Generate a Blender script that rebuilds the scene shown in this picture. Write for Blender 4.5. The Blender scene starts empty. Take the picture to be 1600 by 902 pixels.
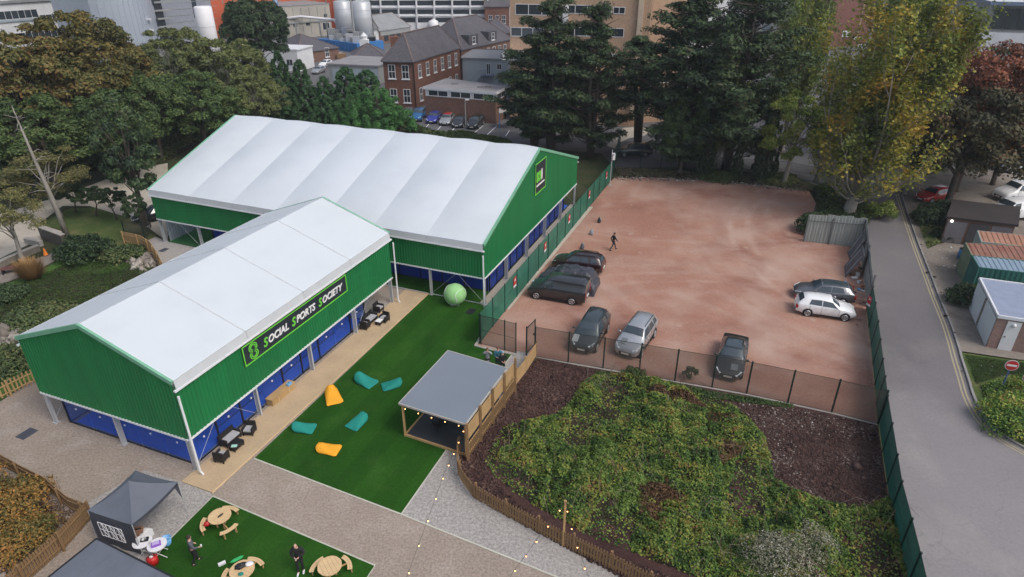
import bpy, math, random
import numpy as np
from math import sin, cos, pi, radians, sqrt, atan2, hypot
from mathutils import Vector, Matrix

SC = bpy.context.scene
COL = SC.collection
random.seed(7)

# ------------------------------------------------------------------ camera, sky, sun, exposure
CAM_H = 25.0
PITCH = radians(27.6825)
cam = bpy.data.cameras.new('camera')
cam.sensor_width = 36.0
cam.lens = 1018.0 / 1600 * 36.0
cam.clip_start = 0.5
cam.clip_end = 3000
camo = bpy.data.objects.new('camera', cam)
COL.objects.link(camo)
camo.location = (0, 0, CAM_H)
camo.rotation_euler = (pi / 2 - PITCH, 0, 0)
SC.camera = camo

SUN_EL, SUN_AZ = radians(52), radians(125)          # azimuth clockwise from +Y
wd = bpy.data.worlds.new('World')
SC.world = wd
wd.use_nodes = True
wn, wl = wd.node_tree.nodes, wd.node_tree.links
bg = wn['Background']
sky = wn.new('ShaderNodeTexSky')
sky.sky_type = 'NISHITA'
sky.sun_disc = False
sky.sun_elevation = SUN_EL
sky.sun_rotation = SUN_AZ
sky.air_density = 1.0
sky.dust_density = 4.0
sky.ozone_density = 0.6
hs = wn.new('ShaderNodeHueSaturation')
hs.inputs['Saturation'].default_value = 0.74
wl.new(sky.outputs[0], hs.inputs['Color'])
wl.new(hs.outputs[0], bg.inputs['Color'])
bg.inputs['Strength'].default_value = 0.15
sl = bpy.data.lights.new('sun', 'SUN')
sl.energy = 0.9
sl.angle = radians(22)
sl.color = (1.0, 0.97, 0.93)
so = bpy.data.objects.new('sun', sl)
COL.objects.link(so)
sdir = Vector((sin(SUN_AZ) * cos(SUN_EL), cos(SUN_AZ) * cos(SUN_EL), sin(SUN_EL)))
so.rotation_euler = sdir.to_track_quat('Z', 'Y').to_euler()
so.location = (0, 0, 80)
SC.view_settings.view_transform = 'Standard'
SC.view_settings.look = 'None'
SC.view_settings.exposure = 0.26
SC.view_settings.gamma = 1.0
SC.cycles.max_bounces = 6
SC.cycles.transparent_max_bounces = 12
SC.cycles.caustics_reflective = False
SC.cycles.caustics_refractive = False

# ------------------------------------------------------------------ surveying helpers (photo pixel <-> ground)
_F, _cp, _sp = 1018.0, cos(PITCH), sin(PITCH)
def _ray(x, y):
    u, v = (x - 800) / _F, -(y - 451) / _F
    return Vector((u, _cp + v * _sp, -_sp + v * _cp))
def G(x, y, z=0.0):
    d = _ray(x, y)
    t = (z - CAM_H) / d.z
    return Vector((d.x * t, d.y * t, z))
def onplane(x, y, p, n):
    d = _ray(x, y)
    o = Vector((0, 0, CAM_H))
    t = (Vector(p) - o).dot(Vector(n)) / d.dot(Vector(n))
    return o + d * t
def PX(p):
    dz = p[2] - CAM_H
    zc = p[1] * _cp - dz * _sp
    yc = p[1] * _sp + dz * _cp
    return (800 + _F * p[0] / zc, 451 - _F * yc / zc)
def HT(bx, by, ty):
    g = G(bx, by)
    lo, hi = 0.0, 90.0
    for _ in range(40):
        m = (lo + hi) / 2
        if PX((g.x, g.y, m))[1] > ty: lo = m
        else: hi = m
    return lo

# ------------------------------------------------------------------ object helpers
def tagit(o, label=None, cat=None, group=None, kind=None):
    if label: o['label'] = label
    if cat: o['category'] = cat
    if group: o['group'] = group
    if kind: o['kind'] = kind
    return o
def thing(name, label, cat, loc=(0, 0, 0), rz=0.0, group=None):
    o = bpy.data.objects.new(name, None)
    COL.objects.link(o)
    o.empty_display_size = 0.3
    o.location = loc
    o.rotation_euler = (0, 0, rz)
    return tagit(o, label, cat, group)
def link(name, me, parent=None, loc=None, rz=0.0, scale=None):
    o = bpy.data.objects.new(name, me)
    COL.objects.link(o)
    if parent: o.parent = parent
    if loc is not None: o.location = loc
    if rz: o.rotation_euler = (0, 0, rz)
    if scale is not None: o.scale = scale
    return o
def copy_tree(o, parent=None):
    c = o.copy()
    COL.objects.link(c)
    c.parent = parent
    for ch in list(o.children): copy_tree(ch, c)
    return c
Z3 = Vector((0, 0, 1))
class MB:
    def __init__(s): s.v, s.f, s.m = [], [], []
    def add(s, vs, fs, mi=0):
        b = len(s.v)
        s.v += [tuple(v) for v in vs]
        s.f += [tuple(b + i for i in f) for f in fs]
        s.m += [mi] * len(fs)
        return s
    def hexa(s, p, mi=0):
        return s.add(p, [(0, 3, 2, 1), (4, 5, 6, 7), (0, 1, 5, 4), (1, 2, 6, 5), (2, 3, 7, 6), (3, 0, 4, 7)], mi)
    def box(s, x0, x1, y0, y1, z0, z1, mi=0):
        return s.hexa([(x0, y0, z0), (x1, y0, z0), (x1, y1, z0), (x0, y1, z0), (x0, y0, z1), (x1, y0, z1), (x1, y1, z1), (x0, y1, z1)], mi)
    def bar(s, a, b, w, h, mi=0, up=Z3):
        a, b = Vector(a), Vector(b)
        d = (b - a).normalized()
        if abs(d.dot(up)) > .99: up = Vector((1, 0, 0))
        r = d.cross(up).normalized() * (w / 2)
        u = r.cross(d).normalized() * (h / 2)
        return s.hexa([a - r - u, a + r - u, b + r - u, b - r - u, a - r + u, a + r + u, b + r + u, b - r + u], mi)
    def tube(s, pts, rad, n=8, mi=0, cap=True):
        pts = [Vector(p) for p in pts]
        if not isinstance(rad, (list, tuple)): rad = [rad] * len(pts)
        vs, fs = [], []
        ref = None
        for i, p in enumerate(pts):
            d = (pts[min(i + 1, len(pts) - 1)] - pts[max(i - 1, 0)])
            if d.length < 1e-9: d = Z3.copy()
            d.normalize()
            if ref is None: ref = Vector((1, 0, 0)) if abs(d.x) < .9 else Vector((0, 1, 0))
            a = (ref - d * ref.dot(d)).normalized()
            ref = a
            b = d.cross(a)
            for k in range(n):
                t = 2 * pi * k / n
                vs.append(p + (a * cos(t) + b * sin(t)) * rad[i])
        for i in range(len(pts) - 1):
            for k in range(n):
                k2 = (k + 1) % n
                fs.append((i * n + k, i * n + k2, (i + 1) * n + k2, (i + 1) * n + k))
        if cap:
            fs.append(tuple(range(n - 1, -1, -1)))
            fs.append(tuple((len(pts) - 1) * n + k for k in range(n)))
        return s.add(vs, fs, mi)
    def prism(s, poly, z0, z1, mi=0, top=None):
        n = len(poly)
        z0f = z0 if callable(z0) else (lambda i: z0)
        z1f = z1 if callable(z1) else (lambda i: z1)
        vs = [(p[0], p[1], z0f(i)) for i, p in enumerate(poly)] + [(p[0], p[1], z1f(i)) for i, p in enumerate(poly)]
        s.add(vs, [(i, (i + 1) % n, n + (i + 1) % n, n + i) for i in range(n)] + [tuple(range(n - 1, -1, -1))], mi)
        b = len(s.v) - 2 * n
        s.f.append(tuple(b + n + i for i in range(n)))
        s.m.append(mi if top is None else top)
        return s
    def sphere(s, c, r, nu=12, nv=8, mi=0, sq=(1, 1, 1)):
        vs, fs = [], []
        for j in range(nv + 1):
            ph = pi * j / nv
            for i in range(nu):
                t = 2 * pi * i / nu
                vs.append((c[0] + r * sq[0] * sin(ph) * cos(t), c[1] + r * sq[1] * sin(ph) * sin(t), c[2] + r * sq[2] * cos(ph)))
        for j in range(nv):
            for i in range(nu):
                i2 = (i + 1) % nu
                fs.append((j * nu + i, (j + 1) * nu + i, (j + 1) * nu + i2, j * nu + i2))
        return s.add(vs, fs, mi)
    def disc(s, c, r, z0, z1, n=16, mi=0):
        return s.prism([(c[0] + r * cos(2 * pi * k / n), c[1] + r * sin(2 * pi * k / n)) for k in range(n)], z0, z1, mi)
    def mesh(s, name, mats, smooth=False, inv=None):
        me = bpy.data.meshes.new(name)
        v = s.v if inv is None else [tuple(inv @ Vector(p)) for p in s.v]
        me.from_pydata(v, [], s.f)
        for m in (mats if isinstance(mats, (list, tuple)) else [mats]): me.materials.append(m)
        me.polygons.foreach_set('material_index', s.m)
        if smooth: me.polygons.foreach_set('use_smooth', [True] * len(s.f))
        me.update()
        return me
    def build(s, name, mats, parent=None, smooth=False, world=False, loc=None):
        inv = None
        if parent and world: inv = (Matrix.Translation(parent.location) @ parent.rotation_euler.to_matrix().to_4x4()).inverted()
        return link(name, s.mesh(name, mats, smooth, inv), parent, loc)
def npmesh(name, V, Fq, mats, smooth=False):
    me = bpy.data.meshes.new(name)
    V = np.ascontiguousarray(V, dtype=np.float32)
    Fq = np.ascontiguousarray(Fq, dtype=np.int32)
    k = Fq.shape[1]
    me.vertices.add(len(V))
    me.vertices.foreach_set('co', V.ravel())
    me.loops.add(Fq.size)
    me.loops.foreach_set('vertex_index', Fq.ravel())
    me.polygons.add(len(Fq))
    me.polygons.foreach_set('loop_start', np.arange(0, Fq.size, k, dtype=np.int32))
    me.update(calc_edges=True)
    for m in (mats if isinstance(mats, (list, tuple)) else [mats]): me.materials.append(m)
    if smooth: me.polygons.foreach_set('use_smooth', [True] * len(Fq))
    return me

# ------------------------------------------------------------------ materials
MATS = {}
def _base(name):
    m = bpy.data.materials.new(name)
    m.use_nodes = True
    nt = m.node_tree
    b = nt.nodes['Principled BSDF']
    return m, nt, b
def _noise(nt, vec, scale, detail=3.0, rough=.55):
    n = nt.nodes.new('ShaderNodeTexNoise')
    n.inputs['Scale'].default_value = scale
    n.inputs['Detail'].default_value = detail
    n.inputs['Roughness'].default_value = rough
    nt.links.new(vec, n.inputs['Vector'])
    return n.outputs['Fac']
def _ramp(nt, fac, stops):
    r = nt.nodes.new('ShaderNodeValToRGB')
    e = r.color_ramp.elements
    while len(e) < len(stops): e.new(.5)
    for i, (p, c) in enumerate(stops):
        e[i].position = p
        e[i].color = (c[0], c[1], c[2], 1)
    nt.links.new(fac, r.inputs[0])
    return r.outputs[0]
def _mix(nt, fac, a, b, mode='MIX'):
    n = nt.nodes.new('ShaderNodeMix')
    n.data_type = 'RGBA'
    n.blend_type = mode
    for sock, val in ((n.inputs[0], fac), (n.inputs[6], a), (n.inputs[7], b)):
        if hasattr(val, 'links'): nt.links.new(val, sock)
        elif isinstance(val, (int, float)): sock.default_value = val
        else: sock.default_value = (val[0], val[1], val[2], 1)
    return n.outputs[2]
def _coord(nt, kind='Object', scale=None):
    tc = nt.nodes.new('ShaderNodeTexCoord')
    o = tc.outputs[kind]
    if scale:
        mp = nt.nodes.new('ShaderNodeMapping')
        mp.inputs['Scale'].default_value = scale
        nt.links.new(o, mp.inputs['Vector'])
        o = mp.outputs[0]
    return o
def _bump(nt, b, h, strength, dist=.05):
    n = nt.nodes.new('ShaderNodeBump')
    n.inputs['Strength'].default_value = strength
    n.inputs['Distance'].default_value = dist
    nt.links.new(h, n.inputs['Height'])
    nt.links.new(n.outputs[0], b.inputs['Normal'])
def mul(c, k): return tuple(min(1, x * k) for x in c)
def M(name, col, rough=.75, var=.12, scale=1.5, metal=0.0, bump=0.0, fine=25.0, stretch=None, col2=None, coat=0.0, emit=None, spec=.5):
    if name in MATS: return MATS[name]
    m, nt, b = _base(name)
    vec = _coord(nt, 'Object', stretch)
    n1 = _noise(nt, vec, scale, 4)
    n2 = _noise(nt, vec, fine, 2)
    c2 = col2 if col2 else mul(col, 1 + var)
    c = _ramp(nt, n1, [(.3, mul(col, 1 - var)), (.7, c2)])
    c = _mix(nt, .5 * min(1, var * 4), c, _ramp(nt, n2, [(.25, mul(col, 1 - 1.6 * var)), (.75, mul(col, 1 + 1.6 * var))]))
    nt.links.new(c, b.inputs['Base Color'])
    b.inputs['Roughness'].default_value = rough
    b.inputs['Metallic'].default_value = metal
    b.inputs['Specular IOR Level'].default_value = spec
    if coat: b.inputs['Coat Weight'].default_value = coat; b.inputs['Coat Roughness'].default_value = .06
    if bump: _bump(nt, b, n2, bump)
    if emit:
        b.inputs['Emission Color'].default_value = (*emit[0], 1)
        b.inputs['Emission Strength'].default_value = emit[1]
    MATS[name] = m
    return m
def ground_mat(name, layers, fine=12.0, grain=.35, bump=.3, rough=.95, spots=None, spec=.25, extra=None):
    """layers: list of (scale, stops); the first is the base, the following ones are mixed in by their own noise"""
    m, nt, b = _base(name)
    vec = _coord(nt, 'Object')
    c = _ramp(nt, _noise(nt, vec, layers[0][0], 6, .62), layers[0][1])
    for sc, col, lo, hi, *st in layers[1:]:
        v2 = _coord(nt, 'Object', st[0]) if st else vec
        f = _ramp(nt, _noise(nt, v2, sc, 5, .6), [(lo, (0, 0, 0)), (hi, (1, 1, 1))])
        c = _mix(nt, f, c, col)
    for fs, gr in ((fine, grain), (fine * 4.1, grain * .8)):
        g = _ramp(nt, _noise(nt, vec, fs, 3, .7), [(.2, (1 - gr,) * 3), (.8, (1 + gr,) * 3)])
        c = _mix(nt, 1.0, c, g, 'MULTIPLY')
    if spots:
        sc, thr, colr = spots
        vo = nt.nodes.new('ShaderNodeTexVoronoi')
        vo.inputs['Scale'].default_value = sc
        nt.links.new(vec, vo.inputs['Vector'])
        f = _ramp(nt, vo.outputs['Distance'], [(thr, (1, 1, 1)), (thr + .05, (0, 0, 0))])
        vc = nt.nodes.new('ShaderNodeSeparateColor')
        nt.links.new(vo.outputs['Color'], vc.inputs[0])
        k = nt.nodes.new('ShaderNodeMath'); k.operation = 'GREATER_THAN'; k.inputs[1].default_value = .6
        nt.links.new(vc.outputs[0], k.inputs[0])
        f2 = _mix(nt, 1.0, f, k.outputs[0], 'MULTIPLY')
        c = _mix(nt, f2, c, colr)
    if extra: c = extra(nt, vec, c)
    nt.links.new(c, b.inputs['Base Color'])
    b.inputs['Roughness'].default_value = rough
    b.inputs['Specular IOR Level'].default_value = spec
    if bump: _bump(nt, b, _noise(nt, vec, fine * 1.5, 4, .7), bump, .06)
    MATS[name] = m
    return m
def leafmat(name, cols, clump=.35, trans=.18, cscale=.35):
    m, nt, b = _base(name)
    ge = nt.nodes.new('ShaderNodeNewGeometry')
    oi = nt.nodes.new('ShaderNodeObjectInfo')
    vec = ge.outputs['Position']
    n = _noise(nt, vec, cscale, 3)
    a = nt.nodes.new('ShaderNodeMath'); a.operation = 'MULTIPLY_ADD'
    nt.links.new(ge.outputs['Random Per Island'], a.inputs[0])
    a.inputs[1].default_value = 1 - clump
    s = nt.nodes.new('ShaderNodeMapRange')
    s.inputs['From Min'].default_value = .3; s.inputs['From Max'].default_value = .7
    s.inputs['To Max'].default_value = clump
    nt.links.new(n, s.inputs['Value'])
    nt.links.new(s.outputs[0], a.inputs[2])
    k = len(cols)
    c = _ramp(nt, a.outputs[0], [((i + .5) / k, cc) for i, cc in enumerate(cols)])
    hsn = nt.nodes.new('ShaderNodeHueSaturation')
    mr = nt.nodes.new('ShaderNodeMapRange')
    mr.inputs['To Min'].default_value = .82; mr.inputs['To Max'].default_value = 1.2
    nt.links.new(oi.outputs['Random'], mr.inputs['Value'])
    nt.links.new(mr.outputs[0], hsn.inputs['Value'])
    nt.links.new(c, hsn.inputs['Color'])
    nt.links.new(hsn.outputs[0], b.inputs['Base Color'])
    b.inputs['Roughness'].default_value = .65
    b.inputs['Specular IOR Level'].default_value = .3
    tr = nt.nodes.new('ShaderNodeBsdfTranslucent')
    nt.links.new(hsn.outputs[0], tr.inputs['Color'])
    mx = nt.nodes.new('ShaderNodeMixShader')
    mx.inputs[0].default_value = trans
    nt.links.new(b.outputs[0], mx.inputs[1]); nt.links.new(tr.outputs[0], mx.inputs[2])
    nt.links.new(mx.outputs[0], nt.nodes['Material Output'].inputs['Surface'])
    MATS[name] = m
    return m
def netmat(name, col, opacity, rough=.6):
    m, nt, b = _base(name)
    vec = _coord(nt, 'Object')
    c = _ramp(nt, _noise(nt, vec, .8, 4), [(.3, mul(col, .75)), (.7, mul(col, 1.25))])
    nt.links.new(c, b.inputs['Base Color'])
    b.inputs['Roughness'].default_value = rough
    t = nt.nodes.new('ShaderNodeBsdfTransparent')
    mx = nt.nodes.new('ShaderNodeMixShader')
    mx.inputs[0].default_value = opacity
    nt.links.new(t.outputs[0], mx.inputs[1]); nt.links.new(b.outputs[0], mx.inputs[2])
    nt.links.new(mx.outputs[0], nt.nodes['Material Output'].inputs['Surface'])
    MATS[name] = m
    return m
def brickmat(name, c1, c2, mortar, scale=3.0, stain=.3):
    m, nt, b = _base(name)
    tc = nt.nodes.new('ShaderNodeTexCoord'); sp = nt.nodes.new('ShaderNodeSeparateXYZ')
    nt.links.new(tc.outputs['Object'], sp.inputs[0])
    ad = nt.nodes.new('ShaderNodeMath'); nt.links.new(sp.outputs[0], ad.inputs[0]); nt.links.new(sp.outputs[1], ad.inputs[1])
    cb = nt.nodes.new('ShaderNodeCombineXYZ'); nt.links.new(ad.outputs[0], cb.inputs[0]); nt.links.new(sp.outputs[2], cb.inputs[1])
    br = nt.nodes.new('ShaderNodeTexBrick')
    br.inputs['Scale'].default_value = scale
    br.inputs['Color1'].default_value = (*c1, 1); br.inputs['Color2'].default_value = (*c2, 1); br.inputs['Mortar'].default_value = (*mortar, 1)
    br.inputs['Mortar Size'].default_value = .012
    nt.links.new(cb.outputs[0], br.inputs['Vector'])
    g = _ramp(nt, _noise(nt, tc.outputs['Object'], .35, 5, .65), [(.25, (1 - stain,) * 3), (.75, (1 + stain * .5,) * 3)])
    g2 = _ramp(nt, _noise(nt, tc.outputs['Object'], 4, 3, .7), [(.25, (.8,) * 3), (.75, (1.2,) * 3)])
    c = _mix(nt, 1.0, br.outputs['Color'], g, 'MULTIPLY')
    c = _mix(nt, 1.0, c, g2, 'MULTIPLY')
    nt.links.new(c, b.inputs['Base Color'])
    b.inputs['Roughness'].default_value = .9
    MATS[name] = m
    return m

white_membrane, nt, b = _base('white_membrane')
b.inputs['Base Color'].default_value = (.78, .82, .86, 1)
nt.links.new(_ramp(nt, _noise(nt, _coord(nt, 'Object', (.5, .5, 1)), .5, 6, .65), [(.28, (.70, .755, .80)), (.5, (.765, .825, .865)), (.75, (.785, .845, .885))]), b.inputs['Base Color'])
b.inputs['Roughness'].default_value = .55
_bump(nt, b, _noise(nt, _coord(nt, 'Object', (1, .25, 1)), 1.6, 4, .6), .35, .06)
tr = nt.nodes.new('ShaderNodeBsdfTranslucent'); tr.inputs['Color'].default_value = (.85, .9, .95, 1)
mx = nt.nodes.new('ShaderNodeMixShader'); mx.inputs[0].default_value = .28
nt.links.new(b.outputs[0], mx.inputs[1]); nt.links.new(tr.outputs[0], mx.inputs[2])
nt.links.new(mx.outputs[0], nt.nodes['Material Output'].inputs['Surface'])

m_green = M('green_cladding', (.010, .165, .050), rough=.5, var=.13, scale=1.1, stretch=(1, 1, .12), fine=9)
m_greentrim = M('pale_green_trim', (.18, .42, .28), rough=.5)
m_alu = M('aluminium', (.52, .54, .56), rough=.45, metal=.35, var=.06)
m_flash = M('grey_white_flashing', (.55, .57, .60), rough=.5, var=.05)
m_trim = M('white_trim', (.72, .74, .76), rough=.5, var=.04)
m_black = M('black_metal', (.012, .013, .015), rough=.5, var=.1)
m_signdark = M('sign_charcoal', (.022, .028, .04), rough=.5, var=.05)
m_lime = M('sign_lime', (.16, .62, .06), rough=.5, var=.03)
m_letter = M('sign_white', (.8, .8, .8), rough=.5, var=.02)
m_bluecourt = M('blue_court', (.04, .13, .60), rough=.6, var=.1, scale=1.2, bump=.1)
m_greencourt = M('green_court_turf', (.02, .12, .03), rough=.9, var=.15)
m_line = M('white_line', (.75, .77, .8), rough=.7, var=.05)
m_bluepanel = M('blue_padding', (.01, .04, .32), rough=.45, var=.12, scale=.8)
m_glass, nt, b = _base('court_glass')
b.inputs['Base Color'].default_value = (.04, .10, .42, 1); b.inputs['Roughness'].default_value = .03
t = nt.nodes.new('ShaderNodeBsdfTransparent'); t.inputs['Color'].default_value = (.85, .92, 1, 1)
mx = nt.nodes.new('ShaderNodeMixShader'); mx.inputs[0].default_value = .22
nt.links.new(t.outputs[0], mx.inputs[1]); nt.links.new(b.outputs[0], mx.inputs[2])
nt.links.new(mx.outputs[0], nt.nodes['Material Output'].inputs['Surface'])

m_carglass = M('car_glass', (.045, .062, .075), rough=.06, var=.05, spec=.8)
m_windowglass = M('window_glass', (.03, .04, .05), rough=.08, var=.3, scale=.5, spec=.8)
m_tyre = M('tyre_rubber', (.012, .012, .012), rough=.85)
m_rim = M('wheel_rim', (.45, .46, .48), rough=.3, metal=.6)
m_lamp = M('headlamp_glass', (.7, .75, .78), rough=.1)
m_tail = M('tail_lamp', (.35, .01, .01), rough=.15)
m_plate = M('number_plate', (.7, .7, .65), rough=.5)
m_timber = M('new_timber', (.42, .27, .12), rough=.8, var=.2, scale=1.5, stretch=(1, 1, .3), bump=.1)
m_timber_pale = M('pale_timber', (.62, .44, .24), rough=.75, var=.15, scale=2)
m_timber_old = M('fence_timber', (.23, .14, .065), rough=.85, var=.25, scale=1.8, bump=.1)
m_deckm = M('deck_timber', (.47, .35, .22), rough=.8, var=.14, scale=.6, fine=9)
m_conc = M('concrete', (.33, .31, .28), rough=.9, var=.15, scale=.7, bump=.2)
m_edge = M('pale_edging', (.5, .5, .42), rough=.8, var=.1)
m_kerb = M('kerb_stone', (.26, .25, .24), rough=.9, var=.2)
m_rattan = M('black_rattan', (.014, .012, .012), rough=.7, var=.3, fine=60, bump=.3)
m_cushion = M('grey_cushion', (.38, .38, .40), rough=.95, var=.08)
m_slate = M('slate_roof', (.085, .08, .092), rough=.7, var=.3, scale=.5, fine=4, bump=.3)
m_flatroof = M('flat_roof_felt', (.26, .25, .26), rough=.9, var=.2, scale=.25)
m_metalroof = M('metal_sheet_roof', (.24, .25, .26), rough=.6, var=.15, scale=.4)
m_brick = brickmat('red_brick', (.20, .075, .045), (.15, .06, .04), (.2, .17, .14))
m_brick2 = brickmat('brown_brick', (.19, .095, .065), (.15, .08, .055), (.2, .17, .15))
m_brick3 = brickmat('orange_brick', (.26, .09, .065), (.22, .08, .06), (.25, .2, .17), stain=.15)
m_beige = brickmat('beige_brick', (.50, .33, .22), (.45, .30, .20), (.42, .32, .24), stain=.12)
m_white = M('white_paint', (.66, .67, .69), rough=.6, var=.08, scale=.5)
m_silver = M('silver_cladding', (.42, .47, .55), rough=.35, metal=.25, var=.08, scale=.15)
m_beigewall = M('beige_render', (.36, .34, .30), rough=.85, var=.18, scale=.3)
m_greywall = M('grey_render', (.27, .28, .28), rough=.85, var=.15, scale=.3)
m_bluegrey = M('blue_grey_panel', (.32, .38, .42), rough=.6, var=.1, scale=.4)
m_orange = M('orange_cladding', (.50, .10, .035), rough=.7, var=.15, scale=.3)
m_bluesteel = M('blue_steel', (.035, .17, .42), rough=.5, var=.2, scale=.5)
m_bluepipe = M('blue_grey_pipe', (.16, .22, .34), rough=.4, metal=.3)
m_tank = M('tank_white', (.48, .50, .53), rough=.35, var=.06, scale=.2, metal=.2)
m_darkband = M('dark_window_band', (.03, .035, .04), rough=.2, var=.4, scale=.4)
m_trunk = M('bark_brown', (.10, .08, .065), rough=.95, var=.3, bump=.5)
m_trunk_pale = M('bark_pale_grey', (.27, .25, .22), rough=.95, var=.3, bump=.4)
m_teal = M('teal_fabric', (.006, .22, .18), rough=.8, var=.1, bump=.15)
m_yellow = M('yellow_fabric', (.75, .34, .015), rough=.8, var=.08, bump=.15)
m_tarp = M('charcoal_tarpaulin', (.045, .05, .065), rough=.45, var=.15)
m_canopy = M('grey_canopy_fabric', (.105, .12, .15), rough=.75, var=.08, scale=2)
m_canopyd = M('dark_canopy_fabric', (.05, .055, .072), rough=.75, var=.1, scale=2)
m_greyroof = M('grey_membrane_roof', (.175, .205, .245), rough=.7, var=.03, scale=.5)
m_cabinroof = M('felt_cabin_roof', (.12, .135, .17), rough=.75, var=.12, scale=.6, fine=6)
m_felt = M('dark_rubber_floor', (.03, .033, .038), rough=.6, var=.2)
m_plastic = M('white_plastic', (.75, .75, .77), rough=.4, var=.02)
m_red = M('red_plastic', (.5, .02, .02), rough=.4)
m_redpaint = M('red_sign_paint', (.5, .03, .03), rough=.5)
m_blueplastic = M('blue_plastic', (.15, .4, .7), rough=.4)
m_purple = M('purple_box', (.25, .10, .5), rough=.5)
m_ball = M('felt_ball', (.30, .58, .24), rough=.9, var=.06, scale=2, bump=.2, fine=40)
m_hoard = M('corrugated_grey_sheet', (.32, .35, .33), rough=.6, var=.12, scale=.7)
m_rust = M('rusty_sheet', (.34, .16, .10), rough=.85, var=.3, scale=.6, col2=(.45, .27, .2))
m_rust2 = M('rusty_mixed_sheet', (.25, .07, .05), rough=.85, var=.3, scale=.7, col2=(.30, .27, .20))
m_bluesheet = M('light_blue_sheet', (.21, .29, .37), rough=.6, var=.12, scale=.8)
m_containerg = M('container_green', (.02, .12, .10), rough=.6, var=.3, scale=.8)
m_brownshed = M('dark_shed_roof', (.028, .022, .022), rough=.9, var=.35, scale=.5)
m_shedwall = M('grey_shed_door', (.17, .16, .17), rough=.8, var=.12)
m_bulb = M('warm_bulb', (1, .6, .3), emit=((1, .45, .15), 6.0), var=0.01)
m_fencegreen = netmat('green_mesh_net', (.015, .14, .09), .86)
m_fenceopaque = netmat('teal_windbreak_net', (.012, .13, .095), .98)
m_fencelight = netmat('open_mesh_wires', (.085, .075, .062), .5)
m_fencepost = M('dark_green_post', (.006, .022, .018), rough=.5)

# ground surfaces
def _pile(nt, vec, c):
    mp = nt.nodes.new('ShaderNodeMapping'); mp.inputs['Rotation'].default_value = (0, 0, radians(21.77))
    nt.links.new(vec, mp.inputs['Vector'])
    for sc, st in ((.25, [(.47, (.93,) * 3), (.53, (1.07,) * 3)]), (.25, [(.0, (1,) * 3), (.006, (1,) * 3)])):
        w = nt.nodes.new('ShaderNodeTexWave'); w.bands_direction = 'X'; w.inputs['Scale'].default_value = sc / pi * 1.57; w.inputs['Distortion'].default_value = .15
        nt.links.new(mp.outputs[0], w.inputs['Vector'])
        c = _mix(nt, 1.0, c, _ramp(nt, w.outputs['Fac'], st), 'MULTIPLY')
    return c
def _tracks(nt, vec, c):
    for (cx, cy), sc, col, amt in (((34, 40), .05, (.46, .335, .275), .5), ((2, 66), .07, (.25, .125, .095), .35), ((40, 62), .13, (.45, .33, .275), .28)):
        mp = nt.nodes.new('ShaderNodeMapping'); mp.inputs['Location'].default_value = (-cx, -cy, 0)
        nt.links.new(vec, mp.inputs['Vector'])
        w = nt.nodes.new('ShaderNodeTexWave'); w.wave_type = 'RINGS'; w.rings_direction = 'Z'
        w.inputs['Scale'].default_value = sc; w.inputs['Distortion'].default_value = 5; w.inputs['Detail'].default_value = 8; w.inputs['Detail Scale'].default_value = .9; w.inputs['Detail Roughness'].default_value = .72
        nt.links.new(mp.outputs[0], w.inputs['Vector'])
        f = _ramp(nt, w.outputs['Fac'], [(.45, (0, 0, 0)), (1.0, (amt,) * 3)])
        m_ = _ramp(nt, _noise(nt, vec, .12, 3), [(.42, (0, 0, 0)), (.6, (1, 1, 1))])
        f = _mix(nt, 1.0, f, m_, 'MULTIPLY')
        c = _mix(nt, f, c, col)
    br_ = _ramp(nt, _noise(nt, vec, .35, 4, .7), [(.4, (0, 0, 0)), (.62, (1, 1, 1))])
    for cx, cy, R_, col, amt in ((46, 54, 25, (.47, .34, .28), .55), (46, 54, 23.4, (.47, .34, .28), .5), (46, 54, 19.5, (.46, .33, .27), .35), (46, 54, 28.5, (.27, .13, .095), .3), (14, 22, 27, (.46, .33, .27), .4), (14, 22, 28.6, (.46, .33, .27), .4), (60, 40, 33, (.27, .13, .095), .3), (60, 40, 34.6, (.27, .13, .095), .3), (20, 90, 33, (.46, .33, .28), .35), (20, 90, 34.5, (.46, .33, .28), .35)):
        dn = nt.nodes.new('ShaderNodeVectorMath'); dn.operation = 'DISTANCE'; dn.inputs[1].default_value = (cx, cy, 0)
        nt.links.new(vec, dn.inputs[0])
        sb = nt.nodes.new('ShaderNodeMath'); sb.operation = 'SUBTRACT'; sb.inputs[1].default_value = R_; nt.links.new(dn.outputs['Value'], sb.inputs[0])
        ab = nt.nodes.new('ShaderNodeMath'); ab.operation = 'ABSOLUTE'; nt.links.new(sb.outputs[0], ab.inputs[0])
        f = _ramp(nt, ab.outputs[0], [(.06, (amt,) * 3), (.42, (0, 0, 0))])
        c = _mix(nt, _mix(nt, 1.0, f, br_, 'MULTIPLY'), c, col)
    return c
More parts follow.
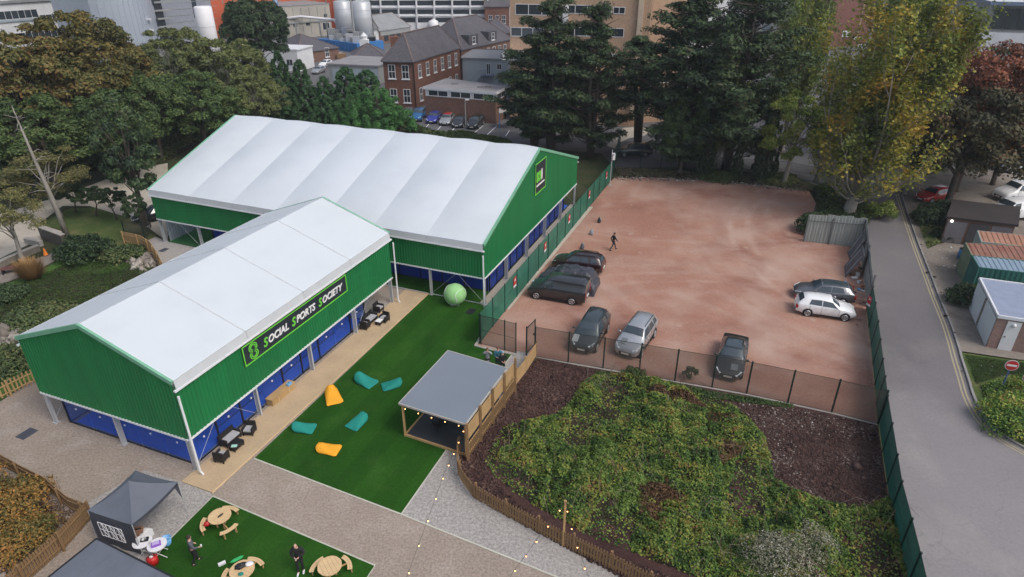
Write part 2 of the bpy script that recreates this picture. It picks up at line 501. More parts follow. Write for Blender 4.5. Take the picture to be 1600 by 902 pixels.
def _road_age_and_shade(nt, vec, c):
    sp = nt.nodes.new('ShaderNodeSeparateXYZ'); nt.links.new(vec, sp.inputs[0])
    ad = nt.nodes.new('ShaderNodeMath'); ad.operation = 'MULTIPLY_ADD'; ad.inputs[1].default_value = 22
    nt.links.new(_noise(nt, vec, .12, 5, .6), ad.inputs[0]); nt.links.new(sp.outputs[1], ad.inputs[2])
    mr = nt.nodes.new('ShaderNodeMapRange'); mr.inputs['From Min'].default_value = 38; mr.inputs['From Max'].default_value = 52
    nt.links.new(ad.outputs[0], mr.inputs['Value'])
    c = _mix(nt, mr.outputs[0], c, _mix(nt, 1.0, c, (.66, .66, .665), 'MULTIPLY'))  # far stretch darker: newer asphalt, plus tree shade put into the colour
    vo = nt.nodes.new('ShaderNodeTexVoronoi'); vo.feature = 'DISTANCE_TO_EDGE'; vo.inputs['Scale'].default_value = .16
    dv = nt.nodes.new('ShaderNodeVectorMath'); dv.operation = 'ADD'
    nz = nt.nodes.new('ShaderNodeTexNoise'); nz.inputs['Scale'].default_value = .6; nt.links.new(vec, nz.inputs['Vector'])
    sc = nt.nodes.new('ShaderNodeVectorMath'); sc.operation = 'SCALE'; sc.inputs['Scale'].default_value = 2.5
    nt.links.new(nz.outputs['Color'], sc.inputs[0]); nt.links.new(vec, dv.inputs[0]); nt.links.new(sc.outputs[0], dv.inputs[1])
    nt.links.new(dv.outputs[0], vo.inputs['Vector'])
    f = _ramp(nt, vo.outputs['Distance'], [(.0015, (.2,) * 3), (.005, (0, 0, 0))])
    return _mix(nt, f, c, (.09, .085, .085))
g_earth = ground_mat('dark_earth', [(.08, [(.3, (.035, .035, .018)), (.55, (.055, .06, .025)), (.8, (.09, .08, .05))]), (.3, (.03, .045, .015), .45, .6)], fine=3, grain=.4)
g_gravel = ground_mat('resin_gravel', [(.12, [(.3, (.26, .215, .18)), (.7, (.33, .275, .23))]), (.5, (.36, .31, .27), .5, .75)], fine=8, grain=.42, bump=.5)
g_gravel2 = ground_mat('pale_grey_gravel', [(.12, [(.3, (.31, .29, .275)), (.7, (.39, .37, .35))])], fine=7, grain=.5, bump=.8)
g_red = ground_mat('red_aggregate', [(.06, [(.3, (.29, .14, .10)), (.5, (.36, .198, .146)), (.7, (.41, .258, .198))]),
                                     (.10, (.40, .27, .22), .5, .72, (1, 2.2, 1)), (.13, (.23, .10, .075), .5, .72), (.9, (.45, .34, .29), .62, .8)], fine=4, grain=.16, bump=.25, extra=_tracks)
g_lawn = ground_mat('artificial_turf', [(.15, [(.3, (.013, .060, .006)), (.7, (.024, .085, .010))]), (.5, (.032, .092, .014), .5, .8), (.22, (.012, .05, .006), .55, .75, (1, .3, 1))], fine=7, grain=.26, bump=.35, spec=.08, extra=_pile)
g_asphalt = ground_mat('road_asphalt', [(.09, [(.3, (.215, .20, .21)), (.7, (.26, .245, .25))]), (.25, (.30, .28, .27), .55, .8), (.06, (.19, .187, .19), .55, .7)], fine=6, grain=.12, bump=.25, extra=_road_age_and_shade)
g_asphalt2 = ground_mat('dark_asphalt', [(.09, [(.3, (.10, .10, .11)), (.7, (.15, .15, .15))])], fine=4, grain=.15, bump=.2)
g_mulch = ground_mat('bark_mulch', [(.3, [(.3, (.045, .022, .020)), (.7, (.085, .045, .04))]), (.5, (.12, .085, .07), .6, .8)], fine=9, grain=.6, bump=1.0)
g_rubble = ground_mat('mulch_and_rubble', [(.25, [(.3, (.05, .025, .022)), (.7, (.10, .06, .05))]), (.35, (.20, .16, .14), .52, .68)], fine=7, grain=.6, bump=1.0, spots=(1.6, .12, (.4, .36, .32)))
g_sand = ground_mat('sandy_track', [(.12, [(.3, (.40, .36, .30)), (.7, (.50, .46, .39))]), (.4, (.33, .29, .23), .55, .75)], fine=3, grain=.15, bump=.3)
g_grass = ground_mat('rough_grass', [(.2, [(.3, (.05, .085, .02)), (.7, (.09, .12, .035))]), (.4, (.15, .13, .06), .5, .75)], fine=5, grain=.4, bump=.6)
g_grass2 = ground_mat('lush_grass', [(.2, [(.3, (.035, .09, .015)), (.7, (.07, .15, .025))]), (.3, (.05, .06, .02), .5, .75)], fine=5, grain=.4, bump=.6)
g_pave = ground_mat('stained_concrete_paving', [(.15, [(.3, (.17, .145, .125)), (.7, (.25, .22, .19))]), (.5, (.13, .11, .09), .55, .7)], fine=4, grain=.2, bump=.2)

# ------------------------------------------------------------------ setting: ground sheets
def sheet(name, px, z, mat, pix=True, zz=0.0):
    pts = [G(*p, zz) if pix else Vector((p[0], p[1], 0)) for p in px]
    mb = MB()
    c = sum(pts, Vector()) / len(pts)
    mb.add([(p.x, p.y, z) for p in pts], [tuple(range(len(pts)))])
    o = mb.build(name, mat)
    me = o.data
    if me.polygons[0].normal.z < 0: me.flip_normals()
    o['kind'] = 'structure'
    return o
mb = MB(); mb.add([(-1400, -200, 0), (1400, -200, 0), (1400, 1600, 0), (-1400, 1600, 0)], [(0, 1, 2, 3)])
mb.build('ground', g_earth)['kind'] = 'structure'
sheet('yard_gravel', [(-300, 850), (0, 628), (62, 588), (240, 470), (330, 440), (670, 440), (760, 470), (840, 545), (716, 705), (716, 740), (740, 778), (800, 812), (900, 865), (1010, 920), (1010, 1150), (-300, 1150)], .004, g_gravel)
sheet('pale_gravel', [(627, 804), (697, 704), (800, 553), (806, 549), (840, 553), (722, 705), (721, 740), (744, 777), (802, 810), (900, 865), (1020, 925), (1000, 957), (870, 902)], .009, g_gravel2)
sheet('side_gravel', [(223, 885), (333, 776), (330, 771), (278, 751), (225, 735), (130, 790), (150, 842), (200, 862)], .009, g_gravel2)
sheet('lawn', [(397, 717), (671, 459), (690, 455), (757, 478), (789, 484), (750, 537), (742, 541), (800, 554), (697, 704), (627, 804)], .016, g_lawn)
sheet('picnic_lawn', [(333, 776), (586, 884), (560, 930), (180, 930)], .016, g_lawn)
sheet('red_yard', [(744, 541), (788, 487), (870, 385), (953, 285), (960, 278), (985, 279), (1030, 277), (1060, 281), (1110, 282), (1160, 288), (1200, 290), (1235, 297), (1264, 299), (1275, 318), (1268, 345), (1256, 377), (1342, 387), (1356, 440), (1353, 482), (1360, 540), (1366, 602), (1371, 662), (1299, 645), (1166, 616), (1054, 596), (888, 567), (836, 556), (806, 553)], .007, g_red)
sheet('planting_bed', [(719, 705), (838, 560), (888, 567), (1054, 596), (1166, 616), (1299, 645), (1371, 662), (1385, 757), (1405, 850), (1424, 950), (1460, 1150), (1020, 1150), (1010, 925), (900, 865), (800, 812), (742, 778), (719, 740)], .0055, g_mulch)
sheet('rubble_bed', [(1150, 620), (1299, 648), (1370, 665), (1382, 757), (1390, 800), (1290, 790), (1215, 775), (1190, 700), (1160, 660)], .0125, g_rubble)
ROAD_R = [(1425, 262), (1412, 285), (1408, 305), (1421, 345), (1438, 392), (1453, 430), (1467, 467), (1483, 505), (1494, 537), (1501, 562), (1510, 590), (1520, 622), (1536, 652), (1558, 676), (1600, 702), (1690, 748), (1900, 850)]
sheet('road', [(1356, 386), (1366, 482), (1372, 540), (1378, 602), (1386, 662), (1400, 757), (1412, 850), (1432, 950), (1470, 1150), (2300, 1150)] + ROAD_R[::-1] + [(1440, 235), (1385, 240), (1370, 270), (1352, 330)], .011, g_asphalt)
sheet('verge_strip', [(1345, 386), (1355, 470), (1362, 540), (1368, 602), (1374, 662), (1387, 757), (1406, 850), (1426, 950), (1432, 950), (1412, 850), (1400, 757), (1386, 662), (1378, 602), (1372, 540), (1366, 482), (1356, 386)], .0105, g_earth)
pave_z = .10
sheet('pavement', ROAD_R[2:10] + [(1503, 551), (1585, 563), (1700, 575), (1700, 290), (1500, 262), (1425, 265)], pave_z, g_pave)
sheet('verge_grass', [(1503, 553), (1585, 565), (1760, 580), (1950, 850), (1690, 744)] + ROAD_R[9:15][::-1], pave_z + .005, g_grass)
sheet('car_park', [(600, 190), (650, 212), (800, 228), (940, 240), (960, 262), (1100, 262), (1240, 275), (1300, 300), (1390, 300), (1425, 262), (1760, 300), (1760, 60), (1500, -20), (300, -20), (380, 110), (480, 170)], .006, g_asphalt2)
sheet('back_path', [(948, 228), (974, 200), (1003, 198), (1016, 205), (1007, 212), (983, 216), (967, 224), (960, 232)], .011, g_sand)
sheet('sloping_path', [(1136, 196), (1148, 198), (1168, 215), (1199, 231), (1197, 242), (1165, 236), (1136, 222)], .011, g_sand)
sheet('sandy_track', [(262, 255), (262, 378), (232, 356), (200, 340), (140, 322), (98, 322), (60, 350), (98, 362), (60, 375), (0, 404), (-250, 500), (-250, 400), (0, 335), (100, 305), (205, 266)], .004, g_sand)
sheet('upper_grass', [(62, 352), (100, 330), (110, 326), (150, 325), (200, 341), (250, 374), (238, 392), (170, 388), (110, 368), (98, 358)], .008, g_grass)
sheet('lower_grass', [(-150, 620), (-150, 490), (0, 448), (62, 425), (108, 396), (170, 388), (235, 395), (300, 430), (60, 590), (0, 626)], .006, g_grass2)
sheet('bench_terrace', [(-100, 450), (0, 423), (60, 404), (105, 385), (112, 395), (62, 420), (0, 446), (-100, 478)], .012, g_pave)
sheet('corner_paving', [(224, 380), (243, 370), (262, 378), (340, 394), (300, 440), (242, 412)], .012, g_gravel2)

def kerbline(name, pts, w, z0, z1, mat, kind='structure'):
    mb = MB()
    P = [Vector(p) for p in pts]
    L, R = [], []
    for i, p in enumerate(P):
        d = (P[min(i + 1, len(P) - 1)] - P[max(i - 1, 0)]).normalized()
        n = Vector((-d.y, d.x, 0)) * (w / 2)
        L.append(p + n); R.append(p - n)
    vs = []
    for l, r in zip(L, R): vs += [(l.x, l.y, z0), (l.x, l.y, z1), (r.x, r.y, z1), (r.x, r.y, z0)]
    fs = []
    for i in range(len(P) - 1):
        a = i * 4; b2 = a + 4
        for k in range(3): fs.append((a + k, b2 + k, b2 + k + 1, a + k + 1))
    fs += [(0, 1, 2, 3), (len(vs) - 1, len(vs) - 2, len(vs) - 3, len(vs) - 4)]
    mb.add(vs, fs)
    o = mb.build(name, mat)
    if kind: o['kind'] = kind
    return o
def offs(pts, d):
    out = []
    for i, p in enumerate(pts):
        t = (pts[min(i + 1, len(pts) - 1)] - pts[max(i - 1, 0)]).normalized()
        out.append(p + Vector((-t.y, t.x, 0)) * d)
    return out
rr = [G(*p) for p in ROAD_R[2:]]
rs = []
for i in range(len(rr) - 1):                                   # smooth the kerb curve
    p0, p1, p2, p3 = rr[max(i - 1, 0)], rr[i], rr[i + 1], rr[min(i + 2, len(rr) - 1)]
    for k in range(4):
        t = k / 4
        rs.append(.5 * ((2 * p1) + (-p0 + p2) * t + (2 * p0 - 5 * p1 + 4 * p2 - p3) * t * t + (-p0 + 3 * p1 - 3 * p2 + p3) * t ** 3))
kerbline('kerb', offs(rs, .06), .14, 0, .125, m_kerb)
m_yellow_line = M('worn_yellow_line', (.40, .345, .21), rough=.85, var=.25, scale=1.2, col2=(.30, .27, .21))
kerbline('yellow_road_line', offs(rs, -.30), .1, .013, .0165, m_yellow_line)
kerbline('yellow_road_line', offs(rs, -.52), .1, .013, .0165, m_yellow_line)
kerbline('lawn_edging', [G(397, 717), G(627, 804), G(870, 902), G(1000, 957)], .07, 0, .035, m_edge)
kerbline('lawn_edging', [G(627, 804), G(700, 700)], .06, 0, .033, m_edge)
kerbline('lawn_edging', [G(788, 571), G(800, 554)], .06, 0, .033, m_edge)
kerbline('lawn_edging', [G(223, 885), G(333, 776), G(586, 884), G(560, 925)], .07, 0, .035, m_edge)
kerbline('yard_kerb', [G(757, 518), G(743, 541), G(768, 547), G(806, 555)], .22, 0, .07, m_conc)
kerbline('fence_footing', [G(837, 558), G(888, 568), G(1054, 597), G(1166, 617), G(1299, 646), G(1371, 664)], .12, 0, .04, m_conc)

# ------------------------------------------------------------------ the two sports halls
TH = radians(90 - 21.7693)
A = Vector((cos(TH), sin(TH), 0)); B = Vector((-sin(TH), cos(TH), 0))
O1 = Vector((-16.864, 26.416, 0))
def W(a, b_, z=0.0): return O1 + A * a + B * b_ + Vector((0, 0, z))
def L1(v):
    d = Vector(v) - O1
    return d.dot(A), d.dot(B)

def cladding(mb, p0, p1, n, zb, zt, pitch=.25, depth=.035):
    """ribbed sheet from p0 to p1 (xy), outward normal n, bottom zb, top zt(s) with s = metres from p0"""
    p0, p1, n = Vector(p0), Vector(p1), Vector(n)
    Ln = (p1 - p0).length
    d = (p1 - p0) / Ln
    s, st = 0.0, []
    while s < Ln - .01:
        for off, k in ((0, 0), (.45, 0), (.55, 1), (.9, 1)):
            if s + off * pitch < Ln: st.append((s + off * pitch, k))
        s += pitch
    st.append((Ln, 0))
    vs = []
    for q, k in st:
        p = p0 + d * q + n * (depth * k)
        vs += [(p.x, p.y, zb), (p.x, p.y, zt(q))]
    mb.add(vs, [(2 * i, 2 * i + 2, 2 * i + 3, 2 * i + 1) for i in range(len(st) - 1)])

def hall(label, cat, loc, rz, L, Wd, he, ha, hb, bays, bulge, railmat, trimmat, gposts, verge=.12, skip_side=()):
    root = thing('sports_hall', label, cat, loc, rz)
    run = Wd / 2
    slope = (ha - he) / run
    ov = .10                                             # roof overhang at the eaves
    bay = L / bays
    def ztop(y): return he + slope * (run - abs(y - run))
    for i in range(bays):
        for side in (0, 1):
            mb = MB()
            nu, nv = 10, 10
            vs = []
            for u in range(nu + 1):
                for v in range(nv + 1):
                    x = i * bay + bay * u / nu
                    d = (run + ov) * v / nv
                    y = (run - d) if side == 0 else (run + d)
                    fu, fv = sin(pi * u / nu), sin(pi * min(1, max(0, v / nv))) ** .5
                    z = ha + .04 - slope * d + bulge * fu * (.35 + .65 * fv) * (1 if v else .6) * (1 if v < nv - 1 else (.8 if v < nv else .12))
                    vs.append((x, y, z))
            fs = []
            for u in range(nu):
                for v in range(nv):
                    q = u * (nv + 1) + v
                    f = (q, q + nv + 1, q + nv + 2, q + 1)
                    fs.append(f if side else f[::-1])
            mb.add(vs, fs)
            mb.build('roof_panel', white_membrane, root, smooth=True)
    for i in range(bays + 1):                           # keder rails along the arches
        mb = MB()
        x = i * bay
        top = ha + (.055 if bulge < .1 else -.01)
        for s in (-1, 1):
            mb.bar((x, run, top), (x, run + s * (run + ov), top - slope * (run + ov)), .06, .05)
        mb.build('roof_rail', railmat, root)
    for side in (0, 1):                                 # sloping eaves flashing, gutter
        y = 0 if side == 0 else Wd
        s = -1 if side == 0 else 1
        ye = y + s * ov
        ze = he + .04 - slope * ov
        for i in range(bays):
            mb = MB()
            x0, x1 = i * bay + .015, (i + 1) * bay - .015
            mb.hexa([(x0, ye, ze - .06), (x1, ye, ze - .06), (x1, ye + s * .04, ze - .50), (x0, ye + s * .04, ze - .50),
                     (x0, ye + s * .03, ze + .01), (x1, ye + s * .03, ze + .01), (x1, ye + s * .08, ze - .48), (x0, ye + s * .08, ze - .48)])
            mb.build('eaves_flashing', m_flash, root)
        mb = MB()
        mb.box(-.12, L + .12, min(ye + s * .0, ye + s * .13), max(ye + s * .0, ye + s * .13), ze - .60, ze - .50)
        mb.build('gutter', m_trim, root)
    zs = he - .35
    for side in (0, 1):
        if side in skip_side: continue
        y, s = (0, -1) if side == 0 else (Wd, 1)
        mb = MB()
        cladding(mb, (0, y + s * .02, 0), (L, y + s * .02, 0), (0, s, 0), hb, lambda q: zs)
        mb.build('side_cladding', m_green, root)
        MB().box(-.02, L + .02, min(y, y + s * .08), max(y, y + s * .06), hb - .12, hb - .005).build('cladding_trim', trimmat, root)
    for end in (0, 1):
        x, s = (0, -1) if end == 0 else (L, 1)
        mb = MB()
        cladding(mb, (x + s * .02, 0, 0), (x + s * .02, Wd, 0), (s, 0, 0), hb, lambda q: ztop(q) - .02)
        mb.build('gable_cladding', m_green, root)
        MB().box(min(x, x + s * .08), max(x, x + s * .06), .02, Wd - .02, hb - .12, hb - .005).build('cladding_trim', trimmat, root)
        for sd in (-1, 1):
            MB().bar((x + s * .05, run, ha - .03), (x + s * .05, run + sd * (run + .1), ha - .03 - slope * (run + .1)), .14, .24).build('verge_trim', m_greentrim, root)
    def post(x, y, h, wx=.12, wy=.28, ax=0):
        mb = MB()
        if ax: wx, wy = wy, wx
        t = .02
        if ax == 0:
            mb.box(x - wx / 2, x + wx / 2, y - wy / 2, y - wy / 2 + t, 0, h).box(x - wx / 2, x + wx / 2, y + wy / 2 - t, y + wy / 2, 0, h).box(x - wx / 2 + .03, x + wx / 2 - .03, y - wy / 2 + t, y + wy / 2 - t, 0, h)
        else:
            mb.box(x - wx / 2, x - wx / 2 + t, y - wy / 2, y + wy / 2, 0, h).box(x + wx / 2 - t, x + wx / 2, y - wy / 2, y + wy / 2, 0, h).box(x - wx / 2 + t, x + wx / 2 - t, y - wy / 2 + .03, y + wy / 2 - .03, 0, h)
        mb.box(x - .15, x + .15, y - .17, y + .17, 0, .04)
        mb.build('post', m_alu, root)
    for i in range(bays + 1):
        for y in (.17, Wd - .17): post(min(max(i * bay, .08), L - .08), y, zs + .2)
    for end in (0, L):
        for k in range(1, gposts):
            y = Wd * k / gposts
            post(.17 if end == 0 else L - .17, y, ztop(y) - .3, ax=1)
    for i in (0, bays - 1):                              # wind bracing in the end bays
        for y in (.12, Wd - .12):
            mb = MB()
            mb.tube([(i * bay, y, .1), ((i + 1) * bay, y, zs - .3)], .012, 5).tube([((i + 1) * bay, y, .1), (i * bay, y, zs - .3)], .012, 5)
            mb.build('brace', m_alu, root)
    for i in range(1, bays):                            # portal rafters under the roof
        mb = MB()
        for sd in (-1, 1): mb.bar((i * bay, run, ha - .2), (i * bay, run + sd * run, he - .2), .1, .22)
        mb.build('rafter', m_alu, root)
    return root

H1 = hall('smaller green-clad sports hall with white tented roof and long name board', 'sports hall', W(0, 0), TH, 20.29, 11.15, 5.97, 7.98, 2.28, 4, .03, m_flash, m_trim, 2)
L2, W2 = 33.55, 24.38
O2 = W(22.44 + W2, -6.90)
H2 = hall('larger green-clad sports hall with ribbed white tented roof behind the smaller one', 'sports hall', O2, TH + pi / 2, L2, W2, 5.30, 9.42, 2.47, 7, .30, m_trim, m_trim, 5)

# down pipe on the near corner of the smaller hall
def pipe_on(root, x, y, h):
    MB().tube([(x, y, h), (x, y, .3), (x + .05, y - .1, .05)], .06, 8).build('down_pipe', m_trim, root)
pipe_on(H1, -.12, -.35, 5.2); pipe_on(H1, 20.35, -.35, 5.2); pipe_on(H2, -.1, W2 + .35, 4.5)

# ---- boards with lettering
def text_mesh(s, size, shear=0.0, bold=.0, extrude=.012):
    cu = bpy.data.curves.new('lettering', 'FONT')
    cu.body = s; cu.size = size; cu.shear = shear; cu.offset = bold; cu.extrude = extrude
    cu.resolution_u = 3
    o = bpy.data.objects.new('lettering', cu)
    COL.objects.link(o)
    bpy.context.view_layer.update()
    dg = bpy.context.evaluated_depsgraph_get()
    me = bpy.data.meshes.new_from_object(o.evaluated_get(dg))
    bpy.data.objects.remove(o)
    xs = [v.co.x for v in me.vertices]
    return me, min(xs), max(xs)
def board(root, name, org, ux, uz, w, h, border, label=None):
    """board with local frame: origin = bottom-left corner, ux along, uz up, normal = ux x uz"""
    n = ux.cross(uz).normalized()
    def T(x, z, d): return org + ux * x + uz * z + n * d
    mb = MB()
    def slab(x0, x1, z0, z1, d0, d1, mi):
        mb.hexa([T(x0, z0, d0), T(x1, z0, d0), T(x1, z0, d1), T(x0, z0, d1), T(x0, z1, d0), T(x1, z1, d0), T(x1, z1, d1), T(x0, z1, d1)], mi)
    slab(0, w, 0, h, 0, .06, 0)
    o = mb.build(name, m_signdark, root, world=True)
    mb2 = MB()
    mb = mb2
    e = border
    slab(0, w, 0, e, .06, .085, 0); slab(0, w, h - e, h, .06, .085, 0); slab(0, e, e, h - e, .06, .085, 0); slab(w - e, w, e, h - e, .06, .085, 0)
    inv = (Matrix.Translation(root.location) @ root.rotation_euler.to_matrix().to_4x4()).inverted()
    fr = link('border', mb2.mesh('border', m_lime, inv=inv), o)
    return o, T, inv, n
def put_text(par, T, inv, s, x, z, size, mat, shear=.25, bold=.03, sx=1.0):
    me, x0, x1 = text_mesh(s, size, shear, bold * size)
    for v in me.vertices:
        p = T(x + (v.co.x - x0) * sx, z + v.co.y, .075 + v.co.z)
        v.co = inv @ p
    me.materials.clear(); me.materials.append(mat)
    link('lettering', me, par)
    return x + (x1 - x0) * sx
def emblem(par, T, inv, cx, cz, r, mat):
    """interlocked double-line loop emblem"""
    mb = MB()
    for w_, r0 in ((.1, .98), (.1, .62)):
        for (oy, a0, a1) in ((.48, -40, 255), (-.48, 140, 435)):
            N = 22
            vs, fs = [], []
            for i in range(N + 1):
                t = radians(a0 + (a1 - a0) * i / N)
                for rr_ in (r0 - w_ * 1.5, r0 + w_ * .4):
                    for d in (.062, .09):
                        vs.append(inv @ T(cx + r * .72 * rr_ * cos(t), cz + r * (oy + .62 * rr_ * sin(t)), d))
            for i in range(N):
                a = 4 * i
                fs += [(a + 1, a + 5, a + 7, a + 3), (a, a + 4, a + 5, a + 1), (a + 2, a + 3, a + 7, a + 6)]
            mb.add(vs, fs)
    link('emblem', mb.mesh('emblem', mat), par)
pl = W(0, -.07)
c_ = [onplane(x, y, pl, B) for x, y in ((373.2, 533.5), (537, 419.4), (542, 452.4), (382.6, 573))]
a0 = (L1(c_[0])[0] + L1(c_[3])[0]) / 2; a1 = (L1(c_[1])[0] + L1(c_[2])[0]) / 2
z1 = (c_[0].z + c_[1].z) / 2; z0 = (c_[2].z + c_[3].z) / 2
z1 = min(z1, 5.22); z0 -= .06
bo, T, inv, n_ = board(H1, 'name_board', W(a0, -.065, z0), A, Z3, a1 - a0, z1 - z0, .07)
bw, bh = a1 - a0, z1 - z0
emblem(bo, T, inv, bh * .62, bh * .5, bh * .36, m_lime)
x = bh * 1.25
cap, low = bh * .60, bh * .50
total_w = bw - bh * 1.25 - bh * .35
words = ['SOCIAL', 'SPORTS', 'SOCIETY']
for pass_ in (0, 1):
    if pass_ == 0: sx = 1.0
    x = bh * 1.25
    if pass_ == 0:
        for w_ in words:
            _, q0, q1 = text_mesh('S', cap, .25, .03 * cap); x += (q1 - q0) + .04
            _, q0, q1 = text_mesh(w_[1:], low, .25, .03 * low); x += (q1 - q0) + bh * .26
        sx = total_w / (x - bh * .26 - bh * 1.25)
    else:
        for w_ in words:
            x = put_text(bo, T, inv, 'S', x, bh * .27, cap, m_lime, sx=sx, bold=.025) + .04 * sx
            x = put_text(bo, T, inv, w_[1:], x, bh * .31, low, m_letter, sx=sx, bold=.03) + bh * .26 * sx
# square board on the big hall's gable
pl = W(0, -6.98)
c_ = [onplane(x, y, pl, B) for x, y in ((835.9, 257.2), (852.7, 244.4), (852, 290.7), (835.2, 306.6))]
a0 = (L1(c_[0])[0] + L1(c_[3])[0]) / 2; a1 = (L1(c_[1])[0] + L1(c_[2])[0]) / 2
z1 = (c_[0].z + c_[1].z) / 2; z0 = (c_[2].z + c_[3].z) / 2
bo, T, inv, n_ = board(H2, 'emblem_board', W(a0, -6.965, z0), A, Z3, a1 - a0, z1 - z0, .08)
bw, bh = a1 - a0, z1 - z0
s_ = bh * .40
xx = put_text(bo, T, inv, 'S', bw * .1, bh * .40, s_, m_lime, shear=0, bold=.07, sx=bw / bh * 1.0)
xx = put_text(bo, T, inv, '3', xx + .04, bh * .40, s_, m_lime, shear=0, bold=.07, sx=bw / bh * 1.0)
put_text(bo, T, inv, 'i', xx + .06, bh * .40, s_ * 1.15, m_letter, shear=0, bold=.05, sx=bw / bh)
mb = MB(); mb.hexa([T(bw * .12, bh * .24, .06), T(bw * .85, bh * .24, .06), T(bw * .85, bh * .24, .08), T(bw * .12, bh * .24, .08), T(bw * .12, bh * .29, .06), T(bw * .85, bh * .29, .06), T(bw * .85, bh * .29, .08), T(bw * .12, bh * .29, .08)])
link('underline', mb.mesh('underline', m_letter, inv=inv), bo)

# ---- court surfaces under the roofs
def wsheet(name, ab, z, mat):
    pts = [W(a, b_) for a, b_ in ab]
    mb = MB(); mb.add([(p.x, p.y, z) for p in pts], [tuple(range(len(pts)))])
    o = mb.build(name, mat)
    if o.data.polygons[0].normal.z < 0: o.data.flip_normals()
    o['kind'] = 'structure'
    return o
def rect(a0, a1, b0, b1): return [(a0, b0), (a1, b0), (a1, b1), (a0, b1)]
wsheet('court_surface', rect(.55, 16.9, .75, 9.9), .022, m_bluecourt)
wsheet('court_turf', rect(3.6, 15.2, 3.1, 8.6), .027, m_greencourt)
wsheet('hall_floor', rect(17.0, 20.0, .3, 10.8), .02, m_conc)
for r_ in (rect(3.45, 3.6, 2.95, 8.75), rect(3.6, 15.2, 2.95, 3.1), rect(3.6, 15.2, 8.6, 8.75), rect(15.2, 15.35, 2.95, 8.75)): wsheet('court_line', r_, .031, m_line)
wsheet('hall_turf', rect(22.7, 24.8, -6.3, 22.7), .020, g_lawn)
wsheet('court_surface', rect(24.8, 46.4, -6.2, 22.7), .022, m_bluecourt)
wsheet('court_turf', rect(22.75, 46.4, 22.75, 26.4), .021, m_greencourt)
for k in range(4): wsheet('court_line', rect(28 + k * 5, 28.08 + k * 5, -5.8, 3.5), .028, m_line)
wsheet('court_line', rect(27.4, 46, -1.5, -1.42), .033, m_line)

# ---- glazed court walls: posts, clear panes and dark kick boards
def glass_run(label, ab0, ab1, n, h=3.0, pad=.0, grp=None, transom=1.1, posts=None):
    p0, p1 = W(*ab0), W(*ab1)
    d = (p1 - p0); Ln = d.length; ang = atan2(d.y, d.x)
    r = thing('court_wall', label, 'court wall', p0, ang, grp)
    st = Ln / n
    pm = MB().box(-.04, .04, -.05, .05, 0, h + .1).mesh('post', m_black)
    gm = MB().box(.05, st - .05, -.008, .008, .08, h).mesh('glass_pane', m_glass)
    km = MB().box(.04, st - .04, -.03, .03, .0, .08).mesh('kick_rail', m_black)
    tm = MB().box(.04, st - .04, -.015, .015, transom - .02, transom + .02).mesh('transom', m_black)
    dm = MB().box(.05, st - .05, .012, .03, .1, pad).mesh('padding', m_bluepanel) if pad else None
    for i in (posts if posts is not None else range(n + 1)): link('post', pm, r, (i * st, 0, 0))
    fm = MB().tube([(st / 2, .02, 1.25), (st / 2, -.03, 1.25)], .065, 10).mesh('lamp_reflection_disc', m_plastic)  # white discs model the hall lamps' reflections as solid shapes on the glass
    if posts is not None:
        for i in range(n): link('lamp_reflection_disc', fm, r, (i * st, 0, 0))
    for i in range(n):
        link('glass_pane', gm, r, (i * st, 0, 0)); link('kick_rail', km, r, (i * st, 0, 0))
        if transom and (posts is None or i in posts): link('transom', tm, r, (i * st, 0, 0))
        if dm: link('padding', dm, r, (i * st, 0, 0))
    return r
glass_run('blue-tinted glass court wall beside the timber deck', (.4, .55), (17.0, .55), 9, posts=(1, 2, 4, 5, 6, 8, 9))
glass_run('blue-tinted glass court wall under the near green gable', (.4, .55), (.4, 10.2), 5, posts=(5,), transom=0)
glass_run('glass court wall at the far end of the smaller hall court', (17.0, .55), (17.0, 10.2), 5)
glass_run('court wall behind the open left side of the smaller hall', (.4, 10.2), (17.0, 10.2), 8)
glass_run('blue padded court wall along the gable facing the green mesh fence', (24.9, -6.25), (44.6, -6.25), 13, pad=2.2)
glass_run('blue padded court wall behind the giant tennis ball', (24.8, -6.1), (24.8, 22.6), 14, pad=1.7)
glass_run('court wall dividing the courts at the far left bay of the larger hall', (24.8, 22.7), (46.2, 22.7), 11, pad=1.6)
r = thing('partition_wall', 'grey corrugated partition inside the open corner of the larger hall', 'partition', W(27, 26.3), 0)
mb = MB(); cladding(mb, W(22.9, 26.25), W(34.5, 26.25), -B, .02, lambda q: 3.2, .3, .05); mb.build('corrugated_sheet', m_bluegrey, r, world=True)
r2 = MB(); r2.bar(W(22.9, 26.25, 3.25), W(34.5, 26.25, 3.25), .1, .1); r2.build('top_rail', m_alu, r, world=True)

bt = MB()
for ya in (0, 4.79): bt.bar(W(22.5, -6.6 + ya, .12), W(22.5, -6.9 + 4.6 + ya, .12), .05, .05)
bt.build('ground_brace', m_alu, H2, world=True)
# ---- lamps hanging in the halls (the bright discs reflected in the court glass)
lm = None
m_disc = M('lit_lamp_disc', (.9, .95, 1), emit=((.85, .92, 1.0), 3.0), var=.01)
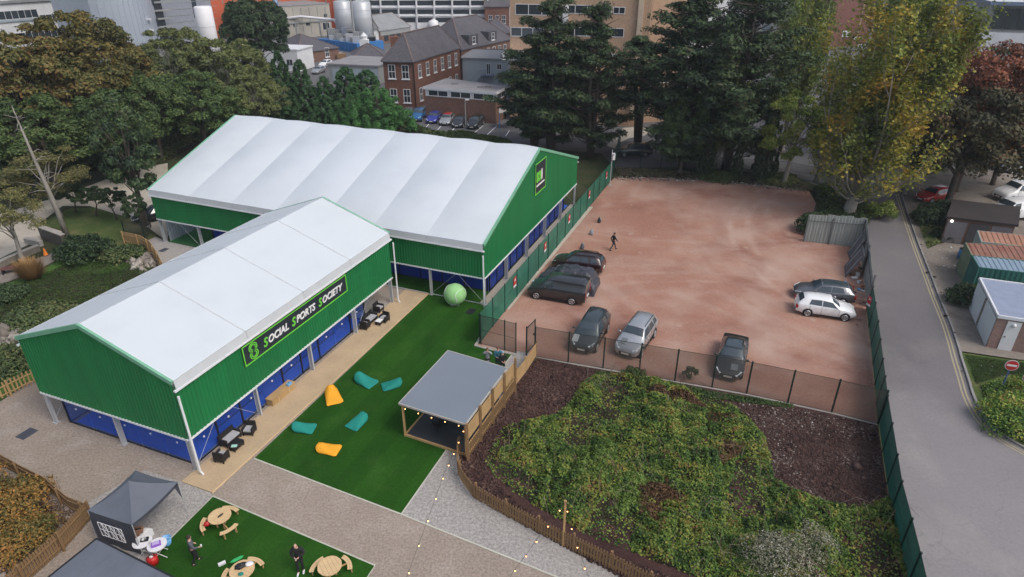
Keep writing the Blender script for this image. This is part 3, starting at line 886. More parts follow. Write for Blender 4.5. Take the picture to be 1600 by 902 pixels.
# ---- timber deck
dk = thing('timber_deck', 'long pale timber deck between the smaller hall and the lawn', 'deck', G(330, 771), TH)
a_f = L1(G(304, 761))[0]; a_b = L1(G(650, 455))[0]
b_r = (L1(G(330, 771))[1] + L1(G(671, 459))[1]) / 2; b_l = .25
mb = MB()
nb = 18
for i in range(nb):
    y0 = b_r + (b_l - b_r) * i / nb; y1 = b_r + (b_l - b_r) * (i + 1) / nb - .012
    x_ = a_f + random.uniform(0, 1.5)
    xs = [a_f]
    while x_ < a_b - .5: xs.append(x_); x_ += random.uniform(2.9, 4.2)
    xs.append(a_b)
    for j in range(len(xs) - 1):
        zt = .055 + random.uniform(0, .006)
        mb.hexa([W(xs[j] + .004, y0, .02), W(xs[j + 1] - .004, y0, .02), W(xs[j + 1] - .004, y1, .02), W(xs[j] + .004, y1, .02), W(xs[j] + .004, y0, zt), W(xs[j + 1] - .004, y0, zt), W(xs[j + 1] - .004, y1, zt), W(xs[j] + .004, y1, zt)])
o = mb.build('deck_boards', m_deckm, dk, world=True); o['kind'] = 'stuff'
mb = MB(); mb.hexa([W(a_f, b_r - .04, 0), W(a_b, b_r - .04, 0), W(a_b, b_r - .005, 0), W(a_f, b_r - .005, 0), W(a_f, b_r - .04, .06), W(a_b, b_r - .04, .06), W(a_b, b_r - .005, .06), W(a_f, b_r - .005, .06)])
mb.build('edge_board', m_timber_pale, dk, world=True)
wsheet('service_strip', rect(22.6, 46.9, -8.9, -6.35), .014, g_sand)
# ------------------------------------------------------------------ fences
def polyline_posts(pts, spacing):
    out = []
    for i in range(len(pts) - 1):
        a, b_ = pts[i], pts[i + 1]
        n = max(1, round((b_ - a).length / spacing))
        for k in range(n): out.append(a + (b_ - a) * (k / n))
    out.append(pts[-1])
    return out
def mesh_fence(label, posts, h, net, group=None, skip=(), z0=0.0, wires=True):
    p0 = posts[0]
    r = thing('mesh_fence', label, 'fence', (p0.x, p0.y, z0), 0, group)
    pm = MB().box(-.04, .04, -.04, .04, 0, h + .06).mesh('post', m_fencepost)
    for p in posts: link('post', pm, r, (p.x - p0.x, p.y - p0.y, 0))
    for i in range(len(posts) - 1):
        if i in skip: continue
        a, b_ = posts[i] - p0, posts[i + 1] - p0
        mb = MB()
        mb.add([(a.x, a.y, .04), (b_.x, b_.y, .04), (b_.x, b_.y, h), (a.x, a.y, h)], [(0, 1, 2, 3)], 0)
        for zz in ((.06, h * .5, h - .02) if wires else (.06, h - .02)): mb.bar((a.x, a.y, zz), (b_.x, b_.y, zz), .014, .02, 1)
        mb.build('mesh_panel', [net, m_fencepost], r)
    return r
fa = [G(750, 536), G(788.7, 487.6), G(953, 284)]
fa_posts = polyline_posts(fa, 2.55)
FA = mesh_fence('dark green mesh fence running along the gable of the larger hall', fa_posts, 2.4, m_fencegreen)
mesh_fence('dark green mesh fence turning towards the back road beside the camera mast', polyline_posts([G(953, 284) + Vector((.15, .3, 0)), G(968, 232)], 2.6), 2.4, m_fencegreen)
fb = [G(751.5, 538), G(788.7, 547.5), G(806, 552)]
mesh_fence('short see-through mesh fence between the giant lawn and the red yard', fb, 2.4, m_fencelight)
fb2 = [G(836, 558), G(887.5, 567), G(942, 576), G(998, 586), G(1054, 596), G(1112, 606), G(1166, 616), G(1230.5, 630), G(1299, 645), G(1371, 663)]
mesh_fence('see-through mesh fence with black posts in front of the parked cars', fb2, 2.42, m_fencelight, wires=False)
# open gate leaf
g0, g1 = G(822.5, 555), G(835.5, 541)
r = thing('mesh_gate', 'open green mesh gate leaf beside the timber fence', 'gate', g0, atan2((g1 - g0).y, (g1 - g0).x))
Lg = (g1 - g0).length
MB().box(-.04, .04, -.04, .04, 0, 2.3).build('post', m_fencepost, r)
MB().box(Lg - .03, Lg + .03, -.03, .03, .1, 2.2).build('post', m_fencepost, r)
MB().bar((0, 0, 2.15), (Lg, 0, 2.15), .05, .05).bar((0, 0, .15), (Lg, 0, .15), .05, .05).build('frame', m_fencepost, r)
m = MB(); m.add([(0, 0, .15), (Lg, 0, .15), (Lg, 0, 2.15), (0, 0, 2.15)], [(0, 1, 2, 3)]); m.build('mesh_panel', m_fencelight, r)
MB().box(Lg - .2, Lg - .1, -.05, .05, 1.0, 1.15).build('lock', m_black, r)

fc = [G(1354, 484), G(1361, 541), G(1367, 602), G(1373, 662), G(1386, 757), G(1392, 800), G(1406, 860), G(1418, 915), G(1428, 965), G(1445, 1060)]
fc = [p for p in fc]
mesh_fence('solid teal windbreak fence beside the road', polyline_posts(fc, 2.3), 2.05, m_fenceopaque)

def placard(name, label, p, facing, w=.5, h=.75, z=1.35, kind=0, grp=None):
    ang = atan2(facing[1], facing[0]) + pi / 2
    r = thing(name, label, 'sign', (p[0], p[1], z), ang, grp)
    MB().box(-w / 2, w / 2, -.015, .0, -h / 2 + h * .22, h / 2).build('red_panel', m_redpaint, r)
    MB().box(-w / 2, w / 2, -.015, .0, -h / 2, -h / 2 + h * .22).build('white_panel', m_plastic, r)
    mb = MB()
    mb.tube([(-.12, -.022, h * .12), (.12, -.022, h * .30)], .02, 4).tube([(-.12, -.022, h * .30), (.12, -.022, h * .12)], .02, 4)
    mb.build('symbol', m_plastic, r)
    return r
nA = (fa_posts[-1] - fa_posts[2]).normalized(); nA = Vector((nA.y, -nA.x, 0))
lbl = ['red notice on the green mesh fence nearest the dark van', 'red notice on the green mesh fence beside the tarpaulin-covered car', 'red notice on the green mesh fence beside the small rubble bags', 'red notice on the green mesh fence behind the far end of the larger hall', 'red notice on the green mesh fence beside the camera mast']
base = fa_posts[2]
for (x, y), l in zip(((804.5, 441), (852, 386), (889.5, 342), (921, 304), (948, 273.6)), lbl):
    p = onplane(x, y, base + nA * .06, nA)
    placard('safety_sign', l, p, nA, z=p.z, w=.55, h=.85, grp='red notices on the green fence')
p = onplane(1368, 471, G(1354, 484), Vector((1, .1, 0)).normalized())
placard('safety_sign', 'red notice on the end of the teal windbreak fence by the white hatchback', (p.x - .45, p.y, p.z), (-1, -.1), z=p.z, w=.5, h=.8)

# grey corrugated hoarding
def hoarding(label, p0, p1, h0, h1, n, nrm, ragged=0):
    r = thing('corrugated_hoarding', label, 'hoarding', p0, 0)
    d = (p1 - p0)
    for i in range(n):
        a, b_ = p0 + d * (i / n), p0 + d * ((i + 1) / n - .004)
        h = h0 + (h1 - h0) * (i + .5) / n + random.uniform(-.12, .12) * ragged
        mb = MB(); cladding(mb, a, b_, nrm, .02, lambda q: h, .22, .045)
        mb.build('corrugated_sheet', m_hoard, r, world=True)
    mb = MB()
    for zz in (h0 * .78,): mb.bar(p0 + Vector((0, 0, zz)) + Vector(nrm) * .09, p1 + Vector((0, 0, zz * h1 / h0)) + Vector(nrm) * .09, .05, .05)
    mb.build('rail', m_railgrey, r, world=True)
    for i in (0, n // 2, n):
        a = p0 + d * (i / n) + Vector(nrm) * .1
        MB().box(a.x - .05, a.x + .05, a.y - .05, a.y + .05, 0, h0 * .95).build('post', m_railgrey, r, world=True)
    return r
m_railgrey = M('dull_grey_rail', (.12, .125, .125))
h_c = G(1343, 387)
d_ = (h_c - G(1255, 377)).normalized(); nn = Vector((d_.y, -d_.x, 0))
hoarding('grey corrugated hoarding behind the scrap heap under the yellowing poplar', G(1255, 377), h_c, 2.75, 2.95, 9, nn, 1)
h_e = G(1356, 480)
d_ = (h_e - h_c).normalized(); nn2 = Vector((d_.y, -d_.x, 0))
hoarding('grey corrugated hoarding running along the road edge towards the teal fence', h_c + d_ * .05, h_e, 2.95, 1.9, 10, nn2, .4)
# scrap panels and rubbish leaning there
def scrap(label, p, rz, w, h, tilt, mat, name='leaning_sheet'):
    r = thing(name, label, 'scrap sheet', p, rz)
    mb = MB()
    t = Vector((0, sin(tilt), cos(tilt)))
    mb.bar(Vector((-w / 2, 0, 0)) + t * (h / 2), Vector((w / 2, 0, 0)) + t * (h / 2), h, .04, 0, up=t.cross(Vector((1, 0, 0))))
    mb.build('sheet', mat, r)
    mb = MB()
    for k in (-.3, .32): mb.bar(Vector((w * k, -.03, 0)) + t * (h * .1), Vector((w * k, -.03, 0)) + t * (h * .9), .05, .05)
    mb.build('batten', m_alu, r)
m_scrap = M('dark_grey_scrap_panel', (.09, .095, .11), rough=.6, var=.2)
scrap('dark grey scrap panel leaning on the roadside hoarding, nearest the silver-grey car', G(1320, 425), radians(-113), 2.5, 2.4, radians(24), m_scrap)
scrap('dark scrap panel with pale battens leaning in the hoarding corner', G(1326, 401), radians(-108), 2.0, 2.4, radians(20), m_scrap)
mb = MB(); rnd = random.Random(3)
for k in range(26):
    p = G(1322 + rnd.random() * 30, 398 + rnd.random() * 60)
    s_ = rnd.uniform(.08, .32)
    mb.bar((p.x, p.y, s_ * .3 + .02), (p.x + rnd.uniform(-.5, .5), p.y + rnd.uniform(-.5, .5), s_ * .5 + .03), s_, s_ * .5, rnd.choice((0, 0, 1, 2, 3)))
o = mb.build('rubbish_heap', [M('broken_boards', (.14, .10, .08), var=.4), m_plastic, m_blueplastic, M('orange_rubble', (.4, .13, .06))]); tagit(o, 'low heap of broken boards, bags and rubble at the foot of the hoarding', 'rubbish heap', kind='stuff')

# ---- timber fences
def picket_fence(label, pts, h, pitch=.145, w=.09, maxn=290, postgap=1.9, rails=(.25, .75), mat=None, group=None, z0=0, side=1):
    mat = mat or m_timber_old
    p0 = pts[0]
    r = thing('picket_fence', label, 'fence', (p0.x, p0.y, z0), 0, group)
    tot = sum((pts[i + 1] - pts[i]).length for i in range(len(pts) - 1))
    mb = MB().box(-w / 2, w / 2, -.012, .012, .06, h - .03)
    mb.add([(-w / 2, -.012, h - .03), (w / 2, -.012, h - .03), (0, -.012, h + .03), (-w / 2, .012, h - .03), (w / 2, .012, h - .03), (0, .012, h + .03)], [(0, 1, 2), (3, 5, 4), (0, 2, 5, 3), (1, 4, 5, 2)])
    pm = mb.mesh('picket', mat)
    qm = MB().box(-.05, .05, -.05, .05, 0, h + .08).mesh('post', mat)
    n = 0
    acc = 0.0; nextpost = 0.0
    for i in range(len(pts) - 1):
        a, b_ = pts[i], pts[i + 1]
        d = b_ - a; Ln = d.length; u = d / Ln; ang = atan2(u.y, u.x); nr = Vector((-u.y, u.x, 0)) * side
        k = int(Ln / pitch)
        for j in range(k):
            q = a + u * ((j + .5) * Ln / k) - p0 + nr * .035
            if n < maxn:
                o = link('picket', pm, r, (q.x, q.y, random.uniform(-.015, .015)), ang + random.uniform(-.04, .04)); n += 1
        mb = MB()
        for f in rails: mb.bar(a - p0 + Vector((0, 0, h * f)), b_ - p0 + Vector((0, 0, h * f)), .035, .08)
        mb.build('rail', mat, r)
        while nextpost <= acc + Ln:
            q = a + u * (nextpost - acc) - p0 - nr * .05
            link('post', qm, r, (q.x, q.y, 0), ang)
            nextpost += postgap
        acc += Ln
    return r
m_timber_new = M('light_fence_timber', (.40, .26, .12), rough=.8, var=.2, scale=1.5, bump=.1)
pf = [(717, 706), (716, 722), (716, 740), (724, 757), (740, 778), (768, 795), (800, 811), (840, 832), (880, 853), (935, 879), (985, 905), (1040, 935), (1100, 970)]
picket_fence('curved timber picket fence around the bramble bed and gravel path', [G(*p) for p in pf], 1.0, pitch=.15, side=-1)
# boarded rail fence beyond the pergola
def rail_fence(label, px, h, mat):
    pts = [G(*p) for p in px]
    p0 = pts[0]
    r = thing('timber_fence', label, 'fence', p0, 0)
    qm = MB().box(-.055, .055, -.055, .055, 0, h + .1).mesh('post', mat)
    bm_ = {}
    for i, p in enumerate(pts):
        link('post', qm, r, p - p0)
        if i == len(pts) - 1: break
        a, b_ = pts[i] - p0, pts[i + 1] - p0
        u = (b_ - a).normalized(); nr = Vector((u.y, -u.x, 0))
        nbd = 6
        for k in range(nbd):
            z_ = .08 + (h - .08) * (k + .5) / nbd
            MB().bar(a + Vector((0, 0, z_)) + nr * .05, b_ + Vector((0, 0, z_)) + nr * .05, .022, (h - .1) / nbd - .015).build('board', mat, r)
    return r
rail_fence('low pale timber board fence between the gravel path and the bark bed', [(791, 621), (807, 600), (821, 582), (837, 557)], 1.15, m_timber_new)
# left-hand fences
lf = [G(-30, 712), G(0, 728), G(43, 752), G(75, 768), G(113, 800), G(144, 812)]
picket_fence('low brown timber fence along the left gravel edge beside the orange bush', lf, 1.0, pitch=.12, w=.105, side=1)
picket_fence('brown timber picket fence running down to the bottom left behind the gazebo', [G(144, 812), G(105, 856), G(50, 905), G(-20, 965)], 1.15, pitch=.13, w=.105, side=-1)
picket_fence('light timber picket fence behind the left corner of the smaller hall', [G(-40, 640), G(0, 626), G(10, 622), G(46, 604), G(66, 596), G(90, 585)], 1.1, pitch=.2, w=.1, mat=m_timber_new)
picket_fence('light timber fence panels turning the corner by the far left bay', [G(196, 382), G(222, 388), G(238, 397), G(250, 415), G(262, 440)], 1.3, pitch=.13, w=.12, mat=m_timber_new)
mesh_fence('black mesh gate and posts beside the far left corner of the larger hall', [G(199, 378), G(229, 380), G(236, 355)], 2.1, m_fencelight)

# ---- pergola shelter
pz = 2.42
pc = [G(623, 630.5, pz), G(700, 548, pz), G(792.5, 575.5, pz), G(727.5, 663, pz)]     # front-left, back-left, back-right, front-right
fl, bl, br, fr = pc
cc = (fl + bl + br + fr) / 4
r = thing('pergola', 'open timber shelter with flat grey roof and dark floor on the lawn edge', 'shelter', (cc.x, cc.y, 0), 0)
def P0(p, z): return Vector((p.x, p.y, z))
mb = MB(); ring = [fl, fr, br, bl]
N_ = 12
vs = [];
for i in range(N_ + 1):
    for j in range(N_ + 1):
        u, v = i / N_, j / N_
        p = fl * (1 - u) * (1 - v) + fr * u * (1 - v) + br * u * v + bl * (1 - u) * v
        vs.append((p.x, p.y, pz + .02 - .05 * sin(pi * u) * sin(pi * v)))
mb.add(vs, [(i * (N_ + 1) + j, (i + 1) * (N_ + 1) + j, (i + 1) * (N_ + 1) + j + 1, i * (N_ + 1) + j + 1) for i in range(N_) for j in range(N_)])
mb.build('roof', m_greyroof, r, True, True)
mb = MB()
for a, b_ in ((fl, fr), (fr, br), (br, bl), (bl, fl)): mb.bar(P0(a, pz - .03), P0(b_, pz - .03), .05, .12)
mb.build('roof_edge', M('grey_roof_edge', (.42, .40, .36)), r, world=True)
ins = lambda p, k=.06: p + (Vector((cc.x, cc.y, p.z)) - p) * k
F4 = [ins(p) for p in (fl, fr, br, bl)]
for p in F4 + [(F4[2] + F4[3]) / 2]: MB().box(p.x - .06, p.x + .06, p.y - .06, p.y + .06, 0, pz - .09).build('post', m_timber, r, world=True)
for i in range(4): MB().bar(P0(F4[i], pz - .18), P0(F4[(i + 1) % 4], pz - .18), .05, .14).build('beam', m_timber, r, world=True)
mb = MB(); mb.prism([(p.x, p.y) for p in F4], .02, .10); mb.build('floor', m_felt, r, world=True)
for i in (0, 3): MB().bar(P0(F4[i], .09), P0(F4[(i + 1) % 4], .09), .1, .13).build('floor_edge', m_timber, r, world=True)
for k in range(1, 6):
    a = F4[0].lerp(F4[1], k / 6); b_ = F4[3].lerp(F4[2], k / 6)
    MB().bar(P0(a, pz - .12), P0(b_, pz - .12), .045, .1).build('joist', m_timber, r, world=True)
# its fenced right-hand side: posts, upper boards, lower pickets
e0, e1 = fr + (fr - br).normalized() * .1, br
u = (e1 - e0).normalized(); nr = Vector((u.y, -u.x, 0))
Ls = (e1 - e0).length + 1.0
for k in range(5):
    p = e0 + u * (Ls * k / 4) + nr * .12
    MB().box(p.x - .07, p.x + .07, p.y - .07, p.y + .07, 0, pz + .15).build('post', m_timber_old, r, world=True)
for k in range(4):
    a = e0 + u * (Ls * k / 4) + nr * .04; b_ = e0 + u * (Ls * (k + 1) / 4) + nr * .04
    for q in range(5):
        z_ = 1.35 + q * .2
        MB().bar(P0(a, z_), P0(b_, z_), .02, .185).build('side_board', m_timber_new, r, world=True)
    MB().bar(P0(a, .95), P0(b_, .95), .04, .07).bar(P0(a, .3), P0(b_, .3), .04, .07).build('side_rail', m_timber_new, r, world=True)
    n = 9
    for q in range(n):
        p = a.lerp(b_, (q + .5) / n)
        MB().box(p.x - .045, p.x + .045, p.y - .045, p.y - .02, .05, 1.0).build('side_picket', m_timber_old, r, world=True)
# dark bench inside
r = thing('bench', 'dark bench in shade under the grey shelter roof', 'bench', G(690, 655), TH)
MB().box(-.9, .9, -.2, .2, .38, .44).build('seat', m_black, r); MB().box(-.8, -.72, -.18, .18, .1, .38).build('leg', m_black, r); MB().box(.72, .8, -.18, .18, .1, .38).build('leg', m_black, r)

# ---- festoon lights
bulbm = MB().sphere((0, 0, 0), .031, 8, 6).mesh('bulb', m_bulb, True)
socketm = MB().tube([(0, 0, .04), (0, 0, .12)], .02, 6).mesh('socket', m_black)
def festoon(label, pts, n, sag=.12):
    r = thing('string_lights', label, 'string lights', pts[0], 0, 'festoon light strings')
    allp = []
    for i in range(len(pts) - 1):
        K = 10
        for k in range(K + (i == len(pts) - 2)):
            t = k / K
            p = pts[i].lerp(pts[i + 1], t) - Vector((0, 0, sag * 4 * t * (1 - t)))
            allp.append(p - pts[0])
    MB().tube(allp, .007, 5).build('cable', m_black, r)
    for i in range(n):
        t = (i + .5) / n * (len(allp) - 1)
        k = int(t); p = allp[k].lerp(allp[min(k + 1, len(allp) - 1)], t - k)
        b_ = link('bulb', bulbm, r, (p.x, p.y, p.z - .12)); s_ = link('socket', socketm, b_, (0, 0, 0))
festoon('warm bulbs strung along the front edge of the grey shelter roof', [P0(fl, pz - .05) + Vector((0, -.08, 0)), P0(fr, pz - .05) + Vector((0, -.08, 0))], 5, .05)
festoon('warm bulbs strung from the shelter corner out over the gravel path', [P0(fr, pz), G(694, 740, 1.9), G(636, 900, 3.2), G(600, 1000, 3.4)], 13, .03)
pole = G(880, 853)
r = thing('timber_pole', 'tall timber pole behind the picket fence carrying warm bulbs', 'pole', pole)
MB().box(-.05, .05, -.05, .05, 0, 2.85).build('post', m_timber, r); MB().box(-.06, .06, -.06, .06, 2.85, 2.88).build('cap', m_timber, r)
tp = pole + Vector((0, 0, 2.9))
festoon('warm bulbs strung from the timber pole down to the left over the gravel', [tp, G(841, 840, 1.9), G(802, 893, 2.2), G(770, 950, 2.6)], 7, .03)
festoon('warm bulbs strung from the timber pole down to the right over the pickets', [tp, G(897, 837, 1.9), G(920, 902, 2.2), G(935, 960, 2.4)], 6, .03)

# ---- tennis ball
r = thing('tennis_ball', 'giant pale green inflatable tennis ball at the back of the lawn', 'inflatable ball', (0, 0, 0))
bc = G(711, 460, .87); r.location = (bc.x, bc.y, 0)
MB().sphere((0, 0, .87), .87, 32, 20).build('ball', m_ball, r, smooth=True)
pts = []
for k in range(65):
    t = 2 * pi * k / 64; a_ = .44 * pi; 
    ph = pi / 2 - (pi / 2 - a_ * .5) * cos(2 * t) * .9
    th = t + .35 * sin(4 * t) - .6
    pts.append((.875 * sin(ph) * cos(th), .875 * sin(ph) * sin(th), .87 + .875 * cos(ph)))
MB().tube(pts, .022, 6, cap=False).build('seam', m_plastic, r)
MB().prism([(-.35, -.35), (.35, -.35), (.35, .35), (-.35, .35)], 0, .03).build('base_mat', m_alu, r)
r = thing('drain_cover', 'dark square cover set in the lawn near the giant ball', 'cover', G(736, 487), TH)
MB().box(-.45, .45, -.3, .3, .018, .028).build('lid', m_black, r)
r = thing('drain_cover', 'grey drain cover in the gravel beside the smaller hall', 'cover', G(42, 678), TH)
MB().box(-.45, .45, -.35, .35, .0, .02).build('lid', m_canopyd, r)
r = thing('drain_cover', 'small dark drain cover on the paving at the far left bay', 'cover', G(256, 391), TH)
MB().box(-.4, .4, -.3, .3, .013, .022).build('lid', m_canopyd, r)

# ---- bean bags
def beanbag(label, px, rz, mat, s=1.0, back=.85):
    s = s * .90
    r = thing('bean_bag', label, 'bean bag', G(*px), rz, 'bean bags on the lawn')
    N = 14
    vs, fs = [], []
    for j in range(N + 1):
        for i in range(N):
            pass
    mb = MB()
    nu, nv = 32, 14
    for j in range(nv + 1):
        ph = pi * j / nv
        for i in range(nu):
            t = 2 * pi * i / nu
            def se(c, e): return math.copysign(abs(c) ** e, c)
            x = .74 * se(sin(ph), .45) * se(cos(t), .3)
            y = .58 * se(sin(ph), .45) * se(sin(t), .3)
            z = .5 + .5 * se(cos(ph), 1.15)
            bk = max(0, (x + .74) / 1.48)
            hgt = .17 + (back - .17) * bk ** 1.7
            yy = y * (1.0 - .80 * bk ** .8 * z)
            xx = x * (1 - .25 * z * (1 - bk)) + .12 * z * bk
            vs.append((xx * s, yy * s, (z * hgt + .02 * sin(9 * t) * sin(ph)) * s))
    for j in range(nv):
        for i in range(nu):
            i2 = (i + 1) % nu
            fs.append((j * nu + i, (j + 1) * nu + i, (j + 1) * nu + i2, j * nu + i2))
    mb.add(vs, fs); mb.build('cover', mat, r, smooth=True)
    for col in (0, nu // 4, nu // 2, 3 * nu // 4):
        MB().tube([Vector(vs[jj * nu + col]) * 1.004 for jj in range(1, nv // 2 + 2)], .009, 4).build('seam', mat, r)
    return r
beanbag('teal bean bag, furthest left of the two teal ones nearest the back of the lawn', (573, 599), radians(150), m_teal, 1.1)
beanbag('teal bean bag lying right of another teal one near the grey shelter', (611, 604), radians(20), m_teal, 1.0, .7)
beanbag('yellow bean bag beside the deck, its pointed top towards the hall', (521, 624), radians(115), m_yellow, 1.1)
beanbag('teal bean bag nearest the timber deck', (477, 671), radians(175), m_teal, 1.0, .65)
beanbag('teal bean bag in the middle of the lawn between teal and shelter', (558, 663), radians(60), m_teal, 1.0, .7)
beanbag('yellow bean bag lying nearest the front edge of the lawn', (515, 704), radians(170), m_yellow, 1.0, .55)

# ---- rattan furniture
def sofa(name, label, cat, px, rz, w, grp):
    p = G(*px); p.z = .06
    r = thing(name, label, cat, p, rz, grp); r.scale = (.84, .84, .9)
    d = .72
    MB().box(-w / 2, w / 2, -d / 2, d / 2, .14, .34).build('seat', m_rattan, r)
    MB().box(-w / 2, w / 2, d / 2 - .1, d / 2, .34, .78).build('backrest', m_rattan, r)
    for s in (-1, 1): MB().box(min(s * w / 2, s * (w / 2 - .1)), max(s * w / 2, s * (w / 2 - .1)), -d / 2, d / 2 - .1, .34, .58).build('armrest', m_rattan, r)
    MB().box(-w / 2 + .11, w / 2 - .11, -d / 2 + .01, d / 2 - .12, .34, .44).build('cushion', m_cushion, r)
    lm = MB().box(-.03, .03, -.03, .03, 0, .14).mesh('leg', m_black)
    for sx in (-1, 1):
        for sy in (-1, 1): link('leg', lm, r, (sx * (w / 2 - .05), sy * (d / 2 - .05), 0))
    return r
def ctable(label, px, rz, w, d, grp, glass=m_black, h=.38):
    p = G(*px); p.z = .06
    r = thing('coffee_table', label, 'table', p, rz, grp); r.scale = (.84, .84, .9)
    MB().box(-w / 2, w / 2, -d / 2, d / 2, .12, h - .03).build('base', m_rattan, r)
    MB().box(-w / 2 - .01, w / 2 + .01, -d / 2 - .01, d / 2 + .01, h - .03, h).build('tabletop', glass, r)
    lm = MB().box(-.03, .03, -.03, .03, 0, .12).mesh('leg', m_black)
    for sx in (-1, 1):
        for sy in (-1, 1): link('leg', lm, r, (sx * (w / 2 - .05), sy * (d / 2 - .05), 0))
    return r
gA, gB = 'rattan furniture near the front of the deck', 'rattan furniture at the far end of the deck'
sofa('rattan_sofa', 'black rattan sofa with grey cushion against the near court glass', 'sofa', (361, 691), TH, 1.35, gA)
sofa('rattan_armchair', 'black rattan armchair with grey seat nearest the front post', 'armchair', (348, 720), TH + radians(100), .72, gA)
sofa('rattan_armchair', 'black rattan armchair right of the near sofa, facing it', 'armchair', (391, 678), TH - radians(70), .75, gA)
t_ = ctable('black rattan coffee table with a pale green leaflet in front of the near sofa', (371, 701), TH, .9, .5, gA)
r = thing('leaflet', 'pale green leaflet on the near coffee table', 'leaflet', G(366, 697, .405) , TH + .5)
MB().box(-.11, .11, -.16, .16, 0, .012).build('sheet', M('pale_green_paper', (.35, .6, .5)), r)
sofa('rattan_sofa', 'black rattan sofa against the court glass at the far end of the deck', 'sofa', (579, 504), TH, 1.35, gB)
sofa('rattan_armchair', 'black rattan armchair beyond the far sofa, by the court glass', 'armchair', (592, 487), TH, .75, gB)
sofa('rattan_armchair', 'black rattan armchair nearest the lawn at the far end of the deck', 'armchair', (601, 503), TH - radians(95), .72, gB)
sofa('rattan_armchair', 'black rattan armchair on the left end of the far furniture group', 'armchair', (571, 514), TH + radians(95), .7, gB)
ctable('rattan coffee table with white top in the far furniture group', (594, 507), TH, .75, .5, gB, m_plastic)

# timber planter bench on the deck
p = G(440, 620); p.z = .06
r = thing('storage_bench', 'long plain timber box bench on the deck under the name board', 'box bench', p, TH)
MB().box(-1.05, 1.05, -.25, .25, 0, .42).build('box', m_timber, r); MB().box(-1.08, 1.08, -.28, .28, .42, .46).build('lid', m_timber, r)
for k in (-.5, .5): MB().box(k - .02, k + .02, -.28, -.25, 0, .42).build('batten', m_timber_pale, r)
r = thing('first_aid_bag', 'small pale blue bag on the back corner of the timber box bench', 'bag', G(452, 602, .5), TH)
MB().prism([(-.18, -.1), (.18, -.1), (.15, .12), (-.15, .12)], 0, .16).build('bag', m_blueplastic, r); MB().tube([(-.1, 0, .16), (0, 0, .24), (.1, 0, .16)], .012, 6).build('handle', m_black, r)

# ---- gazebo
gz = 2.0
ga, gb_, gc, gd = G(137, 797.5, gz), G(205.8, 820, gz), G(277.5, 753.5, gz), G(211.8, 735, gz)
gm = (ga + gb_ + gc + gd) / 4
r = thing('gazebo', 'dark grey pop-up gazebo with one window-printed side wall', 'gazebo', (gm.x, gm.y, 0))
peak = Vector((gm.x, gm.y, 2.95))
mb = MB()
K = 8
for a, b_ in ((ga, gb_), (gb_, gc), (gc, gd), (gd, ga)):
    vs = []
    for i in range(K + 1):
        for j in range(K + 1):
            s_ = i / K; e = a.lerp(b_, j / K)
            q = e.lerp(peak, s_)
            q.z = gz + (peak.z - gz) * s_ - .10 * sin(pi * j / K) * (1 - s_) - .10 * sin(pi * s_)
            vs.append(q)
    mb.add(vs, [(i * (K + 1) + j, i * (K + 1) + j + 1, (i + 1) * (K + 1) + j + 1, (i + 1) * (K + 1) + j) for i in range(K) for j in range(K)])
mb.build('canopy', m_canopy, r, True, True)
mb = MB()
for a, b_ in ((ga, gb_), (gb_, gc), (gc, gd), (gd, ga)):
    vs = []
    for j in range(K + 1):
        q = a.lerp(b_, j / K); z_ = gz - .10 * sin(pi * j / K)
        vs += [(q.x, q.y, z_), (q.x, q.y, z_ - .17)]
    mb.add(vs, [(2 * j, 2 * j + 1, 2 * j + 3, 2 * j + 2) for j in range(K)])
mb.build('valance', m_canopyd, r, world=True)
for p in (ga, gb_, gc, gd): MB().tube([(p.x, p.y, 0), (p.x, p.y, gz - .02)], .022, 6).build('leg', m_alu, r, world=True)
# corner curtain strips hanging on the right-hand leg
mb = MB()
q1 = gc + (gb_ - gc).normalized() * .28; q2 = gc + (gd - gc).normalized() * .28
mb.add([(gc.x, gc.y, gz), (q1.x, q1.y, gz - .05), (gc.x, gc.y, gz - 1.15), (q2.x, q2.y, gz - .05)], [(0, 1, 2), (0, 2, 3)])
mb.build('corner_strip', m_canopyd, r, world=True)
mb = MB(); vs = []
K2 = 12
out = Vector((-(gb_ - ga).normalized().y, (gb_ - ga).normalized().x, 0)) * -1
for i in range(K2 + 1):
    for j in range(K2 + 1):
        q = ga.lerp(gb_, j / K2); z_ = gz - .05 - (gz - .1) * i / K2
        q = q + out * (.10 * sin(pi * i / K2 * .8) * (.5 + .5 * sin(j * 1.1)))
        vs.append((q.x, q.y, z_))
mb.add(vs, [(i * (K2 + 1) + j, i * (K2 + 1) + j + 1, (i + 1) * (K2 + 1) + j + 1, (i + 1) * (K2 + 1) + j) for i in range(K2) for j in range(K2)])
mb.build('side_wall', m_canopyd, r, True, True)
def gp(u_, v_): 
    q = ga.lerp(gb_, u_) + out * .17
    return Vector((q.x, q.y, gz - .05 - (gz - .1) * v_))
mb = MB()
for w_ in range(3):
    u0, u1 = .24 + w_ * .185, .24 + (w_ + 1) * .185 - .012
    um = (u0 + u1) / 2
    v0, v1 = .16, .60
    t_ = .028
    for a, b_ in (((u0, v0), (u1, v0)), ((u0, v1), (u1, v1)), ((u0, v0), (u0, v1)), ((u1, v0), (u1, v1)), ((um, v0), (um, v1)), ((u0, .38), (u1, .38)), ((u0, .38), (um, v0)), ((um, v0), (u1, .38)), ((u0, v1), (um, .38)), ((um, .38), (u1, v1))):
        mb.bar(gp(*a), gp(*b_), .008, t_, up=out)
mb.build('printed_window', m_plastic, r, world=True)

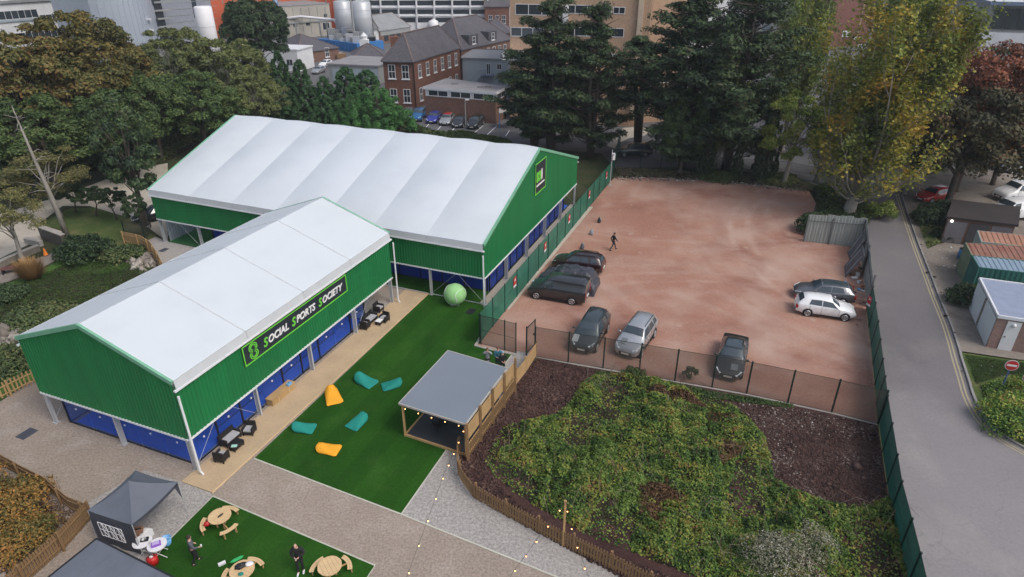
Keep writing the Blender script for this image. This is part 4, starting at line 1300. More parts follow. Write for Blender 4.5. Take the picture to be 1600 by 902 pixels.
# cabin with flat felt roof at the bottom left
cz = 2.3
k0, k1, k2 = G(151, 842, cz), G(272, 903, cz), G(75, 903, cz)
ex = (k1 - k0).normalized() * 5.2; ey = (k2 - k0).normalized() * 5.5
r = thing('flat_roofed_cabin', 'dark cabin with a flat grey felt roof in the bottom left corner', 'cabin', (k0.x, k0.y, 0))
poly = [k0, k0 + ex, k0 + ex + ey, k0 + ey]
cxy = sum(poly, Vector()) / 4
mb = MB(); mb.prism([(p.x, p.y) for p in poly], cz - .09, cz); mb.build('roof', m_cabinroof, r, world=True)
mb = MB()
for i in range(4): mb.bar(P0(poly[i], cz - .03), P0(poly[(i + 1) % 4], cz - .03), .06, .14)
mb.build('fascia', m_black, r, world=True)
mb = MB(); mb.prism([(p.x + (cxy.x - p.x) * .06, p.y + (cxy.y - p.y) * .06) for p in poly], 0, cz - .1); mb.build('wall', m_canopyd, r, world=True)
for k in (1, 2, 3):
    a = k0 + ex * (k / 4); b_ = a + ey
    MB().bar(P0(a, cz + .006), P0(b_, cz + .006), .05, .012).build('felt_seam', m_cabinroof, r, world=True)

# round folding tables with goods
def folding_table(label, px, z=.72, rr_=.42):
    p = G(px[0], px[1], z)
    r = thing('folding_table', label, 'table', (p.x, p.y, 0), .4, 'white folding tables beside the gazebo')
    MB().disc((0, 0), rr_, z - .035, z, 24).build('tabletop', m_plastic, r)
    for s in (-1, 1):
        MB().tube([(-.3, s * .25, 0), (.28, s * .2, z - .04)], .015, 6).build('leg', m_plastic, r)
        MB().tube([(.3, s * .25, 0), (-.28, s * .2, z - .04)], .015, 6).build('leg', m_plastic, r)
    return p
tA = folding_table('white round folding table tucked under the gazebo corner', (222, 846))
tB = folding_table('white round folding table with a purple box, next to the blue bucket', (245, 851))
r = thing('storage_box', 'purple box on the white table beside the blue bucket', 'box', tB + Vector((-.02, -.02, .0)), .5); MB().box(-.2, .2, -.13, .13, 0, .1).build('box', m_purple, r); MB().box(-.15, .15, -.09, .09, .1, .13).build('lid', M('lilac_paper', (.5, .4, .7)), r)
r = thing('tool_tray', 'black tray of small items on the table under the gazebo corner', 'tray', tA + Vector((.08, .08, 0)), .3); MB().box(-.17, .17, -.12, .12, 0, .05).build('tray', m_black, r); MB().box(-.1, .0, -.08, .05, .05, .1).build('item', m_plastic, r); MB().tube([(.05, 0, .05), (.05, 0, .16)], .03, 8).build('bottle', m_alu, r)
r = thing('paper_stack', 'loose white papers on the table under the gazebo corner', 'papers', tA + Vector((-.15, -.1, 0)), -.3); MB().box(-.14, .14, -.1, .1, 0, .02).build('sheet', m_line, r)
p = G(262, 850)
r = thing('bucket', 'pale blue bucket on the edge of the picnic lawn', 'bucket', p)
mb = MB(); n = 20
ring = lambda rr_, z_: [(rr_ * cos(2 * pi * k / n), rr_ * sin(2 * pi * k / n), z_) for k in range(n)]
mb.add(ring(.17, 0.02) + ring(.24, .38) + ring(.22, .38) + ring(.16, .05), [tuple([j * n + k, j * n + (k + 1) % n, (j + 1) * n + (k + 1) % n, (j + 1) * n + k]) for j in range(3) for k in range(n)] + [tuple(range(3 * n, 4 * n))])
mb.build('tub', m_blueplastic, r, True); MB().tube([(.23 * cos(t), .05, .38 + .0 - .2 * sin(t) * .2) for t in [pi * k / 8 for k in range(9)]], .01, 5).build('handle', m_plastic, r)
p = G(240, 880)
r = thing('petrol_can', 'red container with a white top standing by the picnic lawn corner', 'container', p, .3)
MB().tube([(0, 0, .0), (0, 0, .36), (0, 0, .42)], [.24, .24, .15], 12).build('body', m_red, r, True); MB().tube([(0, 0, .42), (0, 0, .48)], .09, 8).build('cap', m_plastic, r); MB().tube([(-.16, 0, .4), (0, 0, .56), (.16, 0, .4)], .02, 6).build('handle', m_black, r)
for k, (x, y, l, mt) in enumerate(((217, 833, 'brown cardboard box stacked at the open gazebo corner', M('cardboard', (.3, .17, .11))), (228, 833, 'white carrier bag at the open gazebo corner', m_plastic))):
    p = G(x, y, .3)
    r = thing('storage_box' if k == 0 else 'carrier_bag', l, 'box' if k == 0 else 'bag', (p.x, p.y, 0), .3 + k)
    MB().prism([(-.22, -.2), (.24, -.18), (.2, .2), (-.2, .18)], 0, .55 - k * .15).build('box' if k == 0 else 'bag', mt, r)
    MB().box(-.15, .15, -.03, .03, .55 - k * .15, .58 - k * .15).build('flap' if k == 0 else 'handle', m_black if k == 0 else mt, r)

# ---- round picnic tables
def picnic(label, px, rz):
    z = .74
    p = G(px[0], px[1], z)
    r = thing('picnic_table', label, 'picnic table', (p.x, p.y, 0), rz, 'round picnic tables')
    r.scale = (.86, .86, .93); z = .74 / .93
    n = 6
    for i in range(n):                                   # tabletop boards
        y0, y1 = -.62 + 1.24 * i / n + .004, -.62 + 1.24 * (i + 1) / n - .004
        pts = []
        for y in (y0, (y0 + y1) / 2, y1): pts.append((sqrt(max(0.0016, .62 ** 2 - y * y)), y))
        poly = pts + [(-x_, y_) for x_, y_ in pts[::-1]]
        MB().prism(poly, z - .035, z).build('tabletop_board', m_timber_pale, r)
    for k in range(3):
        c0 = radians(90 + 120 * k)
        for (r0, r1) in ((.86, .97), (.985, 1.10)):
            pts = [(r1 * cos(c0 + t), r1 * sin(c0 + t)) for t in [-.52 + 1.04 * q / 8 for q in range(9)]]
            pts += [(r0 * cos(c0 + t), r0 * sin(c0 + t)) for t in [.52 - 1.04 * q / 8 for q in range(9)]]
            MB().prism(pts, .42, .455).build('seat_board', m_timber_pale, r)
        d = Vector((cos(c0), sin(c0), 0))
        MB().bar(d * .1 + Vector((0, 0, .38)), d * 1.02 + Vector((0, 0, .38)), .05, .08).build('beam', m_timber, r)
        t_ = Vector((-d.y, d.x, 0))
        for s in (-1, 1):
            MB().bar(d * .98 + t_ * .33 * s, d * .98 + t_ * .33 * s + Vector((0, 0, .42)), .05, .08).build('leg', m_timber, r)
        MB().bar(d * .25, d * .30 + Vector((0, 0, z - .04)), .06, .07).build('table_leg', m_timber, r)
    return p, r
pA, rA = picnic('round picnic table nearest the top corner of the picnic lawn', (343, 806), radians(-12))
pB, rB = picnic('round picnic table with nothing on it beside the man in black', (515, 884), radians(-55))
pC, rC = picnic('round picnic table cluttered with coats and cups at the bottom edge', (378, 890), radians(-22))
def lump(name, label, cat, p, rz, sx, sy, sz, mat):
    r = thing(name, label, cat, p, rz)
    mb = MB(); mb.sphere((0, 0, sz * .4), 1, 12, 8, 0, (sx, sy, sz * .6))
    rn = random.Random(hash(label) % 1000)
    mb.v = [(v[0] * rn.uniform(.8, 1.15), v[1] * rn.uniform(.8, 1.15), max(0, v[2] * rn.uniform(.8, 1.2))) for v in mb.v]
    mb.build('cloth', mat, r, True); return r
lump('black_strap', 'small black strap lying on the top picnic table', 'strap', pA + Vector((.05, 0, 0)), 1.0, .16, .05, .06, m_black)
lump('red_jacket', 'red cloth draped at the left side of the top picnic table', 'jacket', pA + Vector((-.5, -.3, -.28)), .6, .18, .12, .2, m_red)
lump('dark_coat', 'dark coat heaped on the cluttered picnic table', 'coat', pC + Vector((-.1, .15, 0)), .5, .26, .18, .15, m_black)
lump('white_bag', 'white carrier bag on the cluttered picnic table', 'bag', pC + Vector((.25, .25, 0)), .3, .18, .14, .14, m_plastic)
lump('green_coat', 'bright green cloth on the bench of the cluttered picnic table', 'coat', pC + Vector((-.55, .75, -.28)), .7, .32, .1, .08, M('bright_green_cloth', (.03, .4, .12)))
lump('teal_cups', 'pile of teal cartons on the cluttered picnic table', 'cartons', pC + Vector((.05, -.25, 0)), .2, .12, .1, .07, m_teal)
r = thing('white_box', 'small white box lying on the picnic lawn', 'box', G(347, 881, .05), .6); MB().box(-.16, .16, -.08, .08, -.03, .06).build('box', m_plastic, r)

# ---- camera mast, street signs, lamp posts
p = G(953, 290)
r = thing('camera_mast', 'slim grey mast with white camera and box at the red yard corner', 'camera mast', p)
MB().tube([(0, 0, 0), (0, 0, 4.3)], .05, 8).build('pole', m_alu, r); MB().box(-.02, .35, -.1, .1, 3.75, 3.9).build('arm', m_plastic, r); MB().box(.08, .36, -.14, .14, 3.1, 3.6).build('control_box', m_plastic, r)
cam_ = MB().tube([(.3, 0, 3.72), (.3, 0, 3.6)], [.11, .07], 10).build('camera', m_plastic, r); MB().box(-.25, .25, -.25, .25, 0, .06).build('foot', m_conc, r)
def noentry(label, px, h, rz, d=.75):
    r = thing('no_entry_sign', label, 'road sign', G(*px), rz, 'no entry signs by the road')
    r.location.z = pave_z
    MB().tube([(0, 0, 0), (0, 0, h)], .05, 8).build('pole', M('blue_grey_pole', (.08, .14, .3)), r)
    def dsc(rr_, y0, y1, mat, nm):
        n = 28; mb = MB()
        vs = [(rr_ * cos(2 * pi * k / n), y0, h + rr_ * sin(2 * pi * k / n)) for k in range(n)] + [(rr_ * cos(2 * pi * k / n), y1, h + rr_ * sin(2 * pi * k / n)) for k in range(n)]
        mb.add(vs, [(k, (k + 1) % n, n + (k + 1) % n, n + k) for k in range(n)] + [tuple(range(n - 1, -1, -1)), tuple(range(n, 2 * n))])
        return mb.build(nm, mat, r)
    dsc(d / 2, -.06, -.08, m_alu, 'back_plate'); dsc(d / 2 - .01, -.081, -.085, m_plastic, 'white_rim'); dsc(d / 2 - .035, -.086, -.09, m_redpaint, 'red_disc')
    MB().box(-d * .36, d * .36, -.096, -.091, h - d * .09, h + d * .09).build('white_bar', m_plastic, r)
noentry('round no entry sign on a blue pole, left of the pair in the roadside hedge', (1563, 611), 1.9, radians(-18))
noentry('round no entry sign cut by the right edge of the photo', (1590, 632), 1.9, radians(-30), .7)
def lamp_post(label, px, h, arm=.9, rz=0):
    r = thing('street_lamp', label, 'street lamp', G(*px), rz, 'street lamps')
    MB().tube([(0, 0, 0), (0, 0, 1.2), (0, 0, h)], [.09, .06, .045], 8).build('pole', m_alu, r)
    MB().bar((0, 0, h), (arm, 0, h + .08), .06, .06).build('arm', m_alu, r)
    MB().box(arm - .1, arm + .5, -.13, .13, h + .02, h + .14).build('lamp_head', m_plastic, r)
lamp_post('short street lamp standing among the parked cars by the low brick block', (728, 200), 4.2, .1, 0)
lamp_post('street lamp showing white between the poplar branches', (1262, 240), 11.5, .8, pi)
lamp_post('slim street lamp beside the sandy path under the dark cypresses', (963, 208), 4.0, .2, 0)
r = thing('orange_cone', 'small orange cone beside the bench terrace at far left', 'traffic cone', G(72, 399))
MB().tube([(0, 0, .03), (0, 0, .7)], [.2, .04], 12).build('cone', M('orange_plastic', (.75, .22, .03)), r); MB().box(-.25, .25, -.25, .25, 0, .04).build('base', m_black, r)
r = thing('park_bench', 'reddish slatted bench table beside the tan grass clump', 'bench', G(28, 424), radians(28))
for k in range(5): MB().box(-1.1, 1.1, -.4 + k * .16, -.26 + k * .16, .44, .48).build('slat', M('dark_red_timber', (.13, .05, .045)), r)
for sx in (-1, 1): MB().box(sx * 1.0 - .05, sx * 1.0 + .05, -.35, .35, 0, .44).build('leg', m_black, r)
# low retaining walls of the terrace on the far left
def low_wall(label, pts, h, w, mat):
    r = thing('retaining_wall', label, 'low wall', pts[0])
    for i in range(len(pts) - 1):
        MB().bar(P0(pts[i], h / 2), P0(pts[i + 1], h / 2), w, h).build('wall', mat, r, world=True)
        MB().bar(P0(pts[i], h + .03), P0(pts[i + 1], h + .03), w + .08, .06).build('coping', m_conc, r, world=True)
low_wall('dark retaining wall between the sandy track and the upper grass', [G(68, 372), G(104, 386)], 1.2, .4, M('dark_stone_wall', (.09, .075, .065), var=.3))
low_wall('long low wall along the bench terrace at far left', [G(-60, 450), G(14, 412), G(62, 392)], .55, .35, M('grey_stone_wall', (.2, .18, .15), var=.3))
low_wall('short upper terrace wall beside the sandy track', [G(42, 380), G(66, 385)], .5, .35, m_conc)
# ------------------------------------------------------------------ cars
CARS = {
 # t, z_belt, z_top, half-width belt, half-width roof
 'hatch': dict(L=4.28, W=1.79, base=.22, wb=(.19, .80), wr=.32, st=[
   (0, .50, .52, .60, .40), (.03, .62, .66, .78, .60), (.10, .74, .80, .87, .74), (.27, .90, .97, .895, .80), (.31, .93, 1.10, .895, .74), (.43, .96, 1.43, .89, .60), (.60, .97, 1.48, .89, .60), (.80, .99, 1.45, .885, .58), (.88, 1.0, 1.38, .87, .56), (.965, 1.0, 1.04, .83, .70), (1, .72, .74, .76, .6)],
   win=(.30, .42, .885, .955), side=((.33, .42, .58), (.595, .62, .80))),
 'saloon': dict(L=4.75, W=1.84, base=.20, wb=(.19, .80), wr=.33, st=[
   (0, .48, .50, .58, .4), (.03, .60, .63, .78, .6), (.12, .72, .78, .88, .74), (.29, .86, .94, .915, .8), (.33, .90, 1.08, .91, .74), (.44, .93, 1.38, .90, .60), (.60, .95, 1.43, .90, .60), (.74, .96, 1.36, .89, .57), (.86, .97, 1.06, .88, .70), (.97, .95, .99, .84, .7), (1, .68, .7, .78, .6)],
   win=(.32, .43, .75, .855), side=((.35, .44, .58), (.60, .62, .75))),
 'suv': dict(L=4.62, W=1.86, base=.26, wb=(.18, .79), wr=.37, st=[
   (0, .60, .62, .66, .46), (.03, .78, .82, .82, .66), (.10, .90, .98, .90, .78), (.26, 1.02, 1.12, .92, .82), (.30, 1.05, 1.28, .92, .76), (.40, 1.08, 1.60, .91, .64), (.60, 1.10, 1.68, .91, .65), (.84, 1.12, 1.66, .90, .63), (.92, 1.12, 1.58, .89, .62), (.985, 1.1, 1.14, .86, .74), (1, .8, .82, .8, .66)],
   win=(.295, .40, .925, .975), side=((.32, .41, .56), (.58, .60, .74), )),
 'van': dict(L=4.55, W=1.86, base=.22, wb=(.17, .78), wr=.33, st=[
   (0, .58, .60, .70, .5), (.03, .80, .84, .84, .7), (.09, .92, 1.0, .90, .8), (.20, 1.06, 1.16, .92, .82), (.25, 1.12, 1.36, .92, .76), (.34, 1.16, 1.74, .92, .72), (.50, 1.17, 1.82, .92, .74), (.90, 1.18, 1.83, .92, .75), (.975, 1.18, 1.80, .91, .74), (1, 1.15, 1.7, .88, .70)],
   win=(.245, .335, .976, .998), side=((.27, .34, .45),)),
}
def interp(st, t):
    for i in range(len(st) - 1):
        if st[i][0] <= t <= st[i + 1][0]:
            k = (t - st[i][0]) / (st[i + 1][0] - st[i][0])
            return [a + (b_ - a) * k for a, b_ in zip(st[i], st[i + 1])]
    return list(st[-1])
def car(name, label, cat, kind, pf, pr, side, paint, group=None, z0=0, rails=False, roofmat=None, plate=True, glassroof=False, scale=1.0, rimmat=None, front=None):
    """pf, pr: ground points of the front and rear wheel on one side; side = +1 when that is the car's left side"""
    S = CARS[kind]; L = S['L'] * scale; Wd = S['W'] * scale
    f = (pf - pr).normalized(); left = Vector((-f.y, f.x, 0))
    mid = (pf + pr) / 2 - left * (side * (Wd / 2 - .08))
    mid = mid + f * (((S['wb'][0] + S['wb'][1]) / 2 - .5) * L)
    r = thing(name, label, cat, (mid.x, mid.y, z0), atan2(f.y, f.x), group)
    st = S['st']; sc = scale
    def X(t): return (.5 - t) * L
    def ring(t):
        _, zb, zt, ws, wr = interp(st, t)
        b0 = S['base']
        lo = b0 if .08 < t < .92 else b0 + .1
        ws *= Wd / (2 * .92) / sc if False else 1
        return [(0, lo), (ws * .90, lo), (ws * .985, lo + .14), (ws, (lo + zb) / 2 + .05), (ws * .985, zb - .03), (ws * .955, zb + .01), (wr, max(zb + .02, zt - .05)), (wr * .86, zt), (0, zt + .025)]
    ts = sorted(set([s[0] for s in st] + [.015, .06, .18, .36, .52, .70, .94]))
    vs = []
    for t in ts:
        h = ring(t)
        full = [(-y, z) for y, z in h[1:-1]]
        rg = h + full[::-1]
        vs.append([(X(t), y * sc, z * sc) for y, z in rg])
    n = len(vs[0]); mb = MB(); fs = []
    flat = [p for rg in vs for p in rg]
    for i in range(len(vs) - 1):
        for k in range(n):
            k2 = (k + 1) % n
            fs.append((i * n + k, i * n + k2, (i + 1) * n + k2, (i + 1) * n + k))
    fs += [tuple(range(n)), tuple((len(vs) - 1) * n + k for k in range(n - 1, -1, -1))]
    mb.add(flat, fs)
    body = mb.build('body', paint, r, smooth=True)
    md = body.modifiers.new('edges', 'EDGE_SPLIT'); md.split_angle = radians(38)
    def pane(nm, pts, mat, off=.012):
        mb = MB(); P_ = [Vector(p) for p in pts]
        nrm = (P_[1] - P_[0]).cross(P_[2] - P_[0]).normalized()
        c = sum(P_, Vector()) / len(P_)
        if nrm.dot(c - Vector((c.x * .9, 0, .6))) < 0: nrm = -nrm
        P2 = [p + nrm * off for p in P_]
        k = len(P_)
        mb.add([p - nrm * .004 for p in P_] + P2, [tuple(range(k, 2 * k))] + [(i, (i + 1) % k, k + (i + 1) % k, k + i) for i in range(k)])
        return mb.build(nm, mat, r)
    def top(t, y):
        _, zb, zt, ws, wr = interp(st, t)
        return (X(t), y * wr * sc, (zt + .02 - .02 * abs(y)) * sc)
    def cap(nm, t0, t1, yw, mat, off=.016):
        tt = [t0] + [t for t in ts if t0 + .004 < t < t1 - .004] + [t1]
        ys = [-yw, -.86, -.43, 0, .43, .86, yw] if yw > .87 else [-yw, -yw / 2, 0, yw / 2, yw]
        V = []
        for t in tt:
            _, zb, zt, ws, wr = interp(st, t)
            # same straight interpolation between body sections as the shell itself
            for f_ in ys:
                a_ = abs(f_)
                z_ = zt + .025 * (1 - a_ / .86) if a_ <= .86 else zt + (max(zb + .02, zt - .05) - zt) * (a_ - .86) / .14
                V.append((X(t), f_ * wr * sc, z_ * sc))
        n_ = len(ys); Fc = [(i * n_ + k, i * n_ + k + 1, (i + 1) * n_ + k + 1, (i + 1) * n_ + k) for i in range(len(tt) - 1) for k in range(n_ - 1)]
        d_ = Vector((V[-n_][0] - V[0][0], 0, V[-n_][2] - V[0][2])); nz_ = Vector((-d_.z, 0, d_.x)).normalized()
        if nz_.z < 0: nz_ = -nz_
        V = [tuple(Vector(v) + nz_ * off) for v in V]
        return MB().add(V, Fc).build(nm, mat, r, smooth=True)
    w = S['win']
    cap('windscreen', w[0], w[1], .95, m_carglass)
    if kind != 'van': cap('rear_window', w[2], w[3], .86, m_carglass)
    def sd(t, v, s):
        _, zb, zt, ws, wr = interp(st, t)
        y0, z0_ = ws * .955, zb + .03; y1, z1_ = wr, zt - .06
        return (X(t), s * (y0 + (y1 - y0) * v) * sc, (z0_ + (z1_ - z0_) * v) * sc)
    for s in (-1, 1):
        for q in S['side']:
            a, b_, c = q
            pts = [sd(a, .05, s), sd((a + b_) / 2, .05, s), sd(c, .05, s), sd(c, .92, s), sd(b_, .92, s)]
            if q is not S['side'][0]: pts = [sd(a, .05, s), sd(c if kind != 'suv' else c, .08, s), sd(b_ if c - b_ < .1 else c - .03, .9, s), sd(a, .92, s)]
            pane('side_window', pts, m_carglass, .02)
        if kind == 'suv':
            pane('side_window', [sd(.765, .1, s), sd(.88, .2, s), sd(.86, .88, s), sd(.765, .92, s)], m_carglass, .02)
        y = ((interp(st, .3)[3]) + .11) * sc
        mm = MB().sphere((X(.33), s * y, (interp(st, .3)[1] + .10) * sc), .11, 8, 6, 0, (.6, 1.1, .75)).build('wing_mirror', paint, r, True)
        if rails: MB().tube([top(.46, s * .9), (top(.5, s * .9)[0], s * interp(st, .5)[4] * .9 * sc, (interp(st, .5)[2] + .06) * sc), (top(.82, s * .9)[0], s * interp(st, .82)[4] * .9 * sc, (interp(st, .82)[2] + .06) * sc), top(.86, s * .9)], .025, 6).build('roof_rail', m_black if paint is not None else m_alu, r)
        # lights
        hb = interp(st, .04)
        MB().bar((X(.012), s * .50 * sc, (hb[1] - .10) * sc), (X(.10), s * .80 * sc, (interp(st, .1)[1] - .05) * sc), .10, .15).build('headlight', m_lamp, r)
        rb = interp(st, .99)
        MB().box(min(X(.975), X(1) - .02), max(X(.975), X(1) - .02) + .02, min(s * .60, s * .82) * sc, max(s * .60, s * .82) * sc, (.62 if kind != 'suv' else .78) * sc, (.86 if kind != 'van' else 1.15) * sc).build('tail_light', m_tail, r)
        # sills and door joints
        MB().box(X(.72), X(.27), min(s * .885, s * .925) * sc, max(s * .885, s * .925) * sc, .24 * sc, .31 * sc).build('sill', m_black, r)
        for t in ((.30, .585, .78) if kind != 'van' else (.27, .47, .80)):
            b0 = interp(st, t)
            MB().bar((X(t), s * b0[3] * 1.002 * sc, .34 * sc), (X(t), s * b0[3] * .99 * sc, (b0[1]) * sc), .02, .012, up=Vector((1, 0, 0))).build('door_joint', m_black, r)
        for t in (.50, .68):
            b0 = interp(st, t)
            MB().box(X(t) - .09, X(t) + .09, min(s * b0[3], s * (b0[3] + .02)) * sc, max(s * b0[3], s * (b0[3] + .02)) * sc, (b0[1] - .13) * sc, (b0[1] - .10) * sc).build('door_handle', paint, r)
    MB().box(X(.012) - .01, X(-.004), -.45 * sc, .45 * sc, .36 * sc, .56 * sc).build('grille', m_black, r)
    if plate:
        MB().box(X(-.004), X(-.010), -.26, .26, .40 * sc, .51 * sc).build('number_plate', m_plate, r)
        MB().box(X(1.008), X(1.0), -.26, .26, .55 * sc, .66 * sc).build('number_plate', m_plate, r)
    if glassroof: cap('glass_roof', .46, .70, .8, m_carglass, .012)
    if roofmat: cap('roof', .445, .86, .97, roofmat, .012)
    wr_ = S['wr'] * sc
    tm = MB().tube([(0, -.11, 0), (0, -.10, 0), (0, .10, 0), (0, .11, 0)], [wr_ * .9, wr_, wr_, wr_ * .9], 20).mesh('wheel', m_tyre)
    rmb = MB()
    rmb.tube([(0, .112, 0), (0, .116, 0)], wr_ * .62, 16, 1)
    for k in range(5):
        a = 2 * pi * k / 5
        rmb.bar((0, .12, 0), (wr_ * .62 * cos(a), .12, wr_ * .62 * sin(a)), .08, .03, 0, up=Vector((0, 1, 0)))
    rmb.tube([(wr_ * .64 * cos(2 * pi * k / 20), .118, wr_ * .64 * sin(2 * pi * k / 20)) for k in range(21)], .025, 4, 0, False)
    rm = rmb.mesh('rim', [rimmat or m_rim, m_black])
    am = MB().tube([(0, -.02, 0), (0, .02, 0)], wr_ * 1.14, 20).mesh('wheel_arch', m_black)
    for t in S['wb']:
        for s in (-1, 1):
            wy = s * (interp(st, t)[3] - .09) * sc
            o = link('wheel', tm, r, (X(t), wy, wr_), 0 if s > 0 else pi)
            link('rim', rm, o, (0, 0, 0))
            link('wheel_arch', am, r, (X(t), s * (interp(st, t)[3] - .012) * sc, wr_ + .02))
    return r
def paint(name, c, metal=.3, rough=.28, coat=1.0): return M(name, c, rough=rough, metal=metal, coat=coat, var=.04, scale=.8)
p_dark = paint('dark_teal_grey_paint', (.035, .05, .055), .2)
p_silver = paint('silver_paint', (.42, .44, .46), .5)
p_black = paint('near_black_paint', (.014, .017, .018), .0)
p_white = paint('white_car_paint', (.80, .81, .82), 0, .3)
p_grey = paint('mid_grey_paint', (.15, .155, .17), .5)
p_van = paint('charcoal_van_paint', (.035, .037, .042), .3)
p_darkred = paint('dark_red_black_paint', (.03, .012, .013), .2)
m_patchpale = M('pale_privacy_patch', (.38, .42, .42), rough=.6); m_patchgrey = M('grey_privacy_patch', (.13, .15, .16), rough=.6)
def bonnet_privacy_patch(label, c, t, y, mat, w=.42, l=.5, zz=.05, kind='suv'):  # thin cards standing in for privacy masking patches, not for real paper
    S = CARS[kind]; b0 = interp(S['st'], t)
    b1 = interp(S['st'], t - .08)
    f = Vector((cos(c.rotation_euler.z), sin(c.rotation_euler.z), 0)); lf = Vector((-f.y, f.x, 0))
    p = c.location + f * ((.5 - t) * S['L']) + lf * y
    r = thing('bonnet_privacy_patch', label, 'sheet', (p.x, p.y, b0[2] + .03), c.rotation_euler.z)
    k = (b0[2] - b1[2]) / (.08 * S['L'])
    MB().bar((-l / 2, 0, l / 2 * k), (l / 2, 0, -l / 2 * k), w, .012).build('sheet', mat, r)
c1 = car('parked_car', 'dark teal-grey estate SUV facing the see-through fence, left of the silver one', 'car', 'suv', G(932, 548), G(947.5, 520.5), 1, p_dark, rails=True)
bonnet_privacy_patch('pale square sheet on the bonnet of the dark teal-grey SUV', c1, .10, -.55, m_patchpale)
c2 = car('parked_car', 'silver SUV with dark roof rails facing the see-through fence', 'car', 'suv', G(1003, 554), G(1019, 531), 1, p_silver, rails=True)
bonnet_privacy_patch('dark grey square sheet on the bonnet of the silver SUV', c2, .13, -.35, m_patchgrey)
c3 = car('parked_car', 'black saloon with glass roof facing the fence, right of the silver SUV', 'car', 'saloon', G(1159, 588), G(1165, 557), 1, p_black, glassroof=True)
bonnet_privacy_patch('grey square sheet on the bonnet of the black saloon', c3, .14, .3, m_patchgrey, kind='saloon')
car('parked_car', 'white hatchback parked at the right side of the red yard', 'car', 'hatch', G(1319, 502), G(1259.5, 494), -1, p_white)
car('parked_car', 'mid-grey hatchback with black roof behind the white hatchback', 'car', 'hatch', G(1256, 470), G(1316, 478), 1, p_grey, roofmat=m_carglass, scale=1.03)
car('parked_van', 'charcoal panel van with a shiny roof by the green mesh fence', 'van', 'van', G(838.7, 467.5), G(892.3, 476.5), 1, p_van, scale=1.05)
car('parked_car', 'dark red-black car half hidden behind the tarpaulin-covered car', 'car', 'suv', G(873, 423), G(924, 431), 1, p_darkred, rails=True, scale=.98)
# car under the tarpaulin
cc_ = G(880, 447)
fdir = (G(838.7, 467) - G(892.3, 476)).normalized()
cc_ = (G(855, 449) + G(912, 458)) / 2 + Vector((-fdir.y, fdir.x, 0)) * -.75
r = thing('covered_car', 'car completely covered by a crumpled charcoal tarpaulin, next to the charcoal van', 'covered car', cc_, atan2(fdir.y, fdir.x))
N1, N2 = 84, 48
rn = random.Random(5)
ph = [(rn.uniform(1.5, 5), rn.uniform(1.5, 5), rn.uniform(0, 6), rn.uniform(.01, .03)) for _ in range(14)]
vs = []
for i in range(N1 + 1):
    for j in range(N2 + 1):
        x = -2.75 + 5.3 * i / N1; y = -1.35 + 2.7 * j / N2
        t = min(1, max(0, .5 - x / 4.6)); b0 = interp(CARS['suv']['st'], t)
        hh = b0[2] if abs(y) < b0[4] * 1.1 else max(b0[1] - (abs(y) - b0[4]) * .5, 0)
        e = max(abs(x) / 2.5, abs(y) / 1.12)
        fall = max(0., min(1., (1.13 - e) / .16))
        z = (hh + .06) * fall
        cr = sum(a_ * sin(kx * x + ky * y + p_) for kx, ky, p_, a_ in ph)
        fold = (1 - abs(sin(2.1 * x + 1.3 * y + 1.2 * sin(1.7 * y + x)))) ** 3 * .085 + (1 - abs(sin(3.3 * y - 1.1 * x + 1.5 * sin(2.3 * x)))) ** 3 * .07 + (1 - abs(sin(4.7 * x - 3.9 * y + sin(3 * y)))) ** 4 * .05
        z += (cr * (.5 + .4 * (1 - fall)) + fold * (.5 + .5 * fall)) * (1 if fall > 0 else .3)
        sq = 1 - .1 * (1 - fall)
        vs.append((x * sq + .06 * cr, y * sq + .25 * cr * (1 - fall), max(.02, z)))
mb = MB(); mb.add(vs, [(i * (N2 + 1) + j, (i + 1) * (N2 + 1) + j, (i + 1) * (N2 + 1) + j + 1, i * (N2 + 1) + j + 1) for i in range(N1) for j in range(N2)])
mb.build('tarpaulin', m_tarp, r, smooth=True)
tm = MB().tube([(0, -.1, 0), (0, .1, 0)], .33, 16).mesh('wheel', m_tyre)
for (x_, y_) in ((1.4, .9), (1.4, -.9), (-1.35, .9), (-1.35, -.9)): link('wheel', tm, r, (x_, y_ * .9, .33))

# cars behind
def back_car(label, kind, a, b_, pnt, grp='cars parked by the low brick block', name='parked_car', cat='car', **k):
    fa_, fb_ = G(*a), G(*b_)
    f = (fa_ - fb_).normalized(); S = CARS[kind]
    mid = (fa_ + fb_) / 2; hw = .31 * S['L']; lf = Vector((-f.y, f.x, 0)) * (S['W'] / 2 - .08)
    return car(name, label, cat, kind, mid + f * hw + lf, mid - f * hw + lf, 1, pnt, grp, **k)
back_car('grey car furthest left in the row, half hidden by the green conifer', 'hatch', (630, 193), (646, 175), p_grey)
back_car('bright blue hatchback, first clear car of the row by the low brick block', 'suv', (645, 196), (664, 178), paint('bright_blue_paint', (.02, .14, .34), .3))
back_car('violet-blue hatchback between the bright blue car and the red-roofed one', 'hatch', (669, 199), (687, 181), paint('violet_blue_paint', (.035, .05, .36), .3))
back_car('silver hatchback with a red roof in the row by the low brick block', 'hatch', (690, 202), (707, 184), p_silver, roofmat=paint('red_roof_paint', (.5, .02, .02), 0))
back_car('small dark grey car beside the red-roofed hatchback', 'hatch', (711, 204), (726, 189), p_van)
back_car('black estate car at the right end of the row by the low brick block', 'suv', (733, 207), (753, 190), p_black)
back_car('dark car on the back road beyond the red yard fence', 'suv', (968, 243), (1012, 243), p_dark, None)
back_car('white car parked against the tall red brick block', 'suv', (1366, 82), (1338, 79), p_white, None)
back_car('red car under the poplar branches on the right-hand parking area', 'hatch', (1434, 318), (1478, 310), paint('bright_red_paint', (.42, .015, .015), 0), None, z0=pave_z)
